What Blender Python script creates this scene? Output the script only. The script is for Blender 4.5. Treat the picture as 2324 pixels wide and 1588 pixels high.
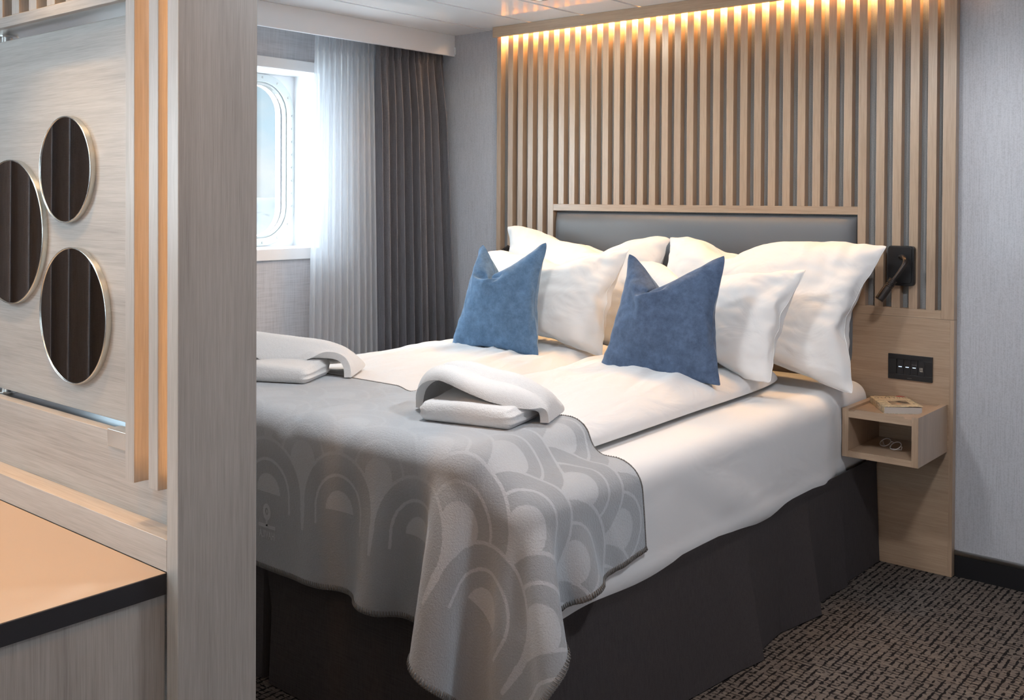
import bpy, bmesh, math, random
import numpy as np
from mathutils import Vector, Matrix, noise
# Ship cabin with a made up double bed, slatted oak wall and desk divider
SUNS = [ # name, direction, strength, angular size, colour: thin bright overcast on two sides of the ship
 ('hazy_sun', (.90, .20, -.40), 8, 95, (.62, .84, 1.0)),
 ('bright_overcast', (.45, .85, -.20), 34, 130, (.84, .93, 1.0)),
]
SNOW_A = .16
LED_E = 50.0
DIV_E = 26.0
GAP_E = .055
WARM, SOFT = (1, .50, .18), (1, .90, .74)
DOWN = [ # x, y, energy, colour, label
 (-1.80, .62, 36, (1, .64, .34), 'warm round downlight in the ceiling right above the desk', 70, .6, .03),
 (-1.02, .16, 34, WARM, 'warm round downlight in the ceiling at the end of the desk', 150, .6, .03),
 (-2.62, 3.27, 13, SOFT, 'round downlight in the ceiling above the left side of the bed'),
 (-1.80, 1.82, 58, (.97, .98, 1), 'added fill downlight in the ceiling above the foot of the bed'),  # unseen lamp added to brighten the blanket top
 (-.45, 2.05, 74, (.95, .96, 1), 'added fill downlight in the ceiling above the bedside box'),  # unseen lamp added to light the mattress side
 (-2.6, -.6, 95, (.74, .88, 1), 'added fill downlight in the ceiling near the desk window'),  # unseen lamp added to light the mirror board and bed wall
]
for o in list(bpy.data.objects): bpy.data.objects.remove(o)
S = bpy.context.scene
COL = S.collection
PI = math.pi
R = math.radians

# ------------------------------------------------------------------ camera
CAM = Vector((0.0, 0.0, 1.32))
yaw, pitch, roll = R(40.16087), R(-0.70618), R(0.29576)
F_ = Vector((-math.sin(yaw)*math.cos(pitch), math.cos(yaw)*math.cos(pitch), math.sin(pitch)))
R0 = Vector((math.cos(yaw), math.sin(yaw), 0)); U0 = R0.cross(F_)
R_ = R0*math.cos(roll) + U0*math.sin(roll); U_ = -R0*math.sin(roll) + U0*math.cos(roll)
cd = bpy.data.cameras.new('camera'); cam = bpy.data.objects.new('camera', cd); COL.objects.link(cam)
M = Matrix((R_, U_, -F_)).transposed().to_4x4(); M.translation = CAM; cam.matrix_world = M
cd.sensor_width = 36; cd.sensor_fit = 'HORIZONTAL'; cd.lens = 2319.27/2324*36; cd.shift_y = -312.9/2324
cd.clip_start = 0.03; cd.clip_end = 2000
S.camera = cam

# ------------------------------------------------------------------ view + render options
S.view_settings.view_transform = 'Standard'; S.view_settings.look = 'None'
S.view_settings.exposure = 0.0; S.view_settings.gamma = 1.0; S.view_settings.use_curve_mapping = False
cy = S.cycles
cy.use_denoising = True
cy.max_bounces = 8; cy.diffuse_bounces = 4; cy.glossy_bounces = 4; cy.transmission_bounces = 6; cy.transparent_max_bounces = 12
cy.sample_clamp_indirect = 6.0; cy.caustics_reflective = False; cy.caustics_refractive = False
cy.use_adaptive_sampling = True; cy.adaptive_threshold = 0.02

# ------------------------------------------------------------------ world (bright sky with clouds)
W = bpy.data.worlds.new('sky'); S.world = W; W.use_nodes = True
nt = W.node_tree; nt.nodes.clear()
def N(nt, t, **k):
    n = nt.nodes.new(t)
    for a, b in k.items():
        if a in ('op',): n.operation = b
        elif hasattr(n, a): setattr(n, a, b)
        else: n.inputs[a].default_value = b
    return n
out = N(nt, 'ShaderNodeOutputWorld'); bg = N(nt, 'ShaderNodeBackground'); tc = N(nt, 'ShaderNodeTexCoord')
mp = N(nt, 'ShaderNodeMapping'); mp.inputs['Scale'].default_value = (1, 1, 1.6); mp.inputs['Location'].default_value = (0.35, 0.1, 0.22)
ns = N(nt, 'ShaderNodeTexNoise'); ns.inputs['Scale'].default_value = 4.2; ns.inputs['Detail'].default_value = 7; ns.inputs['Roughness'].default_value = .55
cr = N(nt, 'ShaderNodeValToRGB'); cr.color_ramp.elements[0].position = .40; cr.color_ramp.elements[0].color = (.42, .56, .66, 1)
cr.color_ramp.elements[1].position = .56; cr.color_ramp.elements[1].color = (.64, .65, .665, 1)
L = nt.links
L.new(tc.outputs['Generated'], mp.inputs[0]); L.new(mp.outputs[0], ns.inputs['Vector']); L.new(ns.outputs['Fac'], cr.inputs[0])
L.new(cr.outputs[0], bg.inputs['Color']); L.new(bg.outputs[0], out.inputs[0]); bg.inputs['Strength'].default_value = 1.3

# ------------------------------------------------------------------ daylight: broad hazy sun through the portholes
def look(o, d):
    o.rotation_euler = Vector(d).to_track_quat('-Z', 'Y').to_euler()
def sun(name, d, e, ang, col):
    l = bpy.data.lights.new(name, 'SUN'); o = bpy.data.objects.new(name, l); COL.objects.link(o)
    l.energy = e; l.angle = R(ang); l.color = col; look(o, d); o.location = (-12, -6, 6)
for a in SUNS: sun(*a)

def area(name, loc, d, sx, sy, e, col, spread=180):
    l = bpy.data.lights.new(name, 'AREA'); o = bpy.data.objects.new(name, l); COL.objects.link(o)
    l.shape = 'RECTANGLE'; l.size = sx; l.size_y = sy; l.energy = e; l.color = col; l.spread = R(spread)
    o.location = loc; look(o, d); return o
def spot(name, loc, d, e, col, ang, blend, rad):
    l = bpy.data.lights.new(name, 'SPOT'); o = bpy.data.objects.new(name, l); COL.objects.link(o)
    l.energy = e; l.color = col; l.spot_size = R(ang); l.spot_blend = blend; l.shadow_soft_size = rad
    o.location = loc; look(o, d); return o

# ------------------------------------------------------------------ material helpers
def mat(name):
    m = bpy.data.materials.new(name); m.use_nodes = True
    nt = m.node_tree; b = nt.nodes['Principled BSDF']; return m, nt, b
def plain(name, col, rough=.5, metal=0, spec=.5, bump=0, bs=200, sheen=0, emit=None, es=1, coat=0):
    m, nt, b = mat(name)
    b.inputs['Base Color'].default_value = (*col, 1); b.inputs['Roughness'].default_value = rough
    b.inputs['Metallic'].default_value = metal; b.inputs['Specular IOR Level'].default_value = spec
    b.inputs['Sheen Weight'].default_value = sheen; b.inputs['Coat Weight'].default_value = coat
    if emit: b.inputs['Emission Color'].default_value = (*emit, 1); b.inputs['Emission Strength'].default_value = es
    if bump:
        tc = N(nt, 'ShaderNodeTexCoord'); n = N(nt, 'ShaderNodeTexNoise'); n.inputs['Scale'].default_value = bs; n.inputs['Detail'].default_value = 4
        bp = N(nt, 'ShaderNodeBump'); bp.inputs['Strength'].default_value = bump; bp.inputs['Distance'].default_value = .002
        nt.links.new(tc.outputs['Object'], n.inputs['Vector']); nt.links.new(n.outputs['Fac'], bp.inputs['Height']); nt.links.new(bp.outputs[0], b.inputs['Normal'])
    return m
def coords(nt, scale, rnd=True):
    tc = N(nt, 'ShaderNodeTexCoord'); oi = N(nt, 'ShaderNodeObjectInfo'); m = N(nt, 'ShaderNodeVectorMath', op='MULTIPLY_ADD')
    m.inputs[1].default_value = scale
    v = N(nt, 'ShaderNodeVectorMath', op='SCALE'); v.inputs[0].default_value = (37.1, 17.3, 71.7)
    nt.links.new(oi.outputs['Random'], v.inputs['Scale']); nt.links.new(tc.outputs['Object'], m.inputs[0])
    if rnd: nt.links.new(v.outputs[0], m.inputs[2])
    return m.outputs[0]
def ramp(nt, src, stops):
    c = N(nt, 'ShaderNodeValToRGB'); e = c.color_ramp.elements
    while len(e) > 1: e.remove(e[-1])
    e[0].position, e[0].color = stops[0][0], (*stops[0][1], 1)
    for p, col in stops[1:]:
        k = e.new(p); k.color = (*col, 1)
    nt.links.new(src, c.inputs[0]); return c.outputs[0]
def mixc(nt, f, a, b_, mode='MULTIPLY'):
    m = N(nt, 'ShaderNodeMix'); m.data_type = 'RGBA'; m.blend_type = mode
    if isinstance(f, (int, float)): m.inputs[0].default_value = f
    else: nt.links.new(f, m.inputs[0])
    for s, i in ((a, 6), (b_, 7)):
        if isinstance(s, tuple): m.inputs[i].default_value = (*s, 1)
        else: nt.links.new(s, m.inputs[i])
    return m.outputs[2]
def wood(name, axis, light=(.50, .36, .248), dark=(.345, .228, .148), rough=.36, coat=.45):
    m, nt, b = mat(name)
    def sc(a, c): v = [c, c, c]; v[axis] = a; return tuple(v)
    n1 = N(nt, 'ShaderNodeTexNoise'); n1.inputs['Scale'].default_value = 1; n1.inputs['Detail'].default_value = 3; n1.inputs['Distortion'].default_value = .8
    nt.links.new(coords(nt, sc(1.1, 13)), n1.inputs['Vector'])
    n2 = N(nt, 'ShaderNodeTexNoise'); n2.inputs['Scale'].default_value = 1; n2.inputs['Detail'].default_value = 6; n2.inputs['Roughness'].default_value = .65; n2.inputs['Distortion'].default_value = .15
    nt.links.new(coords(nt, sc(5, 170)), n2.inputs['Vector'])
    n3 = N(nt, 'ShaderNodeTexNoise'); n3.inputs['Scale'].default_value = 1; n3.inputs['Detail'].default_value = 2
    nt.links.new(coords(nt, sc(16, 900)), n3.inputs['Vector'])
    a = N(nt, 'ShaderNodeMath', op='MULTIPLY_ADD'); a.inputs[1].default_value = .45; nt.links.new(n1.outputs['Fac'], a.inputs[0])
    a2 = N(nt, 'ShaderNodeMath', op='MULTIPLY'); a2.inputs[1].default_value = .55; nt.links.new(n2.outputs['Fac'], a2.inputs[0]); nt.links.new(a2.outputs[0], a.inputs[2])
    mid = tuple((x*.35 + y*.65) for x, y in zip(dark, light))
    c = ramp(nt, a.outputs[0], [(.30, dark), (.44, mid), (.56, light), (.72, tuple(min(1, x*1.12) for x in light))])
    c2 = ramp(nt, n3.outputs['Fac'], [(.3, (.80, .78, .75)), (.6, (1, 1, 1))])
    nt.links.new(mixc(nt, .8, c, c2), b.inputs['Base Color'])
    b.inputs['Roughness'].default_value = rough; b.inputs['Coat Weight'].default_value = coat; b.inputs['Coat Roughness'].default_value = .28
    bp = N(nt, 'ShaderNodeBump'); bp.inputs['Strength'].default_value = .25; bp.inputs['Distance'].default_value = .0006
    nt.links.new(n2.outputs['Fac'], bp.inputs['Height']); nt.links.new(bp.outputs[0], b.inputs['Normal'])
    return m
def linen(name, c1, c2, s=1.0, rough=.8, spec=.3, bump=.3, alpha=None, axes=(1, 2)):
    """cross-woven cloth look: horizontal and vertical threads"""
    m, nt, b = mat(name); f = []
    for ax in axes:
        v = [260*s]*3; v[ax] = 9*s
        n = N(nt, 'ShaderNodeTexNoise'); n.inputs['Scale'].default_value = 1; n.inputs['Detail'].default_value = 3
        nt.links.new(coords(nt, tuple(v), False), n.inputs['Vector']); f.append(n.outputs['Fac'])
    a = N(nt, 'ShaderNodeMath', op='ADD'); nt.links.new(f[0], a.inputs[0]); nt.links.new(f[1], a.inputs[1])
    h = N(nt, 'ShaderNodeMath', op='MULTIPLY'); h.inputs[1].default_value = .5; nt.links.new(a.outputs[0], h.inputs[0])
    nt.links.new(ramp(nt, h.outputs[0], [(.36, c2), (.56, c1)]), b.inputs['Base Color'])
    b.inputs['Roughness'].default_value = rough; b.inputs['Specular IOR Level'].default_value = spec
    bp = N(nt, 'ShaderNodeBump'); bp.inputs['Strength'].default_value = bump; bp.inputs['Distance'].default_value = .0008
    nt.links.new(h.outputs[0], bp.inputs['Height']); nt.links.new(bp.outputs[0], b.inputs['Normal'])
    return m
def cotton(name, col, wr=.5, fine=0, sheen=.1, rough=.75, scale=6, stretch=(1, 1, 1), dist=.02):
    """bed linen: soft creases and a faint satin stripe"""
    m, nt, b = mat(name); b.inputs['Base Color'].default_value = (*col, 1); b.inputs['Roughness'].default_value = rough
    b.inputs['Sheen Weight'].default_value = sheen; b.inputs['Specular IOR Level'].default_value = .3
    n = N(nt, 'ShaderNodeTexNoise'); n.inputs['Scale'].default_value = scale; n.inputs['Detail'].default_value = 3; n.inputs['Distortion'].default_value = 1.2; n.inputs['Roughness'].default_value = .45
    nt.links.new(coords(nt, stretch), n.inputs['Vector'])
    bp = N(nt, 'ShaderNodeBump'); bp.inputs['Strength'].default_value = wr; bp.inputs['Distance'].default_value = dist
    nt.links.new(n.outputs['Fac'], bp.inputs['Height'])
    n2 = N(nt, 'ShaderNodeTexNoise'); n2.inputs['Scale'].default_value = 500; n2.inputs['Detail'].default_value = 2
    nt.links.new(coords(nt, (1, 1, 1)), n2.inputs['Vector'])
    b2 = N(nt, 'ShaderNodeBump'); b2.inputs['Strength'].default_value = .25; b2.inputs['Distance'].default_value = .0006
    nt.links.new(n2.outputs['Fac'], b2.inputs['Height']); nt.links.new(bp.outputs[0], b2.inputs['Normal']); nt.links.new(b2.outputs[0], b.inputs['Normal'])
    return m
# ------------------------------------------------------------------ object helpers
WL = {}
def tagd(o, label=None, cat=None, group=None, kind=None):
    if label: o['label'] = label
    if cat: o['category'] = cat
    if group: o['group'] = group
    if kind: o['kind'] = kind
    return o
def thing(name, label, cat, loc, group=None):
    o = bpy.data.objects.new(name, None); COL.objects.link(o); o.location = loc; o.empty_display_size = .05
    WL[o.name] = Vector(loc); return tagd(o, label, cat, group)
def obj(name, bm, m, parent=None, smooth=False, origin=None, label=None, bevel=0, auto=None):
    if bevel:
        mod = None
    if isinstance(bm, tuple):
        vs, fs = bm[0], bm[1]; b = bmesh.new(); vv = [b.verts.new(v) for v in vs]
        for f in fs:
            try: b.faces.new([vv[i] for i in f])
            except ValueError: pass
        bm = b
    bm.normal_update()
    me = bpy.data.meshes.new(name)
    cs = [v.co for v in bm.verts]
    lo = Vector((min(c.x for c in cs), min(c.y for c in cs), min(c.z for c in cs))); hi = Vector((max(c.x for c in cs), max(c.y for c in cs), max(c.z for c in cs)))
    if origin is None:
        origin = (lo+hi)/2
        if parent is None: origin.z = lo.z
    origin = Vector(origin)
    bmesh.ops.translate(bm, vec=-origin, verts=bm.verts)
    bm.to_mesh(me); bm.free()
    for x in (m if isinstance(m, (list, tuple)) else [m]): me.materials.append(x)
    o = bpy.data.objects.new(name, me); COL.objects.link(o)
    WL[o.name] = origin
    if parent is not None:
        o.parent = parent; o.location = origin - WL[parent.name]
    else: o.location = origin
    if smooth:
        for p in me.polygons: p.use_smooth = True
    if bevel:
        md = o.modifiers.new('bevel', 'BEVEL'); md.width = bevel; md.segments = 2; md.limit_method = 'ANGLE'; md.angle_limit = R(40)
    if label: o['label'] = label
    return o
def struct(name, bm, m, **k):
    o = obj(name, bm, m, **k); o['kind'] = 'structure'; return o
def box(bm, x0, x1, y0, y1, z0, z1):
    if bm is None: bm = bmesh.new()
    v = [bm.verts.new(p) for p in ((x0,y0,z0),(x1,y0,z0),(x1,y1,z0),(x0,y1,z0),(x0,y0,z1),(x1,y0,z1),(x1,y1,z1),(x0,y1,z1))]
    for f in ((0,3,2,1),(4,5,6,7),(0,1,5,4),(1,2,6,5),(2,3,7,6),(3,0,4,7)): bm.faces.new([v[i] for i in f])
    return bm
def tube(path, rad, seg=14, bm=None, caps=True):
    if bm is None: bm = bmesh.new()
    P = [Vector(p) for p in path]; n = len(P); rings = []
    rr = rad if isinstance(rad, (list, tuple)) else [rad]*n
    up = Vector((0, 0, 1)); t0 = (P[1]-P[0]).normalized()
    if abs(t0.dot(up)) > .9: up = Vector((1, 0, 0))
    a = t0.cross(up).normalized()
    for i in range(n):
        t = (P[min(i+1, n-1)]-P[max(i-1, 0)]).normalized(); a = (a - t*a.dot(t)).normalized(); b = t.cross(a)
        rings.append([bm.verts.new(P[i] + (a*math.cos(2*PI*k/seg) + b*math.sin(2*PI*k/seg))*rr[i]) for k in range(seg)])
    for i in range(n-1):
        for k in range(seg): bm.faces.new((rings[i][k], rings[i][(k+1)%seg], rings[i+1][(k+1)%seg], rings[i+1][k]))
    if caps: bm.faces.new(rings[0][::-1]); bm.faces.new(rings[-1])
    return bm
def grid_mesh(P, nu, nv, closed_u=False):
    """P[v][u] -> verts/faces"""
    vs = [tuple(P[j][i]) for j in range(nv) for i in range(nu)]; fs = []
    for j in range(nv-1):
        for i in range(nu if closed_u else nu-1):
            i2 = (i+1) % nu; fs.append((j*nu+i, j*nu+i2, (j+1)*nu+i2, (j+1)*nu+i))
    return vs, fs
def solid(o, t, off=-1):
    md = o.modifiers.new('thickness', 'SOLIDIFY'); md.thickness = t; md.offset = off
def sub(o, n=1):
    md = o.modifiers.new('subdivision', 'SUBSURF'); md.levels = n; md.render_levels = n
def copyo(o, loc, parent=None):
    c = o.copy(); COL.objects.link(c); c.location = loc
    if parent: c.parent = parent
    return c
def rrect(a0, a1, b0, b1, r, n=8):
    pts = []
    for cx, cy_, s in ((a1-r, b1-r, 0), (a0+r, b1-r, 90), (a0+r, b0+r, 180), (a1-r, b0+r, 270)):
        for k in range(n+1):
            t = R(s + 90*k/n); pts.append((cx+r*math.cos(t), cy_+r*math.sin(t)))
    return pts
def ring_x(outer, inner, x0, x1, bm=None):
    """ring between two loops (y,z), from x0 (room side is x1) """
    if bm is None: bm = bmesh.new()
    n = len(outer)
    A = [[bm.verts.new((x, p[0], p[1])) for p in lp] for x in (x0, x1) for lp in (outer, inner)]
    o0, i0, o1, i1 = A
    for k in range(n):
        j = (k+1) % n
        for q in ((o1[k], o1[j], i1[j], i1[k]), (o0[j], o0[k], i0[k], i0[j]), (o0[k], o0[j], o1[j], o1[k]), (i0[j], i0[k], i1[k], i1[j])):
            bm.faces.new(q)
    return bm
def fnoise(x, y, z=0.0): return noise.noise(Vector((x, y, z)))

# ------------------------------------------------------------------ materials
OAK_Z = wood('oak_vertical_grain', 2); OAK_X = wood('oak_lengthwise_grain', 0)
GREY_L, GREY_D = (.45, .435, .41), (.30, .285, .265)
ASH_Z = wood('greyed_oak_vertical_grain', 2, GREY_L, GREY_D, coat=.2); ASH_X = wood('greyed_oak_lengthwise_grain', 0, GREY_L, GREY_D, coat=.2)
WHITE = plain('white_paint', (.88, .89, .91), .45)
CEIL = plain('white_glossy_ceiling_panel', (.90, .91, .93), .07, spec=.6)
WALLP = linen('grey_linen_wallpaper', (.58, .59, .63), (.46, .47, .505), rough=.42, spec=.45)
METAL = plain('brushed_steel', (.62, .63, .62), .32, 1)
FRAME = plain('painted_aluminium', (.66, .70, .70), .35, .3)
BLACK = plain('black_plastic', (.012, .012, .014), .35)
DARKM = plain('dark_aluminium_track', (.12, .13, .14), .3, 1)
SNOWY = None

# ------------------------------------------------------------------ room shell
WX, WY = -3.80, 3.765          # window wall plane, bed wall plane
XR, YF = 0.95, -2.0            # right wall, wall behind the camera
CZ = 2.145
# carpet
m, nt, b = mat('woven_grid_carpet')
nA = N(nt, 'ShaderNodeTexNoise'); nA.inputs['Scale'].default_value = 1; nA.inputs['Detail'].default_value = 3; nt.links.new(coords(nt, (150, 14, 1), False), nA.inputs['Vector'])
nB = N(nt, 'ShaderNodeTexNoise'); nB.inputs['Scale'].default_value = 1; nB.inputs['Detail'].default_value = 4; nt.links.new(coords(nt, (22, 330, 1), False), nB.inputs['Vector'])
def stripes(nt, axis, freq, warp):
    tc = N(nt, 'ShaderNodeTexCoord'); sp = N(nt, 'ShaderNodeSeparateXYZ'); nt.links.new(tc.outputs['Object'], sp.inputs[0])
    n = N(nt, 'ShaderNodeTexNoise'); n.inputs['Scale'].default_value = 6; nt.links.new(tc.outputs['Object'], n.inputs['Vector'])
    w = N(nt, 'ShaderNodeMath', op='MULTIPLY_ADD'); w.inputs[1].default_value = warp; nt.links.new(n.outputs['Fac'], w.inputs[0]); nt.links.new(sp.outputs[axis], w.inputs[2])
    s = N(nt, 'ShaderNodeMath', op='MULTIPLY'); s.inputs[1].default_value = freq*2*PI; nt.links.new(w.outputs[0], s.inputs[0])
    c = N(nt, 'ShaderNodeMath', op='SINE'); nt.links.new(s.outputs[0], c.inputs[0]); return c.outputs[0]
sA = stripes(nt, 0, 48, .010); sB = stripes(nt, 1, 62, .008)
def thr(nt, src, noise_out, k, lo, hi):
    a = N(nt, 'ShaderNodeMath', op='MULTIPLY_ADD'); a.inputs[1].default_value = k; nt.links.new(noise_out, a.inputs[0]); nt.links.new(src, a.inputs[2])
    mr = N(nt, 'ShaderNodeMapRange'); mr.inputs['From Min'].default_value = lo; mr.inputs['From Max'].default_value = hi; nt.links.new(a.outputs[0], mr.inputs[0]); return mr.outputs[0]
nC = N(nt, 'ShaderNodeTexNoise'); nC.inputs['Scale'].default_value = 95; nC.inputs['Detail'].default_value = 2; nt.links.new(coords(nt, (1, .55, 1), False), nC.inputs['Vector'])
nD = N(nt, 'ShaderNodeTexNoise'); nD.inputs['Scale'].default_value = 120; nD.inputs['Detail'].default_value = 2; nt.links.new(coords(nt, (.5, 1, 1), False), nD.inputs['Vector'])
lA = thr(nt, sA, nC.outputs['Fac'], 4.2, 2.60, 2.95); lB = thr(nt, sB, nD.outputs['Fac'], 4.2, 2.9, 3.2)
mx = N(nt, 'ShaderNodeMath', op='MAXIMUM'); nt.links.new(lA, mx.inputs[0]); nt.links.new(lB, mx.inputs[1])
base = ramp(nt, nB.outputs['Fac'], [(.32, (.070, .061, .056)), (.62, (.195, .166, .146))])
nt.links.new(mixc(nt, mx.outputs[0], base, (.012, .011, .012), 'MIX'), b.inputs['Base Color'])
b.inputs['Roughness'].default_value = .95; b.inputs['Specular IOR Level'].default_value = .1
bp = N(nt, 'ShaderNodeBump'); bp.inputs['Strength'].default_value = .6; bp.inputs['Distance'].default_value = .003
nt.links.new(nB.outputs['Fac'], bp.inputs['Height']); nt.links.new(bp.outputs[0], b.inputs['Normal']); CARPET = m
struct('floor', box(None, WX-.2, XR+.1, YF-.1, WY+.1, -.06, 0), CARPET)
# ceiling: long glossy panels with open joints
bm = bmesh.new(); x = -3.325-.302*2
while x < XR:
    box(bm, x+.017, x+.302, YF, WY, CZ, CZ+.02); x += .302
bmesh.ops.translate(bm, vec=(0, 0, 0), verts=bm.verts)
box(bm, WX-.2, XR+.1, YF-.1, WY+.1, CZ+.020, CZ+.08)
struct('ceiling', bm, CEIL)
# bed wall
struct('wall_back', box(None, WX-.2, XR+.1, WY, WY+.1, 0, CZ+.02), WALLP)
struct('wall_right', box(None, XR, XR+.1, YF, WY, 0, CZ+.02), WALLP)
WF = (-1.935, -.865)           # opening for the added window behind the camera
bm = box(None, WX-.2, WF[0], YF-.175, YF, 0, CZ+.02); box(bm, WF[1], XR+.1, YF-.175, YF, 0, CZ+.02)
box(bm, WF[0], WF[1], YF-.175, YF, 0, 1.088); box(bm, WF[0], WF[1], YF-.175, YF, 1.908, CZ+.02)
struct('wall_front', bm, WALLP)
# window wall with two openings
WINS = [(2.00, 3.085), (-1.62, -.55)]; Z0, Z1 = 1.088, 1.908
bm = bmesh.new(); RX = -3.975
ys = [YF] + sorted(sum([list(w) for w in WINS], [])) + [WY]
for i in range(0, len(ys)-1, 2): box(bm, RX, WX, ys[i], ys[i+1], 0, CZ+.02)
for a, c in WINS: box(bm, RX, WX, a, c, 0, Z0); box(bm, RX, WX, a, c, Z1, CZ+.02)
struct('wall_left', bm, WALLP)
GLASS = bpy.data.materials.new('window_glass'); GLASS.use_nodes = True; nt = GLASS.node_tree; nt.nodes.clear()
o_ = N(nt, 'ShaderNodeOutputMaterial'); t_ = N(nt, 'ShaderNodeBsdfTransparent'); g_ = N(nt, 'ShaderNodeBsdfGlossy'); mx_ = N(nt, 'ShaderNodeMixShader')
g_.inputs['Roughness'].default_value = .02; t_.inputs['Color'].default_value = (.96, .98, .98, 1); mx_.inputs[0].default_value = .05
nt.links.new(t_.outputs[0], mx_.inputs[1]); nt.links.new(g_.outputs[0], mx_.inputs[2]); nt.links.new(mx_.outputs[0], o_.inputs[0])
for k, (a, c) in enumerate(WINS):
    # white lining and casing
    bm = ring_x(rrect(a-.045, c+.045, Z0-.048, Z1+.045, .004, 3), rrect(a+.004, c-.004, Z0+.004, Z1-.004, .004, 3), WX-.02, WX+.018)
    ring_x(rrect(a+.0005, c-.0005, Z0+.0005, Z1-.0005, .002, 3), rrect(a+.006, c-.006, Z0+.006, Z1-.006, .002, 3), RX, WX, bm)
    tr_ = struct('trim_%d' % (k+1), bm, WHITE, bevel=.003)
    w = thing('window_%d' % (k+1), 'rounded ship window', 'window', (RX, (a+c)/2, Z0))
    for q in ('label', 'category'): del w[q]
    w['kind'] = 'structure'
    ri = .15
    obj('hull_panel', ring_x(rrect(a-.01, c+.01, Z0-.01, Z1+.01, .001, 8), rrect(a+.035, c-.035, Z0+.035, Z1-.035, ri, 8), RX-.06, RX+.001), WHITE, w)
    obj('window_frame', ring_x(rrect(a+.006, c-.004, Z0+.008, Z1-.008, ri+.03, 8), rrect(a+.045, c-.045, Z0+.045, Z1-.045, ri-.005, 8), RX-.02, RX+.006), FRAME, w, bevel=.002)
    obj('window_gasket', ring_x(rrect(a+.045, c-.045, Z0+.045, Z1-.045, ri-.005, 8), rrect(a+.055, c-.055, Z0+.055, Z1-.055, ri-.012, 8), RX-.045, RX-.004), METAL, w, bevel=.002)
    obj('outer_frame', ring_x(rrect(a+.04, c-.04, Z0+.04, Z1-.04, ri, 8), rrect(a+.062, c-.062, Z0+.056, Z1-.056, ri-.02, 8), RX-.068, RX-.03), WHITE, w)
    lp = rrect(a+.05, c-.05, Z0+.05, Z1-.05, ri-.01, 8); bm = bmesh.new()
    bm.faces.new([bm.verts.new((RX-.035, p[0], p[1])) for p in lp]); ret = bmesh.ops.extrude_face_region(bm, geom=bm.faces[:])
    bmesh.ops.translate(bm, vec=(-.008, 0, 0), verts=[v for v in ret['geom'] if isinstance(v, bmesh.types.BMVert)])
    obj('glass_pane', bm, GLASS, w)
    lp = rrect(a+.022, c-.020, Z0+.024, Z1-.024, ri+.02, 3)
    pts = []                                       # screws at even spacing along the frame
    for i in range(len(lp)):
        p, q = Vector((*lp[i], 0)), Vector((*lp[(i+1) % len(lp)], 0)); d = (q-p).length; n = max(1, round(d/.062))
        pts += [p.lerp(q, t/n) for t in range(n)]
    sc_ = None
    for p in pts:
        loc = Vector((RX+.007, p.x, p.y))
        if sc_ is None:
            bm = bmesh.new(); tube([(RX+.004, p.x, p.y), (RX+.007, p.x, p.y), (RX+.009, p.x, p.y)], [.0058, .0055, .003], 12, bm)
            box(bm, RX+.0088, RX+.0094, p.x-.003, p.x+.003, p.y-.0006, p.y+.0006)
            sc_ = obj('screw', bm, METAL, w, origin=loc)
        else: copyo(sc_, loc - WL[w.name], w)
# unseen porthole added behind the camera to let in more daylight
w3 = w.copy(); COL.objects.link(w3); w3.name = 'window_3'; w3.rotation_euler.z = PI/2; w3.location = ((WF[0]+WF[1])/2, YF-.175, Z0)
for ch in list(w.children): q = ch.copy(); COL.objects.link(q); q.parent = w3
t3 = tr_.copy(); COL.objects.link(t3); t3.name = 'trim_6'; t3.rotation_euler.z = PI/2; t3.location = ((WF[0]+WF[1])/2, YF + (tr_.location.x-WX), tr_.location.z)
# pelmet, cove along the window wall
struct('trim_3', box(None, -3.575, -3.56, YF, WY, 2.04, CZ), WHITE, bevel=.0015)
struct('trim_4', box(None, -3.5605, -3.553, WY-.006, WY-.0005, 2.05, 2.085), WHITE)
# skirting on the bed wall: black rubber base with an aluminium cap
struct('baseboard_back', box(None, -1.118, XR, WY-.010, WY, 0, .075), BLACK)
bm = bmesh.new(); tube([(-1.118, WY-.004, .082), (XR, WY-.004, .082)], .010, 12, bm)
struct('trim_5', bm, METAL, smooth=True)
# ------------------------------------------------------------------ mountains outside
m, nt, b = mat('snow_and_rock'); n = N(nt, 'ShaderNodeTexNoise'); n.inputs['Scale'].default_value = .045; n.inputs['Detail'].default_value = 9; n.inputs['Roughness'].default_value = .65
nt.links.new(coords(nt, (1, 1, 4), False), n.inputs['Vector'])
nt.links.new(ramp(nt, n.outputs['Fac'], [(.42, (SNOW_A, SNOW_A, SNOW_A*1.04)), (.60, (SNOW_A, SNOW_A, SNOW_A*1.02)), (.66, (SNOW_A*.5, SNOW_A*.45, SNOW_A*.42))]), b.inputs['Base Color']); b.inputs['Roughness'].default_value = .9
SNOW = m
rng = random.Random(4)
P = []
for j in range(60):
    row = []
    d = 120 + j*5.2
    for i in range(80):
        ang = R(40 + 55*i/79)      # left of +Y
        x, y = -math.sin(ang)*d, math.cos(ang)*d
        t = j/59
        h = -19 + 17.0*t**.8
        h += (noise.fractal(Vector((x*.012, y*.012, .3)), .9, 2.1, 6)*8 + 3.4*math.exp(-((math.degrees(ang)-53.8)/2.0)**2)*t) * min(1, t*1.5)
        row.append((x, y, min(h, 1.5)))
    P.append(row)
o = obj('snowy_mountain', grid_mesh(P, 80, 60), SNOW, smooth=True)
tagd(o, 'snow covered mountainside seen through the ship window', 'mountain')
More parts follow.
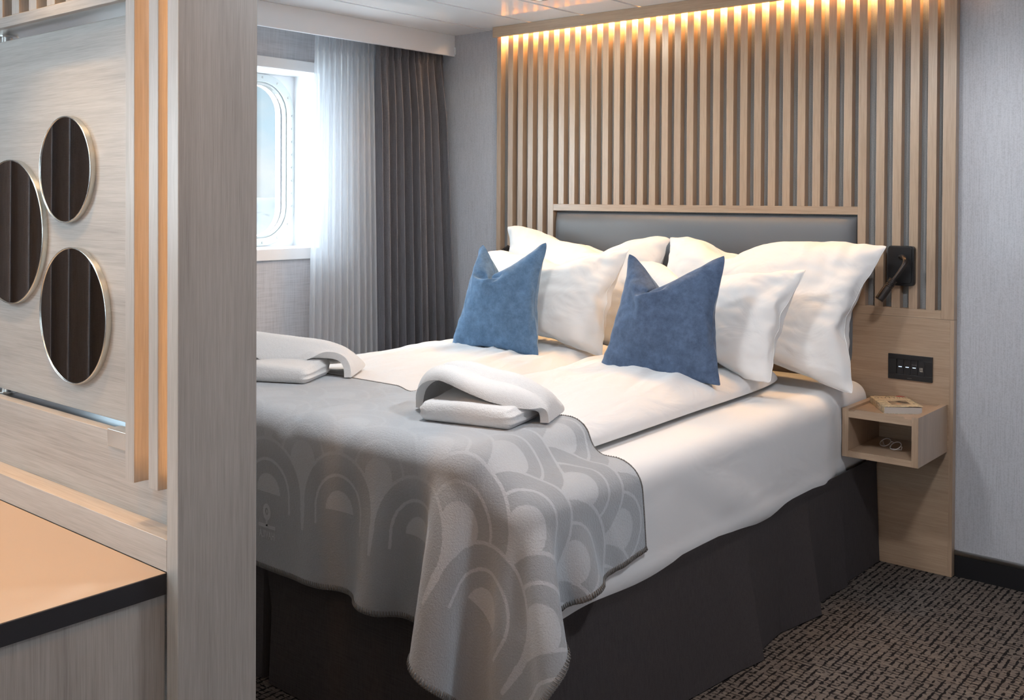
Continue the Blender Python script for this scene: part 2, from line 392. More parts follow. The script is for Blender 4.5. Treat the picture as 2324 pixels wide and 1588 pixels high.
# ------------------------------------------------------------------ slatted headboard wall
FY, BY = 3.730, 3.7622
hb = thing('slatted_wall_panel', 'oak slatted wall panel with a glowing light strip behind the bed', 'wall panel', (-2.18, 3.745, 0))
def slat(z0): return obj('slat', box(None, -.0155, .0155, FY, BY, z0, 2.106), OAK_Z, hb, origin=(0, (FY+BY)/2, (z0+2.106)/2), bevel=.0008)
tall = slat(.935); shrt = slat(1.30)
ft = fs = True
for k in range(-4, 29):
    if k in (0, 24): continue
    cx = -2.931 + k*.06122 + .0155
    base_ = shrt if 0 < k < 24 else tall
    if base_ is tall and ft: o = tall; ft = False
    elif base_ is shrt and fs: o = shrt; fs = False
    else: o = copyo(base_, base_.location, hb)
    loc = base_.location.copy(); loc.x = cx - WL[hb.name].x; o.location = loc
for x0, x1, z0 in ((-3.246, -3.220, .905), (-2.931, -2.898, .935), (-1.467, -1.436, .935), (-1.164, -1.120, .905)):
    obj('stile', box(None, x0, x1, FY-.001, BY, z0, 2.106), OAK_Z, hb, bevel=.001)
obj('rail', box(None, -2.898, -1.467, FY-.001, BY, 1.270, 1.300), OAK_X, hb, bevel=.001)
obj('rail', box(None, -3.220, -1.164, FY-.001, BY, .905, .935), OAK_X, hb, bevel=.001)
obj('lower_board', box(None, -3.246, -1.1335, FY, BY, .001, .9045), OAK_X, hb, bevel=.0008)
obj('edge_strip', box(None, -1.1335, -1.120, FY+.001, BY, .001, .9045), OAK_Z, hb)
bm = box(None, -3.243, XR-.001, 3.692, 3.708, 2.096, CZ-.0004); box(bm, -3.243, -3.228, 3.708, BY, 2.106, CZ-.0004); 
obj('fascia', bm, OAK_X, hb, bevel=.0008)
LEDM = plain('warm_light_strip', (1, .8, .5), .5, emit=(1, .50, .17), es=12)
ls = obj('light_strip', box(None, -3.218, -1.122, 3.752, 3.762, 2.120, 2.124), LEDM, hb)
area('light_strip_glow', (-2.17, 3.744, 2.1185), (0, .0, -1), 2.09, .036, LED_E, (1, .56, .22))

obj('shade_backing_cloth', box(None, -3.22, -1.164, 3.7623, 3.7648, .9, 2.118), linen('grey_cloth_painted_shade', (.30, .31, .315), (.22, .23, .235), rough=.6), hb)  # darker than the wall; shade between the slats painted into its colour
# upholstered headboard: soft rounded slab
PADM = plain('grey_leatherette', (.155, .165, .18), .42, spec=.5, bump=.25, bs=700)
P = []
X0, X1, ZA, ZB = -2.893, -1.472, .70, 1.266
nu, nv = 60, 26
for j in range(nv):
    row = []
    for i in range(nu):
        s = -1+2*i/(nu-1); t = -1+2*j/(nv-1)
        u = math.copysign(1-(1-abs(s))**1.8, s); v = math.copysign(1-(1-abs(t))**1.4, t)
        x = (X0+X1)/2+(X1-X0)/2*u; z = (ZA+ZB)/2+(ZB-ZA)/2*v
        ex = min(x-X0, X1-x); ez = min(z-ZA, ZB-z)
        d = (1-math.exp(-ex/.018))*(1-math.exp(-ez/.016))
        row.append((x, BY-.012-.048*d-.002*fnoise(x*4, z*6), z))
    P.append(row)
vs, fs = grid_mesh(P, nu, nv); 
o = obj('headboard_cushion', (vs, fs), PADM, smooth=True); solid(o, .008, -1); sub(o, 1)
tagd(o, 'long grey padded headboard cushion below the slats', 'headboard')

# ------------------------------------------------------------------ bedside shelf box
n_ = thing('nightstand', 'small floating oak bedside box with an open shelf', 'bedside table', (-1.268, 3.58, .44))
A, B_, C_, D_ = -1.397, -1.139, 3.43, 3.729
obj('side_panel', box(None, A, A+.022, C_, D_, .44, .607), OAK_Z, n_, bevel=.0008)
obj('side_panel', box(None, B_-.022, B_, C_, D_, .44, .607), OAK_Z, n_, bevel=.0008)
obj('bottom_board', box(None, A+.0221, B_-.0221, C_+.0005, D_, .4403, .462), OAK_X, n_, bevel=.0006)
bm = box(None, A+.0221, B_-.0221, C_+.0005, D_, .577, .5985)
pts = [(A+.040, .5984), (A+.047, .6055), (B_-.052, .6055), (B_-.045, .5984)]
v0 = [bm.verts.new((x, C_+.0005, z)) for x, z in pts]; v1 = [bm.verts.new((x, C_+.008, z)) for x, z in pts]
bm.faces.new(v0); bm.faces.new(v1[::-1])
for k in range(4): j = (k+1) % 4; bm.faces.new((v0[j], v0[k], v1[k], v1[j]))
obj('top_board', bm, OAK_X, n_)
obj('back_board', box(None, A+.0221, B_-.0221, D_-.012, D_, .462, .577), OAK_X, n_)

# ------------------------------------------------------------------ book
def text_mesh(s, size, m, name, parent, M4, extrude=.0002, align='CENTER', off=0, sx=1, space=1):
    c = bpy.data.curves.new(name, 'FONT'); c.body = s; c.size = size; c.extrude = extrude; c.align_x = align; c.align_y = 'CENTER'; c.offset = off; c.space_character = space
    t = bpy.data.objects.new('tmp', c); COL.objects.link(t); dg = bpy.context.evaluated_depsgraph_get(); dg.update()
    me = bpy.data.meshes.new_from_object(t.evaluated_get(dg)); bpy.data.objects.remove(t)
    bm = bmesh.new(); bm.from_mesh(me); bmesh.ops.transform(bm, matrix=M4 @ Matrix.Diagonal((sx, 1, 1, 1)), verts=bm.verts)
    return obj(name, bm, m, parent)
BW, BH, BT, BZ = .128, .196, .026, .5987
MB_ = Matrix.Translation((-1.268, 3.585, BZ)) @ Matrix.Rotation(R(34), 4, 'Z')
bk = thing('book', 'cream paperback with dark lettering lying on the bedside box', 'book', (-1.268, 3.585, BZ))
def tb(bm, M4): bmesh.ops.transform(bm, matrix=M4, verts=bm.verts); return bm
m, nt, b = mat('ornamental_book_cover'); n = N(nt, 'ShaderNodeTexNoise'); n.inputs['Scale'].default_value = 28; n.inputs['Detail'].default_value = 2; n.inputs['Distortion'].default_value = 2.5
nt.links.new(coords(nt, (1, 1, 1), False), n.inputs['Vector'])
nt.links.new(ramp(nt, n.outputs['Fac'], [(.40, (.50, .42, .28)), (.47, (.26, .24, .18)), (.50, (.62, .53, .36)), (.62, (.66, .56, .38)), (.66, (.40, .36, .27))]), b.inputs['Base Color']); b.inputs['Roughness'].default_value = .5
COVER = m
CREAM = plain('cream_cover_field', (.62, .52, .36), .5); PAPER = plain('paper_block', (.50, .46, .42), .9, bump=.4, bs=900)
INK = plain('dark_ink', (.04, .03, .03), .6); REDI = plain('red_sticker', (.42, .03, .03), .5); BROWNI = plain('brown_ink', (.30, .16, .09), .6)
bm = box(None, -BW/2+.002, BW/2-.003, -BH/2+.002, BH/2-.002, .0008, BT-.004); obj('page_block', tb(bm, MB_), PAPER, bk)
obj('back_cover', tb(box(None, -BW/2, BW/2, -BH/2, BH/2, 0, .0008), MB_), COVER, bk)
obj('spine', tb(box(None, -BW/2-.001, -BW/2+.0018, -BH/2, BH/2, 0, BT-.003), MB_), COVER, bk, bevel=.0008)
P = []
def cov(u, v, dz=0):    # front cover curling up towards its free edge
    z = BT-.0035 + .0045*max(0, u)**1.5*(1.1-.5*v) - .0035*max(0, u-.8)*4*(.5+.5*v)
    return MB_ @ Vector((-BW/2+BW*u, -BH/2+BH*v, z+dz))
o = obj('front_cover', grid_mesh([[cov(i/20, j/20) for i in range(21)] for j in range(21)], 21, 21), COVER, bk, smooth=True); solid(o, .0006, 1)
def patch(name, u0, u1, v0, v1, m, dz): return obj(name, grid_mesh([[cov(u0+(u1-u0)*i/10, v0+(v1-v0)*j/10, dz) for i in range(11)] for j in range(11)], 11, 11), m, bk)
patch('title_field', .14, .97, .64, .90, CREAM, .0008)
patch('picture_border', .24, .80, .17, .56, CREAM, .0008)
m, nt, b = mat('muted_cover_picture'); n = N(nt, 'ShaderNodeTexNoise'); n.inputs['Scale'].default_value = 22; nt.links.new(coords(nt, (1, 1, 1), False), n.inputs['Vector'])
nt.links.new(ramp(nt, n.outputs['Fac'], [(.38, (.03, .025, .02)), (.46, (.16, .12, .08)), (.56, (.30, .25, .18)), (.66, (.50, .30, .19))]), b.inputs['Base Color']); b.inputs['Roughness'].default_value = .5
patch('cover_picture', .27, .77, .195, .535, m, .0011)
def cover_text(s, name, size, u, v, m, sx=1, space=1):
    c = bpy.data.curves.new(name, 'FONT'); c.body = s; c.size = size; c.align_x = 'CENTER'; c.align_y = 'CENTER'; c.space_character = space; c.offset = 0
    t = bpy.data.objects.new('tmp', c); COL.objects.link(t); dg = bpy.context.evaluated_depsgraph_get(); dg.update()
    me = bpy.data.meshes.new_from_object(t.evaluated_get(dg)); bpy.data.objects.remove(t)
    bm = bmesh.new(); bm.from_mesh(me)
    for q in bm.verts:
        q.co = cov(u+q.co.x*sx/BW, v+q.co.y/BH, .0013)
    return obj(name, bm, m, bk)
cover_text('LARS', 'author_lettering', .0125, .50, .885, INK, 1.15, 1.2)
cover_text('MYTTING', 'author_lettering', .024, .55, .805, INK, .98, 1.1)
cover_text('THE BELL IN THE LAKE', 'title_lettering', .0100, .56, .715, BROWNI, .80, 1.0)
bm = bmesh.new(); vv = [bm.verts.new(cov(.80+.13*math.cos(2*PI*k/24), .945+.045*math.sin(2*PI*k/24), .0015)) for k in range(24)]; bm.faces.new(vv)
obj('sticker', bm, REDI, bk)

# ------------------------------------------------------------------ spectacles in the box
SP = bpy.data.materials.new('clear_grey_plastic'); SP.use_nodes = True; b = SP.node_tree.nodes['Principled BSDF']
b.inputs['Base Color'].default_value = (.62, .60, .60, 1); b.inputs['Roughness'].default_value = .15; b.inputs['Alpha'].default_value = .75
g = thing('eyeglasses', 'clear framed round eyeglasses inside the bedside box', 'glasses', (-1.285, 3.54, .463))
MG = Matrix.Translation((-1.283, 3.545, .466)) @ Matrix.Rotation(R(-32), 4, 'Z') @ Matrix.Rotation(R(-52), 4, 'X')
def lensring(cx):
    pts = [MG @ Vector((cx+.0215*math.cos(2*PI*k/36), 0, .0185+.0185*math.sin(2*PI*k/36))) for k in range(37)]
    return tube(pts, .0017, 8, None, False)
obj('lens_rim', lensring(-.027), SP, g, smooth=True); obj('lens_rim', lensring(.027), SP, g, smooth=True)
obj('bridge', tube([MG @ Vector(p) for p in ((-.0085, 0, .026), (-.004, 0, .030), (.004, 0, .030), (.0085, 0, .026))], .0016, 8), SP, g, smooth=True)
obj('temple', tube([MG @ Vector(p) for p in ((.047, 0, .025), (.051, .004, .024), (.048, .012, .018), (.0, .016, .012), (-.07, .014, .004))], .0017, 8), SP, g, smooth=True)
obj('temple', tube([MG @ Vector(p) for p in ((-.047, 0, .025), (-.051, .004, .024), (-.048, .018, .018), (.0, .022, .012), (.06, .020, .004))], .0017, 8), SP, g, smooth=True)

# ------------------------------------------------------------------ switch plate
sw = thing('switch_plate', 'black wall plate with lit switches and usb socket', 'switch', (-1.268, FY, .677))
def yrect(x0, x1, z0, z1, y0, y1): return box(None, x0, x1, y0, y1, z0, z1)
bm = bmesh.new()
for seg in ((-1.346, -1.190, .751, .768), (-1.346, -1.190, .678, .697), (-1.346, -1.316, .697, .751), (-1.216, -1.190, .697, .751)): box(bm, seg[0], seg[1], FY-.008, FY-.0005, seg[2], seg[3])
obj('frame', bm, BLACK, sw, bevel=.0006)
LIT = plain('switch_indicator', (.6, .75, 1), .5, emit=(.62, .78, 1), es=1.4)
GREYI = plain('grey_print', (.22, .19, .19), .6); TIN = plain('tin_contacts', (.62, .58, .50), .4, .6)
MZ = Matrix.Rotation(R(90), 4, 'X')
for k in range(4):
    x0 = -1.3155+k*.0248
    o = obj('switch_key', box(None, x0+.0004, x0+.0244, FY-.0055, FY-.0005, .6975, .7505), BLACK, sw, bevel=.0004)
    if k < 3: obj('indicator', box(None, x0+.0065, x0+.018, FY-.0062, FY-.0054, .7225, .7247), LIT, o)
    else:
        bm = bmesh.new()
        for a in (.007, .0115, .0155): box(bm, x0+a, x0+a+.0017, FY-.0062, FY-.0054, .7165, .7265)
        box(bm, x0+.007, x0+.018, FY-.0062, FY-.0054, .7125, .7148)
        obj('usb_contacts', bm, TIN, o)
    if k == 2: text_mesh('MASTER', .0048, GREYI, 'lettering', o, Matrix.Translation((x0+.0124, FY-.0058, .7335)) @ MZ)
obj('maker_mark', box(None, -1.277, -1.261, FY-.0085, FY-.0079, .6838, .6848), GREYI, sw)

# ------------------------------------------------------------------ reading lamps
BRZ = plain('bronze_black_metal', (.035, .028, .025), .28, .6)
def reading_lamp(x0, label, pts, head):
    t = thing('reading_lamp', label, 'wall lamp', (x0+.048, FY, 1.015), 'reading lamps on the slats')
    def plate(a0, a1, c0, c1, r, y0, y1):
        lp = rrect(a0, a1, c0, c1, r, 8); bm = bmesh.new()
        va = [bm.verts.new((p[0], y0, p[1])) for p in lp]; vb = [bm.verts.new((p[0], y1, p[1])) for p in lp]
        bm.faces.new(va); bm.faces.new(vb[::-1])
        for k in range(len(lp)): j = (k+1) % len(lp); bm.faces.new((va[j], va[k], vb[k], vb[j]))
        return bm
    obj('backplate', plate(x0, x0+.094, 1.017, 1.160, .012, FY-.020, FY-.0005), BLACK, t, bevel=.0012)
    obj('cover_plate', plate(x0+.001, x0+.086, 1.026, 1.157, .010, FY-.0245, FY-.0205), BLACK, t, bevel=.001)
    # smooth arm
    P = [Vector(p) for p in pts]; Q = []
    for i in range(len(P)-1):
        p0, p1, p2, p3 = P[max(i-1, 0)], P[i], P[i+1], P[min(i+2, len(P)-1)]
        for k in range(6):
            u = k/6; Q.append(.5*((2*p1)+(-p0+p2)*u+(2*p0-5*p1+4*p2-p3)*u*u+(-p0+3*p1-3*p2+p3)*u**3))
    Q.append(P[-1])
    obj('arm', tube(Q, [.0085 - .0022*abs(2*i/len(Q)-1) for i in range(len(Q))], 16), BRZ, t, smooth=True)
    a, c = Vector(head[0]), Vector(head[1]); d = (c-a).normalized(); bm = bmesh.new(); path = []; rad = []
    Ln = (c-a).length; fins = .032
    for k in range(6):
        s = k*fins/6
        for q, r_ in ((0, .0115), (.0003, .0150), (.0026, .0150), (.0029, .0115)): path.append(a+d*(s+q)); rad.append(r_)
    path += [a+d*fins, a+d*(fins+.0005), a+d*(Ln-.001), a+d*Ln, a+d*(Ln+.0001)]; rad += [.0115, .0155, .0155, .0148, .010]
    h = obj('lamp_head', tube(path, rad, 28, bm), BRZ, t)
    for p in h.data.polygons: p.use_smooth = False
    obj('lens', tube([c+d*.0002, c+d*.0008], .010, 20), plain('dark_lens', (.05, .05, .05), .1), t)
    return t
reading_lamp(-1.347, 'black reading lamp mounted right of the pillows above the bedside box',
    [(-1.302, 3.706, 1.121), (-1.296, 3.695, 1.122), (-1.282, 3.678, 1.123), (-1.268, 3.662, 1.113), (-1.267, 3.652, 1.097), (-1.276, 3.645, 1.078), (-1.287, 3.638, 1.058), (-1.299, 3.631, 1.040)],
    ((-1.298, 3.632, 1.042), (-1.336, 3.600, .972)))
reading_lamp(-3.100, 'black reading lamp half hidden behind the left back pillow',
    [(-3.052, 3.706, 1.121), (-3.058, 3.695, 1.122), (-3.066, 3.678, 1.120), (-3.076, 3.662, 1.112), (-3.086, 3.652, 1.100), (-3.094, 3.645, 1.092)],
    ((-3.090, 3.646, 1.095), (-3.160, 3.612, 1.040)))

# ------------------------------------------------------------------ desk
dk = thing('desk', 'built in desk with tan top and dark edge', 'desk', (-2.0, .55, 0))
TOPM = plain('taupe_laminate', (.37, .315, .26), .38, bump=.12, bs=1200); EDGE = plain('charcoal_edge_band', (.020, .021, .026), .5)
obj('desktop', box(None, -2.75, -1.396, .28, .8445, .7175, .7492), EDGE, dk, bevel=.0008)
obj('top_laminate', box(None, -2.7492, -1.3968, .2808, .8440, .7492, .7502), TOPM, dk)
obj('side_panel', box(None, -1.430, -1.400, .30, .8440, 0.001, .7172), ASH_Z, dk)
obj('side_panel', box(None, -2.745, -2.715, .30, .8440, 0.001, .7172), ASH_Z, dk)
for k in range(3):
    d_ = obj('drawer', box(None, -2.71+.0, -2.25, .285, .305, .10+k*.205, .10+k*.205+.2), ASH_X, dk, bevel=.001)
    obj('handle', box(None, -2.56, -2.40, .272, .2845, .27+k*.205, .276+k*.205), METAL, d_)
obj('drawer_carcass', box(None, -2.714, -2.245, .306, .83, .09, .716), ASH_Z, dk)

# ------------------------------------------------------------------ slatted room divider behind the desk
dv = thing('room_divider', 'oak room divider with post, slats and ledge beside the desk', 'partition', (-2.0, .9, 0))
obj('post', box(None, -1.396, -1.3655, .845, .986, .001, CZ-.001), ASH_Z, dv, bevel=.0012)
obj('ledge_front', box(None, -2.75, -1.3965, .8452, .858, .7505, .800), ASH_X, dv, bevel=.0008)
obj('ledge_top', box(None, -2.75, -1.3965, .8582, .8845, .780, .7995), ASH_X, dv)
obj('lower_panel', box(None, -2.75, -1.3965, .885, .905, .001, .924), ASH_X, dv, bevel=.0006)
for x0, x1 in ((-1.523, -1.496), (-1.4535, -1.4265)):
    obj('slat', box(None, x0, x1, .848, .8845, .868, CZ-.001), ASH_Z, dv, bevel=.001)
obj('lower_track', box(None, -2.75, -1.3965, .9055, .955, .9, .9225), DARKM, dv)
obj('clip', box(None, -1.640, -1.560, .8805, .8848, .899, .9285), METAL, dv, bevel=.0008)
obj('clip', box(None, -1.640, -1.560, .8848, .906, .9245, .9285), METAL, dv)
# upper grille
obj('upper_rail', box(None, -2.75, -1.530, .872, .8845, 1.645, 1.665), ASH_X, dv, bevel=.0008)
obj('upper_track', box(None, -2.75, -1.530, .885, .957, 1.646, 1.664), METAL, dv)
for k in range(14):
    x0 = -1.779+.0+.040 - k*.0705
    if x0 < -2.72: break
    obj('slat', box(None, x0-.030, x0, .8722, .905, 1.6652, CZ-.001), ASH_Z, dv)
obj('upper_panel', box(None, -2.75, -1.530, .9055, .918, 1.6645, CZ-.001), ASH_X, dv)
DLED = plain('amber_light_strip', (1, .7, .4), .5, emit=(1, .46, .14), es=8)
obj('light_strip', box(None, -2.74, -1.40, .860, .866, CZ-.010, CZ-.006), DLED, dv)
area('divider_strip_glow', (-2.07, .867, CZ-.012), (0, 0, -1), 1.33, .028, DIV_E, (1, .48, .15))
for x1 in (-1.3962, -1.4537):      # unseen strips added in the gaps to turn the slat sides orange
    obj('light_strip', box(None, x1-.0008, x1, .872, .878, .88, 2.10), DLED, dv)
    area('added_gap_glow', (x1-.0012, .875, 1.49), (-1, 0, 0), .005, 1.20, GAP_E, (1, .36, .09))
# pivoting mirror board
mb = thing('mirror_board', 'pale oak hanging board carrying three round mirrors', 'board', (-2.10, .925, .9275))
obj('board', box(None, -2.72, -1.53, .915, .938, .932, 1.6325), ASH_X, mb, bevel=.0008)
for z0, z1 in ((.9228, .932), (1.6325, 1.6458)):
    obj('pivot', tube([(-2.125, .9265, z0), (-2.125, .9265, z1)], .0105, 20), METAL, mb, smooth=False)
obj('pivot_collar', tube([(-2.125, .9265, .9228), (-2.125, .9265, .9262)], .022, 24), METAL, mb)
obj('pivot_collar', tube([(-2.125, .9265, 1.6422), (-2.125, .9265, 1.6458)], .022, 24), METAL, mb)
MIR = plain('mirror_glass', (.60, .63, .63), .015, 1); RIM = plain('steel_rim', (.70, .72, .69), .25, 1)
def mirror(x, z, r, label):
    t = thing('round_mirror', label, 'mirror', (x, .915, z-r), 'round mirrors on the board')
    y1, y0 = .9148, .9035
    obj('mirror_glass', tube([(x, y1, z), (x, y0+.0018, z)], r-.003, 96), MIR, t)
    bm = bmesh.new(); sec = [(r-.003, y0+.0022), (r-.0025, y0+.0004), (r-.0012, y0), (r-.0002, y0+.0008), (r, y0+.002), (r, y1)]
    n = 96; rings = [[bm.verts.new((x+q*math.cos(2*PI*k/n), yy, z+q*math.sin(2*PI*k/n))) for k in range(n)] for q, yy in sec]
    for a, c in zip(rings, rings[1:]):
        for k in range(n): j = (k+1) % n; bm.faces.new((a[k], a[j], c[j], c[k]))
    obj('rim', bm, RIM, t, smooth=True)
mirror(-1.841, 1.371, .0985, 'smallest round mirror, above the right one on the board')
mirror(-2.067, 1.251, .143, 'largest round mirror, cut off by the left picture edge')
mirror(-1.813, 1.104, .125, 'middle sized round mirror, lowest on the board')

# ------------------------------------------------------------------ curtains
SHEER = bpy.data.materials.new('sheer_voile'); SHEER.use_nodes = True; nt = SHEER.node_tree; nt.nodes.clear()
o_ = N(nt, 'ShaderNodeOutputMaterial'); tr = N(nt, 'ShaderNodeBsdfTransparent'); tl = N(nt, 'ShaderNodeBsdfTranslucent'); df = N(nt, 'ShaderNodeBsdfDiffuse')
tl.inputs['Color'].default_value = (.80, .84, .88, 1); df.inputs['Color'].default_value = (.62, .64, .68, 1)
m1 = N(nt, 'ShaderNodeMixShader'); m1.inputs[0].default_value = .5; m2 = N(nt, 'ShaderNodeMixShader')
nt.links.new(df.outputs[0], m1.inputs[1]); nt.links.new(tl.outputs[0], m1.inputs[2])
nz = N(nt, 'ShaderNodeTexNoise'); nz.inputs['Scale'].default_value = 1; nz.inputs['Detail'].default_value = 3
nt.links.new(coords(nt, (300, 300, 14), False), nz.inputs['Vector'])
mr = N(nt, 'ShaderNodeMapRange'); mr.inputs['To Min'].default_value = .62; mr.inputs['To Max'].default_value = .92; nt.links.new(nz.outputs['Fac'], mr.inputs[0])
nt.links.new(mr.outputs[0], m2.inputs[0]); nt.links.new(tr.outputs[0], m2.inputs[1]); nt.links.new(m1.outputs[0], m2.inputs[2]); nt.links.new(m2.outputs[0], o_.inputs[0])
DRAPE = linen('charcoal_drape_cloth', (.19, .185, .20), (.12, .118, .13), s=1.6, rough=.7, spec=.25, bump=.5)
def curtain(name, label, m, y0t, y1t, y0b, y1b, zt, zb, xc, amp, nf, seed, xbulge=lambda s, t: 0, thick=0, sharp=.6, nu=360, nv=56):
    rg = random.Random(seed); ph = [rg.uniform(-.5, .5) for _ in range(nf+4)]; am = [rg.uniform(.65, 1.25) for _ in range(nf+4)]
    def pl(a, q): i = max(0, min(len(a)-2, int(q))); f = q-i; f = f*f*(3-2*f); return a[i]*(1-f)+a[i+1]*f
    P = []
    for j in range(nv):
        t = (j/(nv-1))**1.5; z = zt + (zb-zt)*t; row = []
        for i in range(nu):
            s = i/(nu-1); q = s*nf
            hd = 1-min(1, (zt-z)/.085)              # gathered heading
            a = amp*pl(am, q)*(.35+.65*min(1, (zt-z)/.35))*(1+.25*t)
            w = math.sin(2*PI*(q+.35*pl(ph, q)*(1+.2*math.sin(3*t+q))))
            w = math.copysign(abs(w)**sharp, w)
            hdw = math.sin(2*PI*q*2.7+seed)*.006*(1-abs(2*hd-1))**.3*(hd > 0) if hd > 0 else 0
            x = xc + a*w + hdw + xbulge(s, t) - (.004 if .12 < hd < .3 else 0)
            y = (y0t*(1-t)+y0b*t)*(1-s) + (y1t*(1-t)+y1b*t)*s + .35*a*math.cos(2*PI*q)*.5
            row.append((x, y, z))
        P.append(row)
    o = obj(name, grid_mesh(P, nu, nv), m, smooth=True)
    if thick: solid(o, thick, 0)
    return tagd(o, label, 'curtain')
c1 = curtain('sheer_curtain', 'white see-through curtain hanging at the ship window', SHEER, 2.965, 3.335, 2.925, 3.385, 2.075, .02, -3.672, .016, 11, 3, sharp=.8)
c2 = curtain('dark_curtain', 'charcoal blackout curtain bunched against the bed wall', DRAPE, 3.318, 3.735, 3.350, 3.748, 2.075, .02, -3.655, .036, 10, 8,
    lambda s, t: .03*s + .12*s**2*t**.8, thick=.003, sharp=.9)
c3 = curtain('dark_curtain', 'charcoal curtain beside the desk window, seen only in the mirrors', DRAPE, -.52, .70, -.50, .72, 2.075, .02, -3.67, .045, 17, 21, thick=.003)

# ------------------------------------------------------------------ ceiling lamps
LAMPG = plain('lamp_diffuser', (1, 1, 1), .5, emit=(1, .86, .66), es=6)
CHR = plain('lamp_ring', (.8, .8, .8), .25, 1)
def downlight(x, y, e, col, label, ang=176, blend=.25, r=.035, d=(0, 0, -1), em=True):
    t = thing('ceiling_light', label, 'ceiling light', (x, y, CZ-.012), 'ceiling downlights')
    bm = bmesh.new(); n = 40; secs = [(r+.012, CZ-.0005), (r+.012, CZ-.004), (r+.002, CZ-.006), (r, CZ-.003)]
    rings = [[bm.verts.new((x+q*math.cos(2*PI*k/n), y+q*math.sin(2*PI*k/n), zz)) for k in range(n)] for q, zz in secs]
    for a, c in zip(rings, rings[1:]):
        for k in range(n): j = (k+1) % n; bm.faces.new((a[k], a[j], c[j], c[k]))
    obj('trim_ring', bm, CHR, t, smooth=True)
    obj('diffuser', tube([(x, y, CZ-.0005), (x, y, CZ-.0025)], r, 32), LAMPG, t)
    spot('downlight_beam', (x, y, CZ-.012), d, e, col, ang, blend, max(r, .09) if ang > 150 else r)
for a in DOWN: downlight(*a)
# ------------------------------------------------------------------ bed
BX0, BX1, BYF, BYH = -3.00, -1.385, 1.700, 3.722
SKIRT = linen('dark_brown_grey_skirt_cloth', (.066, .058, .058), (.044, .039, .040), s=2.2, rough=.85, spec=.2, bump=.4, axes=(0, 2))
bed = thing('bed_base', 'bed base wrapped in a dark pleated valance', 'bed', ((BX0+BX1)/2, (BYF+BYH)/2, 0))
obj('box_frame', box(None, BX0+.05, BX1-.05, BYF+.06, BYH-.02, .02, .333), plain('black_felt', (.02, .02, .02), .9), bed)
def pw(x, pts):
    for (a, fa), (c, fc) in zip(pts, pts[1:]):
        if x <= c: t = max(0, (x-a)/(c-a)); return fa+(fc-fa)*t
    return pts[-1][1]
PRY = [(1.70, .004), (2.0, .016), (2.36, .020), (2.60, .046), (2.70, .062), (2.712, .030), (2.9, .018), (3.05, .046), (3.115, .058), (3.130, .012), (3.3, .010), (3.40, .026), (3.415, .008), (3.60, .012), (3.72, .016)]
PRX = [(-3.0, .01), (-2.70, .014), (-2.40, .018), (-2.318, .006), (-2.312, -.048), (-2.284, -.052), (-2.279, .012), (-2.1, .016), (-1.8, .010), (-1.385, .004)]
path = []      # perimeter points (x, y, nx, ny, profile)
sy = sorted(set(list(np.linspace(BYF+.03, BYH, 170)) + [p for a, _ in PRY for p in (a, a+.002) if a > BYF+.03]))
for y in reversed(sy): path.append((BX1, y, 1, 0, pw(y, PRY)))
for k in range(1, 8): a = PI/2*k/8; path.append((BX1-.03+.03*math.cos(a), BYF+.03-.03*math.sin(a), math.cos(a), -math.sin(a), .006))
sx = sorted(set(list(np.linspace(BX0+.03, BX1-.03, 110)) + [p for a, _ in PRX for p in (a, a+.002) if BX0+.03 < a < BX1-.03]))
for x in reversed(sx): path.append((x, BYF, 0, -1, pw(x, PRX)))
for k in range(1, 8): a = PI/2*k/8; path.append((BX0+.03-.03*math.sin(a), BYF+.03-.03*math.cos(a), -math.sin(a), -math.cos(a), .006))
for y in np.linspace(BYF+.03, BYH, 40): path.append((BX0, y, -1, 0, .01+.008*math.sin(y*9)))
P = []
for j in range(26):
    z = .388 - (.388-.004)*j/25; row = []
    for (x, y, a, c, pr) in path:
        q = max(0, (.362-z)/.362)
        off = pr*q**1.15 + .0035*fnoise(x*5+z*2, y*5, z*3)*q + (.004 if z > .364 else 0) - .0
        row.append((x+a*off, y+c*off, z))
    P.append(row)
o = obj('valance', grid_mesh(P, len(path), 26), SKIRT, bed); solid(o, .003, -1)
for p in o.data.polygons: p.use_smooth = True
sm = o.modifiers.new('split', 'EDGE_SPLIT'); sm.split_angle = R(50)

